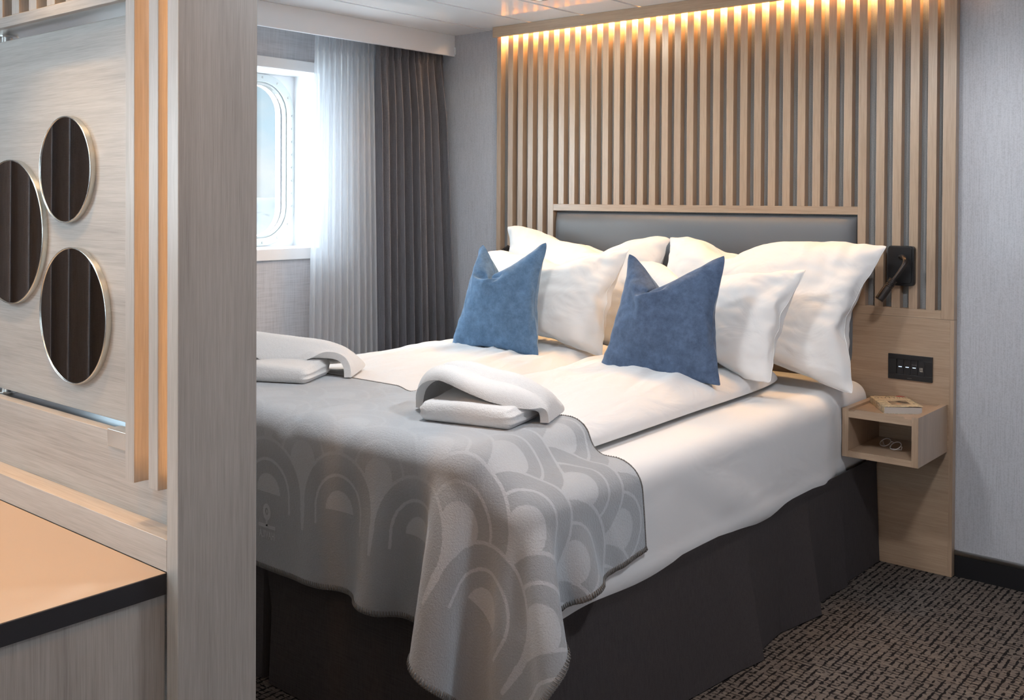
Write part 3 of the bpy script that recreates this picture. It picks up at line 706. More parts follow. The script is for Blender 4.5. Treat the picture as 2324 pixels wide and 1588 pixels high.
def rounded_box(x0, x1, y0, y1, z0, z1, r, nx, ny, nz, disp=None, rz=None):
    bm = bmesh.new(); c = Vector(((x0+x1)/2, (y0+y1)/2, (z0+z1)/2)); rz = rz or r
    cache = {}
    def vert(i, j, k):
        if (i, j, k) in cache: return cache[(i, j, k)]
        def lin(a, b_, n, t):   # denser near the ends
            s = t/n; s = .5-.5*math.cos(PI*s) if n > 8 else s; return a+(b_-a)*(.35*s+.65*t/n)
        p = Vector((lin(x0, x1, nx, i), lin(y0, y1, ny, j), z0+(z1-z0)*k/nz))
        q = Vector((min(max(p.x, x0+r), x1-r), min(max(p.y, y0+r), y1-r), min(max(p.z, z0+rz), z1-rz)))
        d = p-q; d = Vector((d.x/r, d.y/r, d.z/rz))
        n_ = d.normalized() if d.length > 1e-6 else Vector((0, 0, 0))
        if d.length > 1e-6:
            m_ = max(abs(d.x), abs(d.y), abs(d.z)); p = q+Vector((n_.x*r, n_.y*r, n_.z*rz))*m_
        if disp: p = p + disp(p, n_)
        v = bm.verts.new(p); cache[(i, j, k)] = v; return v
    for i in range(nx):
        for j in range(ny):
            bm.faces.new([vert(i, j, nz), vert(i+1, j, nz), vert(i+1, j+1, nz), vert(i, j+1, nz)])
            bm.faces.new([vert(i, j, 0), vert(i, j+1, 0), vert(i+1, j+1, 0), vert(i+1, j, 0)])
    for i in range(nx):
        for k in range(nz):
            bm.faces.new([vert(i, 0, k), vert(i+1, 0, k), vert(i+1, 0, k+1), vert(i, 0, k+1)])
            bm.faces.new([vert(i, ny, k), vert(i, ny, k+1), vert(i+1, ny, k+1), vert(i+1, ny, k)])
    for j in range(ny):
        for k in range(nz):
            bm.faces.new([vert(0, j, k), vert(0, j, k+1), vert(0, j+1, k+1), vert(0, j+1, k)])
            bm.faces.new([vert(nx, j, k), vert(nx, j+1, k), vert(nx, j+1, k+1), vert(nx, j, k+1)])
    return bm
SHEET = cotton('white_sheet_cotton', (.80, .80, .80), wr=.22, scale=3.2, stretch=(1, .8, 1.6), dist=.03)
LINEN = cotton('white_duvet_cotton', (.75, .75, .755), wr=.40, scale=6, stretch=(2.2, .8, 1), dist=.025)
PCASE = cotton('white_pillowcase_cotton', (.82, .81, .80), wr=.35, scale=7, dist=.02)
def mdisp(p, n):
    side = abs(n.x) > .6 or abs(n.y) > .6 or (p.x > BX1-.002)
    d = .004*fnoise(p.x*3, p.y*2.2, p.z*4)
    # diagonal pulls on the sides
    k = .010*math.exp(-((p.z-.47)/.12)**2)*max(0, fnoise(p.y*3.0+p.z*5.5, 3.1, 1))*1.6
    out = Vector((1 if p.x > -2.2 else -1, 0, 0))
    v = out*(d+k)
    if p.x > -1.6: v.x -= .024*max(0, min(1, (p.y-3.27)/.13))
    if p.z < .42: v += out*(.0035+.0018*fnoise(p.y*3.5, p.x*3.5, 7))
    return v
MT = obj('mattress', rounded_box(BX0, BX1+.004, BYF+.002, BYH, .334, .664, .062, 60, 90, 18, mdisp), SHEET, smooth=True); sub(MT, 1)
tagd(MT, 'thick mattress in a white fitted sheet on the dark bed base', 'mattress')

def duvet(name, label, xl, xr, yf, yh, z0, h, seed, lean):
    """soft quilt: superelliptic cushion with a bulging side and long creases"""
    nu, nv = 110, 150; vs = []; fs = []
    def pt(s, t, top):
        # s,t in -1..1 ; edge pull
        es = (1-abs(s)**3.2); et = (1-abs(t)**14)
        x = (xl+xr)/2+(xr-xl)/2*s; y = (yf+yh)/2+(yh-yf)/2*t
        x += lean*(t+1)/2 - (xr-xl)/2*s*.10*abs(t)**9; y -= (yh-yf)/2*t*.022*abs(s)**5
        H = max(0, es)**.42*max(0, et)**.35
        wk = .35+.65*max(0, min(1, (y-2.15)/.3)); nzv = .013*wk*fnoise(x*2.6+seed, y*1.9, seed)+.010*wk*fnoise(x*7+seed, y*3.2, 2+seed)+.0075*wk*(.5-abs(fnoise((x*1.0+y*.35)*17+seed, y*3.4-x*1.5, 5+seed)))*1.2+.003*wk*fnoise(x*38+y*9, y*7, seed)
        # creases radiating from under the cushions
        fan = .014*max(0, fnoise(math.atan2(x-(xl+xr)/2, 3.35-y)*9+seed, math.hypot(x-(xl+xr)/2, 3.35-y)*1.4, seed))*max(0, min(1, (y-2.2)/.5))
        bx = .016*fnoise(y*2.3, seed*1.7, z0)*abs(s)**3*math.copysign(1, s)
        if top: return (x+bx, y, z0+.022+h*H+(nzv+fan)*H)
        return (x*.999+bx, y, z0+.003+.019*(1-H))
    idx = {}
    for top in (1, 0):
        for j in range(nv+1):
            for i in range(nu+1):
                e = i in (0, nu) or j in (0, nv)
                if not top and e: idx[(i, j, 0)] = idx[(i, j, 1)]; continue
                s = math.sin((2*i/nu-1)*PI/2)*.75+(2*i/nu-1)*.25; t = math.sin((2*j/nv-1)*PI/2)*.5+(2*j/nv-1)*.5
                idx[(i, j, top)] = len(vs); vs.append(pt(s, t, top))
    for j in range(nv):
        for i in range(nu):
            q = [(i, j), (i+1, j), (i+1, j+1), (i, j+1)]
            fs.append([idx[(a, b_, 1)] for a, b_ in q]); fs.append([idx[(a, b_, 0)] for a, b_ in q][::-1])
    o = obj(name, (vs, fs), LINEN, smooth=True)
    return tagd(o, label, 'duvet', 'duvets side by side on the bed')
DUR = duvet('duvet', 'right white duvet, nearest the open side of the bed', -2.165, -1.52, 1.68, 3.42, .664, .072, 2.0, -.075)
DUL = duvet('duvet', 'left white duvet, on the window side of the bed', -2.960, -2.175, 1.68, 3.42, .664, .072, 7.0, -.03)
# ------------------------------------------------------------------ draped cloth shapes: point grids as second differences
CLOTH = {
'blanket': (0.0008, [(46, 98)], [
-1715,0,0,0,0,0,0,0,0,-1,-7,-13,-17,-21,-23,-23,-23,-21,-17,-10,-8,-16,-20,-23,-23,-23,-23,-23,-23,-23,-23,-23,-23,-24,-23,-23,-24,-23,-23,-24,-23,-24,-24,-24,-23,-24,-23,-24,-23,-24,-23,-24,-23,-24,-22,-23,-23,-23,-23,-24,-23,-23,-24,-23,-23,-24,-23,-23,-24,-23,-23,-24,-23,-24,-23,-23,-23,-24,-23,-24,-23,-23,-23,-24,-23,-23,-23,-23,-23,-24,-23,-23,-23,-23,-23,-23,-23,-23,0,0,0,0,0,0,0,0,0,0,1,1,0,0,1,0,0,0,0,-2,-1,1,
0,0,0,0,0,-1,0,0,0,0,-1,1,0,-1,1,-1,0,0,0,0,1,0,0,0,0,0,0,0,0,0,0,1,-1,0,0,0,0,1,-1,0,1,-1,0,1,-1,0,1,-1,0,1,-1,1,0,-1,0,1,0,0,0,0,0,0,0,0,0,0,0,0,0,0,0,0,0,0,0,0,0,0,0,0,0,0,0,0,0,0,1,1,0,1,0,0,0,0,-1,-1,-1,0,1,0,-1,0,0,0,0,0,0,-1,1,0,-1,1,0,0,0,0,0,0,0,0,
0,0,0,0,0,1,-1,1,-1,0,1,-1,0,0,0,0,1,-1,0,1,-1,0,1,-1,0,1,-1,0,1,-1,0,1,0,-1,0,1,0,0,-1,1,0,0,0,0,-1,1,0,0,0,0,0,-1,0,1,0,0,0,0,0,0,0,0,0,1,0,0,1,0,0,0,0,0,0,-1,0,0,-1,0,1,0,-1,1,0,-1,0,1,0,-1,1,-1,0,0,0,0,0,0,0,0,0,1,-1,1,-1,0,1,-1,1,-1,0,1,-1,1,0,-1,0,1,-1,0,1,-1,
0,1,-1,0,1,0,-1,1,0,-1,0,1,0,0,-1,0,1,0,0,-1,0,0,1,0,0,0,0,-1,0,1,0,-1,2,-1,-1,0,0,0,0,0,1,-1,1,0,1,0,1,0,0,0,-1,0,-2,1,0,0,0,-1,1,-1,0,1,-1,0,0,0,0,0,0,0,0,0,0,1,-1,1,-1,0,0,0,1,-1,0,0,0,1,-1,0,1,-1,0,1,-1,0,1,-1,0,1,-1,0,1,-1,0,0,1,-1,0,1,0,0,-1,0,1,0,0,0,-1,1,0,0,
0,0,0,-1,0,1,0,0,0,0,2,0,0,-1,-1,0,0,0,-1,1,0,1,1,0,-1,0,1,0,0,-1,0,-1,1,0,-1,1,0,0,0,0,0,0,-1,1,0,0,0,0,0,0,0,-1,1,-1,1,-1,1,-1,0,0,0,1,-1,0,1,-1,0,0,0,0,1,-1,0,1,-1,0,1,-1,0,1,0,-1,0,1,0,0,-1,0,1,0,0,-1,0,0,1,0,0,-1,0,0,0,1,0,0,0,0,-1,1,1,2,1,-1,-1,-2,0,0,0,0,1,1,
-1,1,1,0,-1,0,1,-1,-2,1,0,0,0,0,-1,1,0,-1,1,-1,1,-1,0,0,0,0,0,0,0,0,0,0,0,0,0,1,-1,1,0,-1,1,-1,0,1,-1,1,0,-1,0,1,-1,0,1,-1,0,1,0,-1,0,1,0,-1,0,0,1,0,-1,0,0,1,0,0,0,-1,0,1,0,0,0,0,0,-1,0,0,1,-1,-5,1,3,3,1,0,-2,-1,0,0,0,1,1,0,0,0,0,0,-1,0,0,0,0,0,0,0,0,0,0,0,0,0,0,0,
0,0,0,0,0,0,0,0,0,0,0,0,0,-1,1,-1,0,1,-1,1,-1,0,1,-1,0,1,-1,0,1,-1,0,1,0,-1,0,1,0,-1,0,1,0,-1,0,0,1,0,0,-1,0,0,0,1,0,0,0,-1,0,0,0,1,0,0,0,0,0,-2,-3,2,2,3,1,-1,-1,-1,1,0,0,1,0,0,1,0,0,-2,0,0,0,0,0,-1,1,-1,0,1,-1,0,0,0,0,0,0,0,0,0,0,0,0,0,0,0,0,0,0,1,-1,0,1,-1,1,0,
-1,0,1,-1,1,-1,0,1,0,-1,0,1,0,-1,0,1,0,-1,0,1,0,0,-1,0,0,1,0,0,0,0,-1,0,0,1,0,0,0,0,-1,0,0,0,0,0,0,-3,-1,-1,2,3,0,0,0,1,1,0,0,0,0,0,-1,1,-1,-1,1,0,0,1,-1,1,-1,0,0,1,-1,1,-1,0,0,0,0,0,0,0,0,0,0,0,0,0,0,-1,1,-1,0,1,-1,0,1,0,-1,1,-1,1,0,-1,0,1,0,-1,0,1,0,-1,0,1,0,-1,0,0,
1,0,0,-1,0,0,0,0,1,0,0,-1,0,0,0,0,1,0,0,0,4,-1,-2,-1,0,0,-1,-1,2,0,1,0,0,1,0,0,0,0,1,-1,0,-1,0,0,0,0,0,0,0,-1,1,-1,1,-1,0,1,-1,0,0,0,0,0,0,0,0,0,0,1,-1,1,-1,1,0,-1,1,-1,0,0,0,0,1,-1,0,1,-1,0,0,1,-1,0,0,1,-1,0,0,1,0,0,-1,0,0,1,0,0,0,-1,0,0,0,1,0,0,0,0,-1,0,0,0,10,-3,
-2,-1,-2,-2,0,0,-1,1,0,1,1,-1,1,1,-1,0,0,0,-1,0,0,1,0,-1,1,-1,1,0,-1,1,-1,0,1,-1,1,0,-1,0,0,0,0,0,0,0,0,-1,1,-1,1,-1,0,1,-1,1,0,0,0,-1,0,1,-1,0,1,0,-1,0,1,0,-1,0,1,0,0,-1,0,0,1,0,0,-1,0,0,0,1,0,0,-1,0,0,0,0,0,1,0,0,0,14,-1,-1,-3,-2,-2,-3,-2,0,0,0,1,0,2,0,-1,1,0,-1,0,-1,0,0,0,
0,0,0,0,0,0,0,-1,1,0,0,0,-1,0,1,0,0,0,-1,1,-1,1,-1,1,-1,1,0,0,0,-1,1,-1,0,0,0,1,-1,0,1,-1,0,0,1,-1,0,0,1,0,-1,0,0,1,0,-1,0,0,0,1,0,0,0,-1,0,0,1,0,0,0,0,0,-1,0,0,0,14,-1,0,0,-1,-1,-2,-3,-3,-2,0,0,1,0,0,1,0,0,0,-1,0,0,0,0,0,0,0,0,-1,0,1,0,-1,0,0,0,0,0,0,0,0,0,0,0,0,-1,
1,-1,1,-1,0,1,-1,1,-1,1,0,-1,1,-1,1,0,-1,1,0,-1,0,1,0,-1,0,0,1,0,-1,0,0,1,0,-1,0,0,0,0,0,1,0,-1,0,0,0,0,0,0,1,0,0,0,6,1,0,0,0,-1,0,-1,-2,-2,-1,1,1,0,1,-1,1,-1,1,-1,0,-1,1,-1,1,-1,0,0,0,0,0,0,0,0,0,-1,1,0,-1,1,-1,0,1,-1,1,0,0,0,0,0,0,-1,1,-1,1,-1,0,1,-1,1,-1,0,1,-1,0,1,0,-1,
0,1,0,-1,0,0,1,0,-1,0,0,1,0,0,0,-1,0,0,0,1,0,0,0,0,0,-1,0,0,0,0,0,1,0,0,0,0,0,1,0,-1,-1,1,0,1,1,1,-1,0,0,0,-1,-1,1,1,-1,1,-1,0,1,-1,0,-1,1,0,-1,1,-1,0,1,-1,0,0,0,0,-1,1,-1,1,-1,1,-1,1,-1,1,-1,1,0,-1,1,-1,1,-1,0,1,0,-1,0,1,-1,0,0,1,0,-1,0,0,1,0,-1,0,0,0,0,1,0,0,-1,0,0,0,
0,0,0,1,0,0,0,0,-4,0,1,0,0,1,0,1,0,1,0,1,1,1,0,0,0,0,-1,1,-1,0,-1,0,1,-1,1,-1,0,0,0,0,0,0,0,0,0,0,-1,0,1,0,-1,0,1,-1,1,-1,1,-1,1,-1,1,-1,1,-1,0,1,-1,0,0,1,-1,0,0,1,-1,0,1,0,-1,0,0,1,0,-1,0,0,1,0,0,0,-1,0,0,0,1,0,0,0,0,0,-1,0,0,0,0,0,-14,2,1,1,0,1,0,1,3,3,2,0,2,1,
0,0,1,0,0,-1,0,-1,1,0,0,0,-1,1,-1,0,0,0,-1,0,0,0,0,0,0,0,0,0,0,0,0,0,-1,1,-1,0,0,1,-1,1,-1,1,-1,0,0,1,0,-1,1,0,-1,0,1,-1,0,0,1,0,-1,0,0,1,0,-1,0,0,0,0,1,0,0,-1,0,0,0,0,0,0,1,0,0,0,-1,1,-17,1,1,1,2,1,4,3,2,1,1,1,1,1,1,0,-1,0,0,-1,0,0,0,0,0,-1,1,-1,0,0,-1,1,0,0,0,-1,
1,-1,1,0,-1,0,0,0,0,0,1,-1,1,0,0,-1,1,-1,0,0,1,-1,1,-1,0,0,0,0,1,-1,0,1,0,-1,0,0,1,0,-1,0,0,1,0,0,-1,0,0,0,0,1,0,0,0,0,-1,0,0,0,0,0,1,-1,-13,1,2,3,3,3,1,2,0,1,-1,-1,1,1,1,0,-1,0,0,0,-1,0,0,1,0,0,-1,0,0,0,0,-1,0,0,0,0,0,0,-1,0,1,-1,1,0,-1,0,0,0,0,0,0,0,0,0,1,-1,0,0,
0,0,0,1,0,-1,0,1,-1,0,0,1,0,-1,0,0,1,0,-1,0,0,0,1,0,0,-1,0,0,0,0,0,0,1,0,0,0,0,0,-1,1,0,0,0,0,1,2,3,0,3,-1,-1,-5,-1,0,0,0,0,-1,0,0,1,0,2,0,-1,-1,0,0,0,-1,0,1,0,-1,0,1,-1,0,1,-1,0,1,-1,0,1,0,-1,0,0,0,0,0,0,1,-1,1,-1,1,-1,1,0,-1,0,1,-1,0,1,-1,0,0,0,1,-1,0,0,0,1,0,-1,0,
0,0,0,1,0,0,0,0,-1,0,0,0,0,0,0,0,1,-1,0,0,1,3,3,3,2,3,-2,-2,-5,-4,-6,0,1,0,0,1,0,1,0,2,3,-1,-1,-1,0,-1,0,1,0,-1,0,0,0,-1,1,0,0,0,0,0,0,0,-1,1,0,0,0,0,0,0,0,-1,1,0,0,0,1,-1,0,1,-1,0,1,-1,0,1,0,-1,0,0,1,0,-1,0,0,0,1,0,0,-1,0,0,0,0,0,0,1,0,0,0,-1,0,0,0,0,0,4,1,5,3,
3,1,1,-3,-4,-6,-4,-4,-3,-2,0,1,1,0,1,0,1,1,0,1,0,1,0,0,0,0,0,0,0,0,0,1,-1,1,-1,1,-1,0,1,0,0,-1,1,0,0,0,0,0,0,0,-1,1,1,0,-1,1,-1,0,1,-1,0,1,-1,0,0,1,0,-1,0,0,1,0,0,-1,0,0,0,1,0,0,0,0,-1,0,0,0,0,0,1,0,0,0,0,0,10,4,2,2,1,0,-4,-5,-5,-5,-3,-2,-1,-4,0,1,1,1,0,1,1,-1,-1,1,1,2,
0,1,0,0,0,0,1,0,0,0,0,0,0,0,1,0,-1,0,1,0,0,0,0,0,0,0,0,0,0,0,0,0,0,0,1,-1,0,1,-1,0,1,-1,0,0,0,1,0,-1,0,0,0,1,0,-1,0,0,0,0,0,0,1,0,0,0,0,0,-1,0,0,0,0,0,15,4,1,1,-3,-4,-6,-6,-4,-3,-3,-1,-2,0,-1,1,1,1,0,0,0,1,-2,2,2,1,1,0,1,0,1,0,0,0,1,0,0,0,0,1,-1,0,1,0,0,0,0,0,
0,0,0,0,0,1,0,-1,0,0,0,0,0,0,0,0,0,0,0,1,0,-1,0,0,0,1,0,-1,0,0,0,1,0,0,0,0,-1,0,0,0,0,0,0,0,1,0,0,0,0,0,21,0,0,-4,-4,-6,-5,-4,-5,-2,-1,0,0,1,-1,0,1,0,0,1,-1,2,0,-1,2,1,0,1,0,1,0,1,-1,1,0,0,1,0,0,0,0,1,-1,0,0,1,-1,1,-1,1,0,0,0,0,0,0,0,0,0,0,0,0,0,0,1,-1,0,0,0,1,
-1,0,0,0,0,1,0,0,-1,0,0,0,0,0,1,0,0,0,0,0,0,0,-1,0,0,0,0,1,21,0,-4,-5,-6,-6,-5,-4,-1,-1,0,0,0,1,-1,0,0,1,0,-1,2,2,1,1,-1,1,0,2,0,0,0,0,1,1,-1,1,-1,1,0,0,0,0,1,0,0,-1,1,0,1,-1,0,1,0,-1,1,-1,0,0,0,0,-1,1,0,0,0,1,-1,0,0,0,1,0,0,-1,0,0,0,0,1,0,0,0,0,-1,0,0,0,0,0,0,0,0,
1,0,0,0,0,-1,21,-5,-5,-6,-5,-5,-3,-2,-1,1,0,0,2,-1,-1,0,0,0,0,1,3,3,-1,-1,0,0,2,-1,0,1,0,1,0,0,0,0,1,-1,1,0,1,-1,0,1,-1,1,0,-1,0,1,0,0,0,0,0,0,0,0,0,0,1,-1,0,0,0,0,1,-1,0,0,0,0,0,1,0,0,-1,0,0,0,0,0,0,1,0,0,0,0,0,0,0,0,0,0,-1,1,-1,1,15,-5,-6,-6,-5,-3,-2,0,2,-1,0,1,1,-2,0,1,
0,-1,1,3,4,0,-2,0,-1,1,0,2,1,0,0,0,0,0,1,0,0,0,0,0,0,1,-1,0,1,0,0,0,0,0,0,0,0,1,-1,1,-1,0,0,0,0,0,0,0,0,0,0,1,0,0,-1,0,0,0,0,0,1,0,0,0,0,0,-1,0,0,0,0,0,0,0,0,0,0,0,1,-1,1,-1,10,-7,-6,-4,-3,-1,1,1,-1,0,1,2,-3,-1,1,0,0,1,1,3,4,-2,-1,-1,0,0,2,1,-1,1,0,0,0,0,0,0,0,1,
0,0,0,0,1,0,0,0,-1,1,0,0,0,0,0,0,0,0,0,0,0,0,0,1,0,0,-1,0,0,0,0,0,1,0,0,0,-1,0,0,0,0,0,0,0,1,0,0,0,0,0,0,0,0,0,0,0,0,0,0,0,1,-5,-5,-2,-1,1,0,-1,0,1,2,-2,-1,1,1,-1,0,1,3,5,-1,-2,-1,-1,1,1,1,1,1,-1,0,1,0,1,0,0,0,0,0,1,0,0,0,0,-1,0,1,0,0,0,0,0,0,0,0,0,1,-1,0,0,
0,0,0,0,1,0,-1,0,0,0,0,0,0,0,1,0,0,0,0,0,0,0,-1,0,0,0,0,0,0,0,0,0,0,0,0,0,0,0,-5,-4,-2,-1,1,1,0,-1,1,2,-2,-1,1,1,-2,0,1,2,5,3,-2,-2,-1,-1,0,2,1,1,0,0,0,0,1,0,0,0,0,0,0,0,0,0,0,0,1,0,0,0,0,0,0,0,0,0,0,0,0,1,-1,0,0,0,0,0,0,0,1,0,0,0,0,-1,0,0,0,0,0,0,0,0,0,0,
1,0,0,0,0,0,0,0,0,0,0,0,0,0,-1,1,-10,-2,0,0,1,-2,2,1,0,0,-2,0,2,-1,0,0,2,3,4,0,-2,-2,-1,0,1,1,2,0,1,0,0,0,0,1,0,0,0,0,1,-1,1,0,0,0,0,0,0,0,0,0,0,0,0,0,0,0,0,0,1,-1,0,0,0,0,0,0,0,0,0,0,0,1,0,0,0,0,0,0,0,0,-1,0,0,0,0,0,0,0,0,0,0,0,0,0,0,0,1,-1,-12,0,1,1,-2,1,
-2,3,1,-2,0,2,-1,-1,0,1,2,5,3,-2,-3,-1,0,0,1,1,2,0,0,0,0,-1,1,1,0,0,0,0,0,1,-1,1,0,0,0,0,0,0,0,0,0,0,0,0,0,0,0,0,0,1,0,0,0,0,0,-1,0,0,0,0,0,0,0,0,0,0,0,0,0,0,1,0,0,0,0,0,0,0,0,0,0,0,-1,0,0,0,0,0,-12,0,1,-1,0,0,2,0,-2,-1,3,0,-2,0,1,2,3,4,1,-3,-1,-2,-1,1,1,3,1,0,
0,0,0,0,1,-1,1,0,0,0,0,0,1,0,0,0,0,0,0,0,0,0,0,1,0,0,-1,0,0,0,0,0,0,0,0,0,0,1,0,0,0,0,0,0,-1,1,-1,0,0,0,0,0,0,0,0,0,0,0,0,0,0,0,0,0,1,0,0,0,0,0,-11,1,-2,0,0,3,0,-2,-1,2,0,-2,0,0,1,3,4,4,-2,-2,-2,-1,0,1,2,2,-1,0,0,0,0,1,0,1,0,0,0,0,0,1,0,0,0,0,0,0,0,1,-1,0,
0,0,0,0,1,0,-1,0,0,0,0,0,0,0,0,0,0,0,0,0,0,0,1,-1,1,0,0,0,0,0,0,0,0,0,0,0,0,0,0,0,0,0,-1,0,0,0,0,0,-11,-1,0,0,2,0,-2,-1,1,1,-1,0,0,0,2,4,4,2,-3,-2,-2,-1,0,2,2,2,0,0,0,0,0,0,0,1,0,0,0,0,0,0,1,-1,1,0,0,0,0,0,1,0,0,-1,0,0,0,0,1,0,0,-1,0,0,0,0,0,0,0,0,0,0,0,0,
0,0,0,0,0,0,0,0,0,0,0,0,0,0,0,0,0,0,0,0,1,0,0,0,0,0,-12,0,0,1,2,-3,0,0,2,0,-2,0,0,1,4,4,5,-2,-3,-3,-1,0,1,1,3,0,0,0,0,0,0,0,0,0,1,0,0,0,0,0,0,1,0,0,0,0,0,0,0,0,0,0,0,0,0,0,0,0,0,1,0,0,0,0,0,0,-1,1,0,0,-1,0,0,1,0,0,0,0,0,0,0,0,0,0,0,0,0,0,0,0,0,-1,0,0,
0,0,0,0,-12,-1,1,2,-2,0,-1,2,0,-2,1,-1,1,4,3,5,2,-5,-3,-1,-2,1,1,2,3,1,-1,0,0,-1,0,1,1,0,0,0,0,0,0,0,1,0,0,0,0,0,1,-1,0,0,0,0,0,0,0,0,0,0,0,0,0,0,0,0,0,0,1,-1,0,0,1,0,0,-1,0,0,0,0,0,0,0,0,0,0,0,0,0,0,0,0,0,1,0,0,0,0,0,0,-13,2,1,-1,-1,-1,1,1,-1,0,-1,0,3,4,5,4,-3,-3,
-2,-2,-1,0,2,3,2,0,0,-1,-1,1,0,0,0,1,0,0,0,0,0,0,1,0,0,0,0,0,0,0,1,0,-1,1,0,0,0,0,0,-1,0,0,0,0,0,0,0,0,0,0,0,0,0,0,0,0,1,-1,0,1,0,0,0,0,0,0,0,0,0,0,0,0,0,0,-1,0,0,0,0,0,-12,1,-1,-1,-1,1,2,0,-2,0,0,2,3,5,5,0,-4,-3,-2,-2,1,1,2,3,1,0,-1,0,0,-1,1,0,1,0,0,0,0,0,0,1,
-1,1,0,0,0,0,0,1,-1,0,1,-1,0,0,0,0,0,1,0,0,0,-1,0,0,0,0,0,0,0,1,-1,0,1,0,-1,1,0,-1,0,0,0,0,0,1,0,0,-1,0,0,0,0,0,1,0,0,0,0,0,-11,-1,-1,0,1,1,0,-2,0,-1,2,4,3,5,4,-4,-3,-3,-2,0,0,2,2,3,2,-2,0,-1,0,0,-1,0,1,0,0,1,0,0,0,-1,2,0,0,0,0,0,0,0,0,0,0,0,0,0,0,0,0,0,0,0,0,1,
0,0,0,0,-1,1,0,-1,1,0,-1,0,0,0,0,0,1,0,0,0,0,-1,0,0,1,0,0,0,0,0,0,0,0,-1,0,0,-13,0,0,0,1,1,-2,-1,1,0,3,3,6,4,-2,-3,-3,-2,-2,0,1,2,4,3,0,-2,-1,0,-1,0,0,0,0,1,1,0,0,0,0,0,0,1,0,0,0,0,0,0,1,0,0,0,0,0,0,0,-1,0,0,0,0,0,0,0,0,0,1,-1,0,0,0,0,0,1,0,0,0,0,-1,1,0,0,0,0,
0,0,0,0,0,0,0,-1,0,0,0,1,0,0,-13,-1,1,0,2,-2,-1,1,-1,3,3,4,5,2,-3,-3,-3,-2,-1,0,2,3,4,3,-2,0,-2,-2,0,1,0,-1,-2,2,2,0,0,-1,0,1,1,0,0,0,0,0,0,0,0,0,0,0,0,0,0,0,1,0,0,-1,0,0,0,0,0,0,0,0,0,0,0,0,1,-1,0,0,0,0,1,-1,0,0,0,0,1,-1,0,0,0,0,0,1,0,0,0,0,0,0,-13,0,0,2,-3,0,1,-1,
2,3,4,5,4,-2,-4,-2,-3,-2,0,0,3,3,4,1,-2,-2,0,-1,0,1,-1,0,0,0,1,0,0,1,0,0,0,1,0,1,-1,0,0,1,0,0,-1,0,0,0,0,0,0,0,0,1,0,-1,0,0,0,0,0,0,1,0,0,-1,0,1,0,0,0,0,0,0,0,0,0,0,-1,1,0,0,0,0,0,0,0,0,-1,0,0,0,-14,1,0,-1,0,0,0,1,3,4,4,5,0,-4,-2,-4,-1,-2,0,3,2,4,3,0,-2,-1,-2,0,0,0,
1,0,-1,0,1,1,0,0,0,0,0,0,1,0,1,0,-1,0,0,0,1,0,0,0,0,0,-1,0,0,0,0,1,-1,0,0,0,0,0,0,0,0,1,-1,0,1,-1,0,0,0,1,0,0,-1,1,0,0,0,0,0,0,0,0,-1,0,1,0,0,0,2685,-3,-2,-3,-2,-3,-3,-3,-3,-3,-3,-3,-4,-4,-3,-4,-4,-3,-2,-1,0,-1,-1,-1,-1,0,0,1,0,1,0,1,1,0,1,1,1,1,1,2,1,1,0,1,0,0,0,0,-1,0,-1,0,
-1,-1,-1,0,0,0,0,0,0,0,0,-1,0,0,0,-1,0,0,0,-1,0,-1,0,0,-1,-1,0,-1,-1,-1,-1,-1,-2,-1,-1,-1,-2,0,-2,0,-1,-1,-1,0,-1,-1,-23,0,0,0,0,0,0,0,0,0,0,0,0,0,0,0,0,0,0,0,-1,1,0,-1,1,0,0,-1,1,-1,1,-1,0,1,0,0,0,0,0,0,0,-1,1,-1,1,0,0,-1,1,0,0,0,0,0,0,0,0,0,0,0,0,0,-1,1,0,0,0,0,0,0,-1,1,0,0,
0,-1,1,0,0,0,0,0,0,0,0,0,0,-1,1,-1,1,0,0,0,0,-1,1,0,-23,1,-1,0,0,0,0,0,0,0,0,0,0,0,0,0,0,0,0,0,0,0,0,0,0,0,0,1,-1,0,0,0,0,0,0,0,0,0,0,-1,1,0,0,0,-1,1,-1,1,0,0,0,0,0,0,0,0,0,0,0,0,0,0,0,0,0,0,-1,1,0,0,0,0,0,0,0,0,0,0,-1,1,0,0,0,-1,1,0,-1,1,0,0,0,-1,0,1,0,0,
0,0,-23,0,0,1,-1,0,0,0,0,0,0,0,0,0,0,-1,1,0,0,-1,1,-1,0,1,-1,0,1,-1,0,1,-1,1,0,0,0,-1,0,1,0,0,-1,1,0,0,0,-1,1,0,0,-1,1,-1,1,0,0,0,-1,1,0,-1,0,0,1,0,0,-1,1,0,0,-1,1,0,-1,1,-1,1,-1,1,0,-1,0,0,0,1,0,0,0,0,0,0,0,0,0,-1,1,0,0,0,-23,0,0,0,0,0,0,0,0,0,0,0,0,0,0,0,0,0,0,0,
0,0,0,0,0,0,0,0,0,0,0,0,0,0,-1,1,0,-1,1,0,0,0,-1,1,0,0,0,0,0,0,0,0,0,0,0,-1,1,-1,0,1,0,0,0,0,-1,1,0,0,-1,1,0,0,0,0,0,0,0,0,0,0,0,0,0,0,0,-1,1,0,0,0,0,0,0,0,0,0,0,0,-23,0,0,0,0,0,0,0,0,0,0,-1,1,0,-1,1,0,0,0,0,-1,1,0,0,0,0,-1,1,0,-1,1,0,0,-1,1,0,0,0,-1,1,0,0,
0,-1,1,0,0,-1,0,1,-1,1,-1,1,0,0,0,0,0,0,0,0,0,-1,1,0,0,-1,1,0,-1,0,1,-1,1,-1,1,-1,1,0,0,0,0,0,-1,1,0,0,0,0,0,0,0,0,-1,1,-1,0,-23,0,0,0,0,0,0,0,0,0,0,0,0,0,0,0,0,0,-1,1,0,-1,1,0,0,-1,1,0,0,0,0,0,-1,1,0,0,0,0,0,0,0,-1,1,0,0,0,-1,1,0,0,0,0,0,-1,1,0,0,0,0,0,0,0,-1,1,
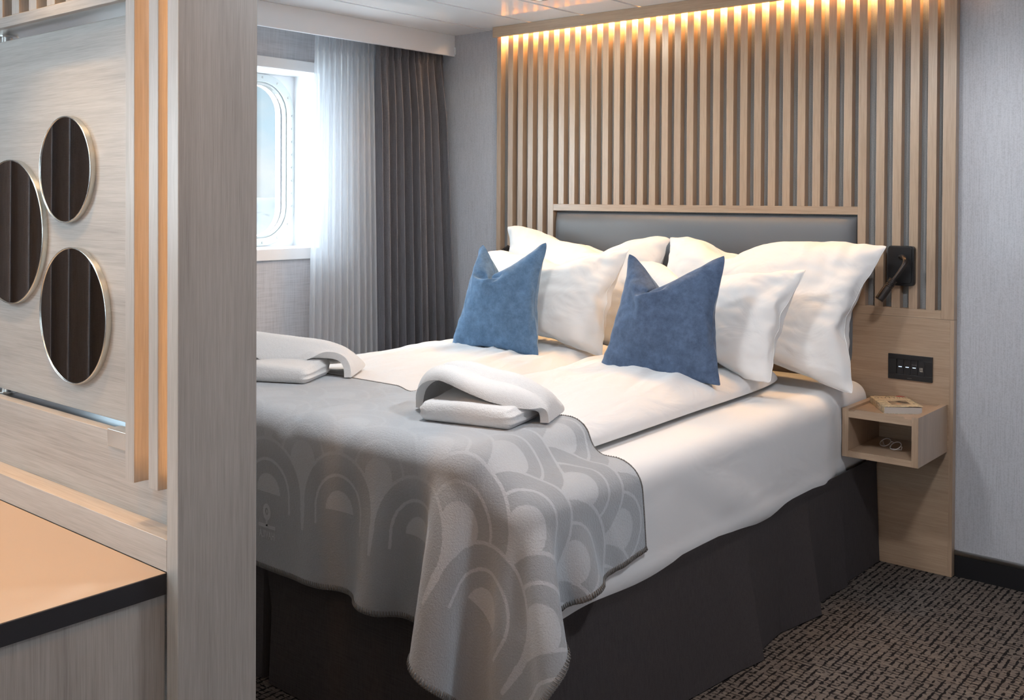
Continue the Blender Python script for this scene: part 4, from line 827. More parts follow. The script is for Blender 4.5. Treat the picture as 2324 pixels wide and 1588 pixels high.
0,0,-1,1,0,0,0,0,0,0,0,0,0,0,-1,1,0,0,0,0,0,0,0,0,0,0,0,0,0,0,0,0,0,0,-22,-1,0,0,0,0,0,0,0,0,0,0,-1,0,1,-1,0,0,1,-1,0,1,-1,0,0,1,0,-1,0,1,0,0,0,0,0,0,0,0,0,-1,0,1,0,0,-1,0,1,0,0,-1,1,-1,1,0,-1,1,-1,1,-1,0,0,0,1,0,-1,0,1,0,-1,0,1,-1,0,1,-1,1,-1,1,0,-1,0,0,0,0,1,0,
0,0,-1,0,0,0,0,1,0,-1,1,0,-23,0,1,-1,0,0,1,-1,0,0,0,0,0,0,0,0,0,0,0,0,0,0,0,0,0,0,-1,1,0,0,0,0,0,0,0,0,0,0,0,0,0,0,-1,1,0,0,0,0,-1,1,0,0,-1,1,0,-1,1,-1,1,0,0,0,0,-1,1,0,0,-1,1,0,0,0,0,-1,1,0,0,-1,1,0,0,0,0,0,0,0,0,-1,1,0,0,0,0,-1,1,0,0,0,-23,0,0,0,1,0,-1,0,0,0,
-1,1,0,0,-1,1,0,0,0,0,-1,0,0,0,0,0,1,-1,1,-1,0,0,1,0,0,0,0,-1,1,0,0,-1,1,-1,0,0,0,0,1,-1,0,0,1,-1,1,0,0,0,0,0,-1,0,0,1,0,-1,0,1,0,-1,0,1,-1,1,-1,0,0,1,-1,0,1,0,0,0,0,0,-1,1,0,0,0,0,0,0,-1,1,-1,1,-23,0,0,0,0,0,0,1,-1,0,0,0,0,0,0,0,-1,1,-1,1,0,0,0,0,0,-1,0,1,0,0,0,0,
0,0,0,0,0,1,-1,0,-1,1,0,0,0,0,0,0,0,0,0,0,0,0,-1,1,0,0,0,-1,1,0,0,0,-1,1,0,0,-1,1,0,-1,1,0,0,0,0,0,0,0,-1,1,0,0,-1,0,1,0,0,0,0,0,0,0,0,0,0,-1,-21,-1,-1,0,0,0,0,0,0,0,0,-1,0,0,0,0,1,-1,1,-1,0,0,-1,0,1,0,0,0,0,0,1,0,0,-1,0,0,0,0,0,0,1,0,-1,0,0,1,-1,0,0,0,0,1,-1,1,
0,-1,0,0,0,1,0,-1,0,0,1,-1,0,0,1,-1,0,1,-1,0,0,0,0,0,0,1,0,-1,0,0,1,0,0,0,0,0,0,0,-1,0,1,-1,1,0,-19,0,-1,-1,-1,-1,0,0,1,-1,0,0,0,0,0,0,0,0,0,0,0,-1,1,0,-1,1,0,0,0,1,-1,0,0,0,0,0,0,0,0,0,-1,0,1,0,0,-1,1,0,0,0,0,-1,1,-1,1,0,0,0,0,-1,0,1,0,0,-1,1,0,0,-1,1,0,-1,1,0,0,0,
0,0,0,-1,0,1,0,0,0,0,0,0,0,-1,0,0,1,0,-1,1,0,0,-19,0,0,0,-1,0,-1,-1,-1,0,0,-1,0,0,0,0,0,0,0,0,0,0,0,-1,1,0,0,0,0,0,0,0,0,1,0,0,0,0,-1,0,1,0,-1,0,1,0,-1,0,0,0,0,1,-1,1,-1,1,-1,0,0,1,-1,0,0,0,1,-1,0,0,1,-1,0,1,-1,0,0,0,0,0,0,1,0,-1,0,0,0,0,0,0,0,1,0,0,0,0,0,-1,0,0,
-22,0,0,0,0,0,-1,0,0,0,0,0,0,0,0,0,0,0,0,0,0,0,-1,1,-1,0,0,0,0,1,0,0,0,0,0,0,0,-1,1,0,0,-1,1,0,-1,0,1,0,0,0,0,-1,1,-1,1,-1,1,0,0,-1,1,0,0,-1,0,1,0,0,-1,1,0,-1,1,0,0,0,0,-1,1,-1,0,1,0,0,0,0,0,0,0,0,0,0,0,0,0,0,0,0,-24,1,0,0,0,0,1,-1,0,0,0,0,-1,-1,0,1,0,1,0,-1,0,-1,
0,0,0,1,0,0,0,0,0,0,0,0,0,0,0,1,0,-1,0,1,-1,0,0,0,0,0,0,0,0,0,0,1,-1,1,0,-1,0,1,-1,0,0,1,-1,0,0,0,0,0,0,0,0,0,0,0,0,1,-1,0,1,-1,0,0,0,0,0,0,0,0,0,0,0,0,0,1,-1,1,-22,-1,0,0,0,0,0,1,0,-1,0,0,0,0,0,0,0,0,0,0,0,0,0,0,0,-1,0,1,0,-1,1,0,0,0,0,0,-1,0,0,1,0,-1,1,0,
0,0,0,0,-1,1,0,0,0,-1,1,0,-1,1,0,-1,1,0,-1,0,1,0,0,-1,1,0,-1,1,0,-1,1,-1,1,-1,1,0,-1,0,1,0,0,0,0,0,0,0,0,0,0,0,0,-1,1,-1,-18,-1,-1,0,0,-1,0,-1,0,0,-1,0,-1,0,0,0,0,0,0,1,-1,0,-1,-1,0,1,0,0,1,0,0,0,0,0,0,0,1,0,0,-1,0,1,-1,0,0,0,0,0,0,0,0,0,0,0,0,0,1,-1,0,0,0,0,0,0,0,0,
0,0,0,0,0,0,0,0,0,0,0,0,0,0,0,1,-1,0,0,0,0,0,0,0,0,0,0,0,1,0,0,0,-15,-1,-1,-1,-1,-1,-1,-1,-1,0,0,0,0,0,-1,0,1,1,0,-1,0,-1,1,-1,1,-1,1,0,-1,1,0,0,0,0,0,0,0,0,0,0,0,-1,1,0,0,0,0,0,0,0,-1,1,-1,1,0,0,0,0,-1,1,-1,0,1,0,0,-1,0,1,0,-1,1,0,-1,1,0,0,0,0,-1,1,0,-1,0,1,0,0,0,0,
0,0,0,0,0,0,-1,1,-1,1,-19,-1,0,-1,-1,0,-1,1,0,0,0,-1,0,-2,0,0,2,-1,0,1,0,-1,-2,0,0,1,0,0,1,0,0,0,0,0,0,0,0,0,0,0,0,0,0,0,0,0,0,-1,1,0,0,0,0,0,0,1,0,-1,0,0,0,0,0,0,0,0,0,0,0,0,0,0,0,0,0,0,0,0,0,0,0,0,0,0,0,0,0,0,0,0,0,0,0,0,0,0,0,0,-22,0,0,-1,0,0,1,0,1,0,-1,0,
-1,0,0,0,0,1,0,0,-1,0,0,0,-1,0,0,1,0,0,-1,1,0,0,0,0,0,0,-1,1,0,0,-1,1,0,0,0,0,0,-1,1,-1,1,0,0,0,-1,1,0,-1,1,0,0,-1,0,1,0,0,-1,1,0,-1,1,0,-1,1,-1,1,0,-1,1,0,0,-1,0,0,0,1,0,0,0,0,0,0,0,0,0,0,-22,0,-1,1,1,1,2,1,0,-2,-2,0,1,-2,-1,0,2,1,0,-1,0,-2,-3,-3,0,2,1,0,1,0,1,0,0,0,
0,0,0,0,0,0,0,0,0,0,0,0,-1,1,-1,1,-1,1,-1,0,2,-1,1,0,-2,1,-1,0,0,1,0,0,-1,0,1,0,-1,1,0,-1,1,-1,1,-1,0,1,-1,0,1,0,0,0,0,-1,0,0,0,0,0,1,0,-1,1,0,-22,0,2,1,2,4,-1,-2,-4,-1,1,1,1,2,-1,0,0,0,0,-1,0,-1,-3,-1,0,0,1,0,-1,0,0,0,0,0,0,0,0,-1,1,0,-1,1,0,-1,0,0,1,-1,1,-1,1,-1,1,-1,0,2,
0,-1,0,-1,1,0,0,0,-1,0,1,0,0,-1,1,0,-1,1,0,0,0,0,0,0,0,1,-1,0,0,0,1,0,0,0,0,1,0,-1,1,0,-1,1,-19,1,3,4,2,-3,-3,-4,-1,0,2,1,3,4,-1,-1,0,0,-1,0,0,0,-3,-2,-1,0,-1,0,0,0,-1,0,0,0,-1,0,0,0,0,-1,1,-1,1,0,0,-1,0,1,-1,1,-1,1,-1,1,1,1,0,-1,-2,1,0,0,0,0,1,0,-1,0,0,1,0,-1,1,0,0,0,0,0,
1,-1,1,-1,1,0,1,0,0,0,0,1,0,0,0,1,-1,1,0,1,-15,4,3,0,-4,-5,-3,0,1,3,2,4,3,1,1,1,-1,-2,-1,0,0,-1,2,0,0,-2,-2,-1,-1,-1,0,-1,0,-1,1,-1,0,0,-1,1,-1,0,0,0,0,0,0,0,1,-1,1,0,0,0,1,0,0,0,0,-1,1,0,0,0,0,-1,1,0,0,0,0,1,0,-1,0,1,0,0,0,1,-1,1,0,1,-1,1,0,0,1,0,0,0,1,0,0,0,1,0,-7,4,
-3,-6,-5,-2,-1,2,3,3,4,4,1,-3,2,2,-1,-1,0,2,-1,-3,1,2,0,-1,1,-2,-1,-1,0,-1,-1,0,0,0,-1,0,0,-1,1,0,-1,0,0,1,0,-1,0,1,0,0,1,-1,2,-2,0,2,-1,1,-1,0,0,0,0,1,0,0,0,0,0,0,0,1,0,0,-1,1,0,0,1,0,0,0,1,0,0,1,0,0,1,0,0,0,1,0,0,0,-1,-6,-6,-5,-1,-1,3,3,4,5,4,1,-5,-2,2,2,0,1,2,-1,-3,-3,-2,1,
1,1,2,3,1,0,-1,0,0,0,-1,0,0,0,0,0,-1,0,0,0,0,0,0,1,0,0,0,0,0,1,-3,-1,0,1,4,-1,0,0,0,0,0,0,0,0,0,0,0,0,0,0,0,0,1,0,0,0,0,0,0,0,0,0,0,0,0,0,0,0,0,0,0,0,0,0,-8,-6,-4,-1,0,3,4,4,5,4,0,-6,-3,0,4,2,1,1,0,-4,-4,-2,1,0,0,3,2,3,1,0,0,0,0,-1,-1,0,0,1,0,1,0,0,0,0,0,0,
0,0,0,0,0,0,0,0,-1,0,0,0,1,0,0,0,0,0,0,0,0,0,0,0,0,0,0,0,0,0,0,0,0,0,0,0,0,0,0,0,0,0,0,0,0,0,0,0,0,0,0,0,-14,-4,-1,1,3,4,4,6,4,-2,-5,-5,-1,5,3,2,0,-1,-3,-4,-4,1,1,1,2,1,4,2,0,0,0,0,-1,-1,0,0,0,0,1,0,1,0,0,0,0,0,0,0,0,0,0,0,0,0,0,0,0,0,0,0,0,0,0,0,0,0,0,0,
0,0,0,0,0,0,0,0,0,0,0,0,0,0,0,0,0,0,0,0,0,0,0,0,0,0,0,0,0,0,-19,0,2,3,4,5,5,4,-3,-5,-5,-2,3,6,3,-1,-1,-2,-4,-4,0,0,1,2,1,3,1,3,2,2,-1,-1,-2,-1,-1,-1,1,0,1,1,0,1,0,0,0,0,-1,0,-1,1,0,0,0,0,-1,1,0,0,0,0,0,0,0,0,0,0,0,0,0,0,0,0,0,0,0,0,0,0,0,0,0,0,0,0,0,0,0,0,0,0,
0,0,0,0,0,0,0,-1,-18,2,3,5,4,6,4,-5,-5,-5,-3,3,6,4,0,-1,-3,-4,-3,-2,-1,2,2,1,2,2,4,1,2,0,1,-2,-2,-2,0,0,-1,1,0,1,1,1,0,0,0,-1,0,-1,1,-1,0,1,0,1,-1,0,0,-1,1,0,0,0,0,0,0,0,0,0,0,-1,0,1,0,0,1,0,0,-1,0,-1,0,1,0,0,0,0,0,0,0,0,0,0,0,0,0,0,0,0,-16,4,5,4,6,3,-9,-3,-3,-3,2,6,5,2,
-2,-4,-3,-2,-4,0,1,1,1,2,3,2,1,1,2,1,0,-1,-2,-2,-1,-1,1,0,1,1,2,0,1,0,-1,0,-1,0,-1,0,1,0,0,0,0,0,0,0,0,0,0,0,0,0,0,0,0,0,-1,1,0,-1,1,1,-1,0,0,0,0,0,0,-1,1,0,0,0,0,0,0,0,0,0,0,0,0,0,0,0,-10,4,4,6,2,-7,-7,-1,-3,2,5,5,4,-2,-3,-3,-4,-4,-1,0,1,2,1,3,3,2,2,1,0,1,-1,-1,-1,-1,-1,0,
-1,0,1,1,1,1,0,0,0,-1,0,-1,1,0,0,0,0,0,0,-1,1,0,0,0,0,0,0,0,1,0,-1,0,0,0,0,0,0,0,0,1,-1,0,0,0,0,0,-1,1,0,1,0,-1,0,0,0,0,0,0,0,0,0,0,-6,5,5,2,-5,-6,4,-7,-1,3,6,4,-1,-4,-3,-3,-2,-3,-1,0,2,1,3,3,1,3,1,0,1,0,0,0,-2,-1,-2,0,-1,1,1,1,1,0,1,1,-1,0,-1,0,-1,0,0,0,1,0,0,0,-1,1,
0,0,0,0,0,0,0,0,1,-1,0,-1,0,1,0,0,1,-1,1,0,-2,1,-1,1,0,0,1,-1,0,0,0,0,0,0,0,0,0,0,0,0,0,4,1,-3,-4,-1,-5,-2,4,6,4,1,-4,-3,-4,-3,-3,-1,0,1,1,2,4,2,3,1,1,0,0,0,0,-1,-1,-2,0,-1,1,0,0,1,1,1,1,-1,1,-1,-1,-1,0,0,0,1,0,0,0,0,0,0,0,0,0,0,0,0,0,0,0,0,0,0,0,-1,1,0,0,1,-1,0,0,-1,
1,-1,1,0,0,0,0,0,0,0,0,0,0,0,0,0,0,0,4,2,-3,-4,-3,-5,-1,5,4,4,2,-8,-2,0,-3,-3,-2,0,0,1,2,3,2,3,2,2,-1,0,1,0,-1,-1,0,-1,-1,-1,0,0,0,2,1,1,0,1,-1,0,-1,0,0,0,0,0,0,0,0,0,0,0,0,0,0,0,0,0,0,0,0,0,-1,0,0,1,-1,1,1,-1,1,-1,0,0,-1,1,0,0,0,0,0,0,0,0,0,0,0,0,0,0,0,0,5,-3,-3,-4,
-4,0,4,3,4,4,-3,-3,-4,-2,-3,-3,-1,0,0,2,1,4,3,2,2,1,0,1,-1,0,-1,0,-1,-1,-1,0,-1,0,1,0,1,1,1,0,1,-1,0,-1,-1,0,0,0,1,0,0,1,-1,0,0,0,0,0,0,1,-1,0,0,0,0,0,0,-1,1,1,-1,1,-1,0,0,-1,1,-1,0,1,0,0,0,0,0,0,0,0,0,0,0,0,0,0,2,-2,-3,-5,-1,3,4,4,3,0,-5,0,0,-7,-4,-2,0,0,1,1,3,3,3,2,2,0,
0,0,0,-1,0,-1,-1,0,-1,-1,0,0,1,0,2,1,0,0,0,0,-1,0,0,-1,0,1,0,0,0,0,0,0,0,0,0,0,0,0,0,1,-1,0,0,-1,0,1,0,0,1,-1,1,0,-1,0,-1,1,0,0,0,0,0,1,-1,0,0,0,0,0,0,0,0,0,0,-3,-4,-2,3,4,3,4,2,-4,-3,0,-6,-5,-2,0,0,0,2,1,4,3,2,3,1,1,-1,-1,0,-1,0,-1,0,-1,-1,0,0,0,0,1,0,1,1,1,-1,1,-1,-1,
-1,0,0,0,1,0,0,0,0,0,0,0,0,0,0,0,1,-1,1,-1,-1,1,-1,0,1,0,1,0,-1,0,0,0,0,-1,1,0,0,1,-1,0,0,0,0,0,0,0,0,0,0,0,-2,-4,-2,2,3,4,3,3,-2,-5,0,-4,-5,-3,-1,0,0,0,2,3,3,3,3,1,1,-1,0,0,0,-1,-1,-1,0,-1,1,-1,-1,1,-1,1,1,1,0,1,1,-1,0,-1,0,0,-1,0,0,1,0,0,0,0,0,0,0,0,0,0,0,0,0,0,0,-1,
1,0,0,1,-1,1,0,-1,0,-1,0,0,0,1,0,0,1,-1,0,0,-1,0,1,0,0,0,0,0,-5,-2,1,4,3,3,4,-1,-5,-2,-2,-6,-3,-2,0,-1,0,2,2,4,3,3,1,2,1,0,0,-1,-1,-1,-1,0,-1,0,-1,0,0,-1,1,0,1,0,2,0,0,0,0,0,-1,-1,1,-1,1,0,0,-1,1,0,-1,1,0,0,0,0,0,1,-1,0,-1,0,0,0,0,1,1,0,0,0,-2,1,0,0,0,0,1,-1,0,0,0,-1,1,0,
0,0,0,0,0,-1,-5,1,2,3,3,4,-1,-4,-3,-1,-5,-4,-3,-1,1,0,1,1,2,4,3,2,3,1,0,-1,-1,0,-1,-1,0,0,-1,0,-1,-1,0,0,1,0,0,2,0,0,1,1,0,-2,0,0,-1,0,0,0,1,0,0,0,0,0,0,-1,1,0,1,-1,0,0,0,-1,0,1,0,0,1,-1,1,-1,0,-1,0,0,0,0,1,0,0,0,0,0,0,0,-1,1,0,0,0,0,-3,1,3,3,3,1,-3,-5,0,-5,-5,-2,-2,1,-1,1,
0,3,3,3,3,3,2,1,-1,0,0,-1,-5,2,1,0,0,-1,-1,-1,0,0,-1,1,1,0,1,1,0,0,0,0,-1,0,-1,1,-1,1,0,0,0,0,0,0,0,0,0,0,0,0,0,-1,0,1,0,-1,1,1,-1,1,-1,1,-1,0,-1,0,0,1,0,1,-1,0,0,0,0,0,0,0,0,0,0,0,-2,3,2,4,2,-4,-5,0,-4,-5,-3,-2,1,0,0,0,2,2,4,3,3,2,2,-1,1,-1,-1,-6,-2,-1,4,3,1,-2,-2,0,-1,0,
1,-1,1,2,0,1,0,0,1,-1,0,-1,0,-1,0,0,0,1,0,0,0,0,0,0,0,1,-1,1,0,-1,-1,0,0,0,1,0,1,0,0,0,0,-2,1,0,0,0,0,0,1,0,-1,0,0,0,0,-1,1,0,0,0,1,2,4,2,-4,-5,0,-2,-5,-3,-3,-1,1,0,-1,1,2,3,4,3,4,2,-1,1,-1,0,-2,-2,0,0,0,1,1,0,-2,-1,-1,-1,0,1,0,0,2,0,1,1,0,0,-2,0,0,-1,0,0,1,-1,1,-1,1,0,
0,1,-1,0,1,-1,0,0,0,-1,0,1,0,0,0,0,1,-1,0,0,-1,0,0,0,1,0,0,0,0,0,0,0,0,0,0,0,0,0,2,4,1,-3,-4,0,0,-6,-4,-3,0,0,0,-1,1,1,3,4,2,5,1,2,0,0,-1,0,-2,-2,0,0,0,1,0,1,-2,-1,-1,0,-1,1,0,1,0,2,-1,2,0,0,-1,-1,0,-1,0,0,0,1,-1,1,0,0,0,0,0,1,-1,0,0,0,-1,0,0,0,0,1,1,0,0,0,-1,0,0,-1,
0,1,0,0,0,0,0,0,0,0,0,0,-1,1,0,0,563,23,23,23,23,24,23,23,23,23,23,20,15,11,5,0,1,11,16,21,22,18,12,6,0,-1,0,0,0,0,0,0,0,0,0,0,0,0,0,0,0,0,0,0,0,0,0,0,0,0,0,0,0,-1,-8,-4,2,7,4,0,0,0,0,0,0,0,0,0,0,0,0,0,0,0,0,0,0,0,0,0,0,0,0,0,0,0,0,0,0,0,0,0,0,0,0,0,0,-6,-3,0,0,1,0,-1,
0,0,0,1,-1,0,2,0,0,1,1,0,-1,-1,0,0,1,-1,1,0,0,0,0,0,0,0,0,0,0,0,0,0,0,0,0,0,0,0,0,0,0,0,0,0,0,0,0,0,0,1,-1,0,0,0,0,0,0,0,0,0,0,0,0,0,0,0,0,0,0,0,0,0,0,0,0,0,0,0,0,0,0,0,0,0,0,0,0,0,0,0,0,0,-2,0,0,-1,0,0,0,0,0,0,0,1,0,1,1,0,1,0,-1,0,-1,1,-1,1,0,0,0,0,
0,0,0,0,0,0,0,0,0,0,0,0,0,0,0,0,0,0,0,0,0,0,0,0,0,0,1,-1,0,0,0,0,0,0,0,0,0,0,0,0,0,0,0,0,0,0,0,0,0,0,0,0,0,0,0,0,0,0,0,0,0,0,0,0,0,0,0,0,0,1,-3,0,0,1,0,0,0,0,0,-1,1,0,0,1,1,0,1,-1,1,-1,0,-1,1,0,0,0,0,0,0,0,0,0,0,0,0,0,0,0,0,0,0,0,0,0,0,0,0,0,0,0,
0,0,0,0,0,0,0,0,0,0,0,0,0,0,0,0,0,0,0,0,0,0,0,0,0,0,0,0,0,0,0,0,0,0,0,0,0,0,0,0,0,0,0,0,0,0,0,0,-2,0,0,-1,0,0,0,1,0,0,0,0,1,0,0,1,0,1,-1,0,-1,1,0,0,0,0,0,0,0,0,0,0,0,0,0,0,0,0,0,0,0,0,0,0,0,0,0,0,0,0,0,0,0,0,0,0,0,0,0,0,0,0,0,0,0,0,0,0,0,0,0,0,
0,0,0,0,0,0,0,0,0,0,0,0,0,0,0,0,0,0,0,0,0,0,0,0,0,0,-2,0,0,0,0,0,0,0,0,0,0,0,0,1,1,0,1,-1,0,-1,0,0,0,1,0,0,0,0,0,0,0,0,0,0,0,0,0,0,0,0,0,0,0,0,0,0,0,0,0,0,0,0,0,0,0,0,0,-1,1,0,0,0,0,0,0,0,0,0,0,0,0,0,0,0,0,0,0,0,0,0,0,0,0,0,0,0,0,0,0,0,0,0,0,0,
0,0,0,0,-2,0,0,0,0,0,0,-1,0,1,0,0,1,0,0,2,-1,1,0,-1,-1,0,1,0,0,0,0,0,0,0,0,0,0,0,0,0,0,0,0,0,0,0,0,0,0,0,0,0,0,0,0,0,0,0,0,0,0,0,0,0,0,0,0,0,0,0,0,0,0,0,0,0,0,0,0,0,0,0,0,0,0,0,0,0,0,0,0,0,0,0,0,0,0,0,0,0,0,1,-2,0,0,0,0,0,0,0,0,0,0,1,-1,1,1,0,1,-1,
0,0,-1,0,0,1,-1,1,0,0,0,0,0,0,0,0,0,0,0,0,0,0,0,0,0,0,0,0,0,0,0,0,0,0,0,0,0,0,0,0,0,0,0,0,0,0,0,0,0,0,0,0,0,0,0,0,0,0,0,0,0,0,0,0,0,0,0,0,0,0,0,0,0,0,0,0,0,0,0,0,-2,0,0,0,0,0,0,0,0,-1,0,1,1,0,0,1,0,1,-1,-1,1,0,0,-1,1,0,0,0,0,0,0,0,0,0,0,0,0,0,0,0,
0,0,0,0,0,0,0,0,0,0,0,0,0,0,0,0,0,0,0,0,0,0,0,0,0,0,0,0,0,0,0,0,0,0,0,0,0,0,0,0,0,0,0,0,0,0,0,0,0,0,0,0,0,0,0,0,0,0,-2,0,0,0,0,0,0,0,0,0,1,-1,0,1,1,0,0,0,0,0,-1,0,0,1,0,0,0,0,0,0,0,0,0,0,0,0,0,0,0,0,0,0,0,0,0,0,0,0,0,0,0,0,0,0,1,0,-1,0,0,0,0,0,
0,0,0,0,0,0,0,0,0,0,0,0,0,0,0,0,0,0,0,0,0,0,0,0,0,0,0,0,0,0,0,0,0,0,0,0,-3,0,0,0,0,1,0,0,0,0,-1,1,0,0,1,0,2,-1,0,0,-1,0,1,0,0,0,0,0,0,0,0,0,0,0,0,0,0,0,0,0,0,0,0,0,0,0,0,0,0,0,0,0,0,0,0,0,1,-1,0,0,0,0,0,0,0,0,0,0,0,0,0,0,0,0,0,0,0,0,0,0,0,0,0,0,
0,0,0,0,0,0,0,0,0,0,0,0,0,0,-1,-1,0,0,0,-1,0,1,0,0,0,0,1,0,0,1,0,0,0,-1,0,0,0,1,0,0,0,0,0,0,0,0,0,0,0,0,0,0,0,0,0,0,0,0,0,0,0,0,0,0,0,0,0,0,0,0,0,-1,1,0,0,0,0,0,0,0,0,0,0,0,0,0,0,0,0,0,0,0,0,0,0,0,0,0,0,0,0,0,0,0,0,0,0,0,0,0,0,1,-1,1,-1,-1,0,0,-1,0,
0,0,0,0,0,1,1,1,0,0,0,0,0,-2,1,0,1,0,0,0,0,0,0,0,0,0,0,0,0,0,0,0,0,0,0,0,0,0,0,0,0,0,0,0,0,1,-1,0,0,0,0,0,0,0,0,0,0,0,0,0,0,0,0,0,0,0,0,0,0,0,0,0,0,0,0,0,0,0,0,0,0,0,0,0,0,0,0,0,0,0,0,-1,0,1,-1,0,0,-1,-1,0,1,0,0,1,0,0,1,0,0,0,-1,0,0,1,0,0,0,0,0,0,
0,0,0,0,0,0,0,0,0,0,0,0,0,0,0,0,0,0,0,0,0,0,0,0,0,0,0,0,0,0,0,0,0,0,0,0,0,0,0,0,0,0,0,0,0,0,0,0,0,0,0,0,0,0,0,0,0,0,0,0,0,0,0,0,0,0,0,0,-2,0,0,0,0,-1,1,-1,0,0,-1,1,1,0,1,1,-1,1,0,-1,-1,1,0,1,0,0,0,0,0,0,0,0,0,0,0,0,0,0,0,0,0,0,0,0,0,0,0,0,0,0,0,0,
0,0,1,0,-1,0,0,0,0,0,0,0,0,0,0,0,0,0,0,0,0,0,0,0,0,0,0,0,0,0,0,0,0,0,0,0,0,0,0,0,0,0,0,0,0,0,-4,1,0,-1,1,0,-1,1,0,0,0,0,0,1,0,1,1,0,-1,0,0,-1,1,0,1,0,0,0,0,0,0,0,0,0,0,0,0,0,0,0,0,0,0,0,0,0,0,0,0,0,0,0,0,0,0,0,0,0,0,0,0,0,0,0,0,0,0,0,0,0,0,0,0,0,
0,0,0,0,0,0,0,0,0,0,0,0,0,0,0,0,0,0,0,0,0,0,0,0,-4,-1,1,0,-1,1,0,0,1,0,-1,0,1,0,2,0,0,0,0,0,0,-1,0,1,1,0,0,0,0,0,0,0,0,0,0,0,0,0,0,0,0,0,0,0,0,0,0,0,0,0,0,0,0,0,0,0,0,0,0,0,0,0,0,0,0,0,0,0,0,0,0,0,0,0,0,0,0,0,0,0,0,0,0,0,0,0,0,0,0,0,0,0,0,0,0,0,
0,0,-6,1,0,0,1,-1,1,-1,0,0,1,0,0,1,0,2,0,0,0,0,-1,0,0,1,1,0,0,0,0,0,0,0,0,0,0,0,0,0,0,0,0,0,0,0,0,0,0,0,0,0,0,0,0,0,0,0,0,0,0,0,0,0,0,0,0,0,0,0,0,0,0,0,0,0,0,0,0,0,0,0,0,0,0,0,0,0,0,0,0,0,0,0,0,0,0,0,0,0,-4,-1,-1,1,-1,1,0,1,-1,0,0,0,1,0,2,1,-1,1,0,0,
-1,0,1,0,1,0,0,0,0,0,0,0,0,0,0,0,0,0,0,0,0,0,0,0,0,0,0,0,0,0,0,0,0,0,0,0,0,0,0,0,0,0,0,0,0,0,0,0,0,0,0,0,0,0,0,0,0,0,0,0,0,0,0,0,0,0,0,0,0,0,0,0,0,0,0,0,0,1,-5,0,0,0,0,-1,0,-1,1,0,0,0,-1,3,0,1,0,-1,0,0,1,0,0,2,1,0,0,0,0,0,0,0,0,0,0,0,0,0,0,0,0,0,
0,0,0,0,0,0,0,0,0,0,0,0,1,0,0,-1,0,0,0,0,0,0,0,0,0,0,0,0,0,0,0,0,0,0,0,0,0,0,0,0,0,0,0,0,0,0,0,0,0,0,0,0,0,0,0,0,-6,0,0,-1,0,1,-1,1,0,0,0,-1,0,-1,1,1,0,0,0,0,1,0,2,2,1,0,0,0,0,0,0,0,0,0,0,0,0,0,0,0,0,0,0,0,0,0,0,0,0,0,0,0,0,0,0,1,0,-1,0,0,0,0,0,0,
0,0,0,0,0,0,0,0,0,0,0,0,0,0,0,0,0,0,0,0,0,0,0,0,0,0,0,0,0,0,0,0,0,0,-7,0,0,0,0,-1,1,0,-1,0,-1,-2,-3,-1,0,1,2,0,1,1,0,2,0,2,1,2,1,1,0,1,0,0,0,0,0,0,0,0,0,0,0,0,0,0,0,0,0,0,0,0,0,0,0,0,-1,0,0,0,1,0,0,0,0,0,0,0,0,0,0,0,0,0,0,0,0,0,0,0,0,0,-1,0,0,0,0,0,
0,-1,0,0,0,-1,0,0,0,-1,0,0,-5,-2,0,0,0,0,-1,1,0,-2,-2,-3,-1,-1,-1,0,1,0,1,0,1,0,0,0,1,2,1,1,2,0,1,0,1,0,1,0,0,0,1,0,0,0,0,0,0,0,0,0,0,0,0,-1,0,0,0,-2,-1,2,0,0,0,0,0,0,0,0,0,0,0,0,-1,0,0,0,0,0,-1,0,0,0,0,0,-1,0,0,-1,0,0,0,-1,0,0,0,-1,0,0,0,0,-9,1,-1,0,0,0,1,-3,-2,-1,
-3,0,-2,-3,0,0,2,1,-1,1,-1,0,-3,-2,2,2,3,1,1,1,0,2,0,0,0,1,0,1,-1,0,1,0,0,0,0,0,0,0,-1,0,0,0,0,-1,1,-1,1,0,-2,1,0,0,0,0,0,0,-1,0,0,0,1,-1,0,0,0,-1,1,-1,0,-1,1,-1,1,-1,-1,1,-1,0,-1,1,-1,0,-1,1,-1,0,0,0,-9,0,0,0,0,1,-2,-1,-2,-3,-1,-2,-1,0,0,-1,0,1,1,-1,0,0,-1,-2,-1,2,0,2,0,0,1,0,
0,1,0,0,0,0,1,0,0,0,0,0,0,0,0,-1,1,-1,0,0,-1,0,0,2,-1,-1,0,0,0,0,0,0,0,0,0,0,0,0,0,0,0,0,-1,1,-1,1,-1,0,0,0,-1,1,0,-1,0,0,0,-1,0,1,0,-1,0,0,0,0,-10,0,1,0,-1,-2,-2,-2,-2,-2,-1,-1,0,0,-2,1,1,0,0,-1,1,-1,-1,-1,-1,0,1,0,0,1,0,0,0,1,-1,0,1,0,0,0,0,0,0,0,0,0,0,0,0,0,-1,0,0,0,
1,1,1,-2,-2,0,1,0,0,0,0,0,1,-1,0,0,0,0,0,-1,1,-1,1,-1,1,0,-1,1,0,-1,0,0,0,0,1,0,0,-1,0,0,0,1,-1,1,-9,1,-1,-1,-2,-2,-2,-2,-1,-1,-1,0,1,0,0,-1,0,0,0,1,-1,-1,0,0,0,0,-1,-1,1,0,0,0,0,-1,1,-1,1,-1,0,1,-1,1,0,0,0,-1,0,1,-1,0,1,0,-1,0,1,1,-1,0,-1,1,-1,0,0,0,0,0,0,1,-1,0,0,1,-1,1,-1,1,
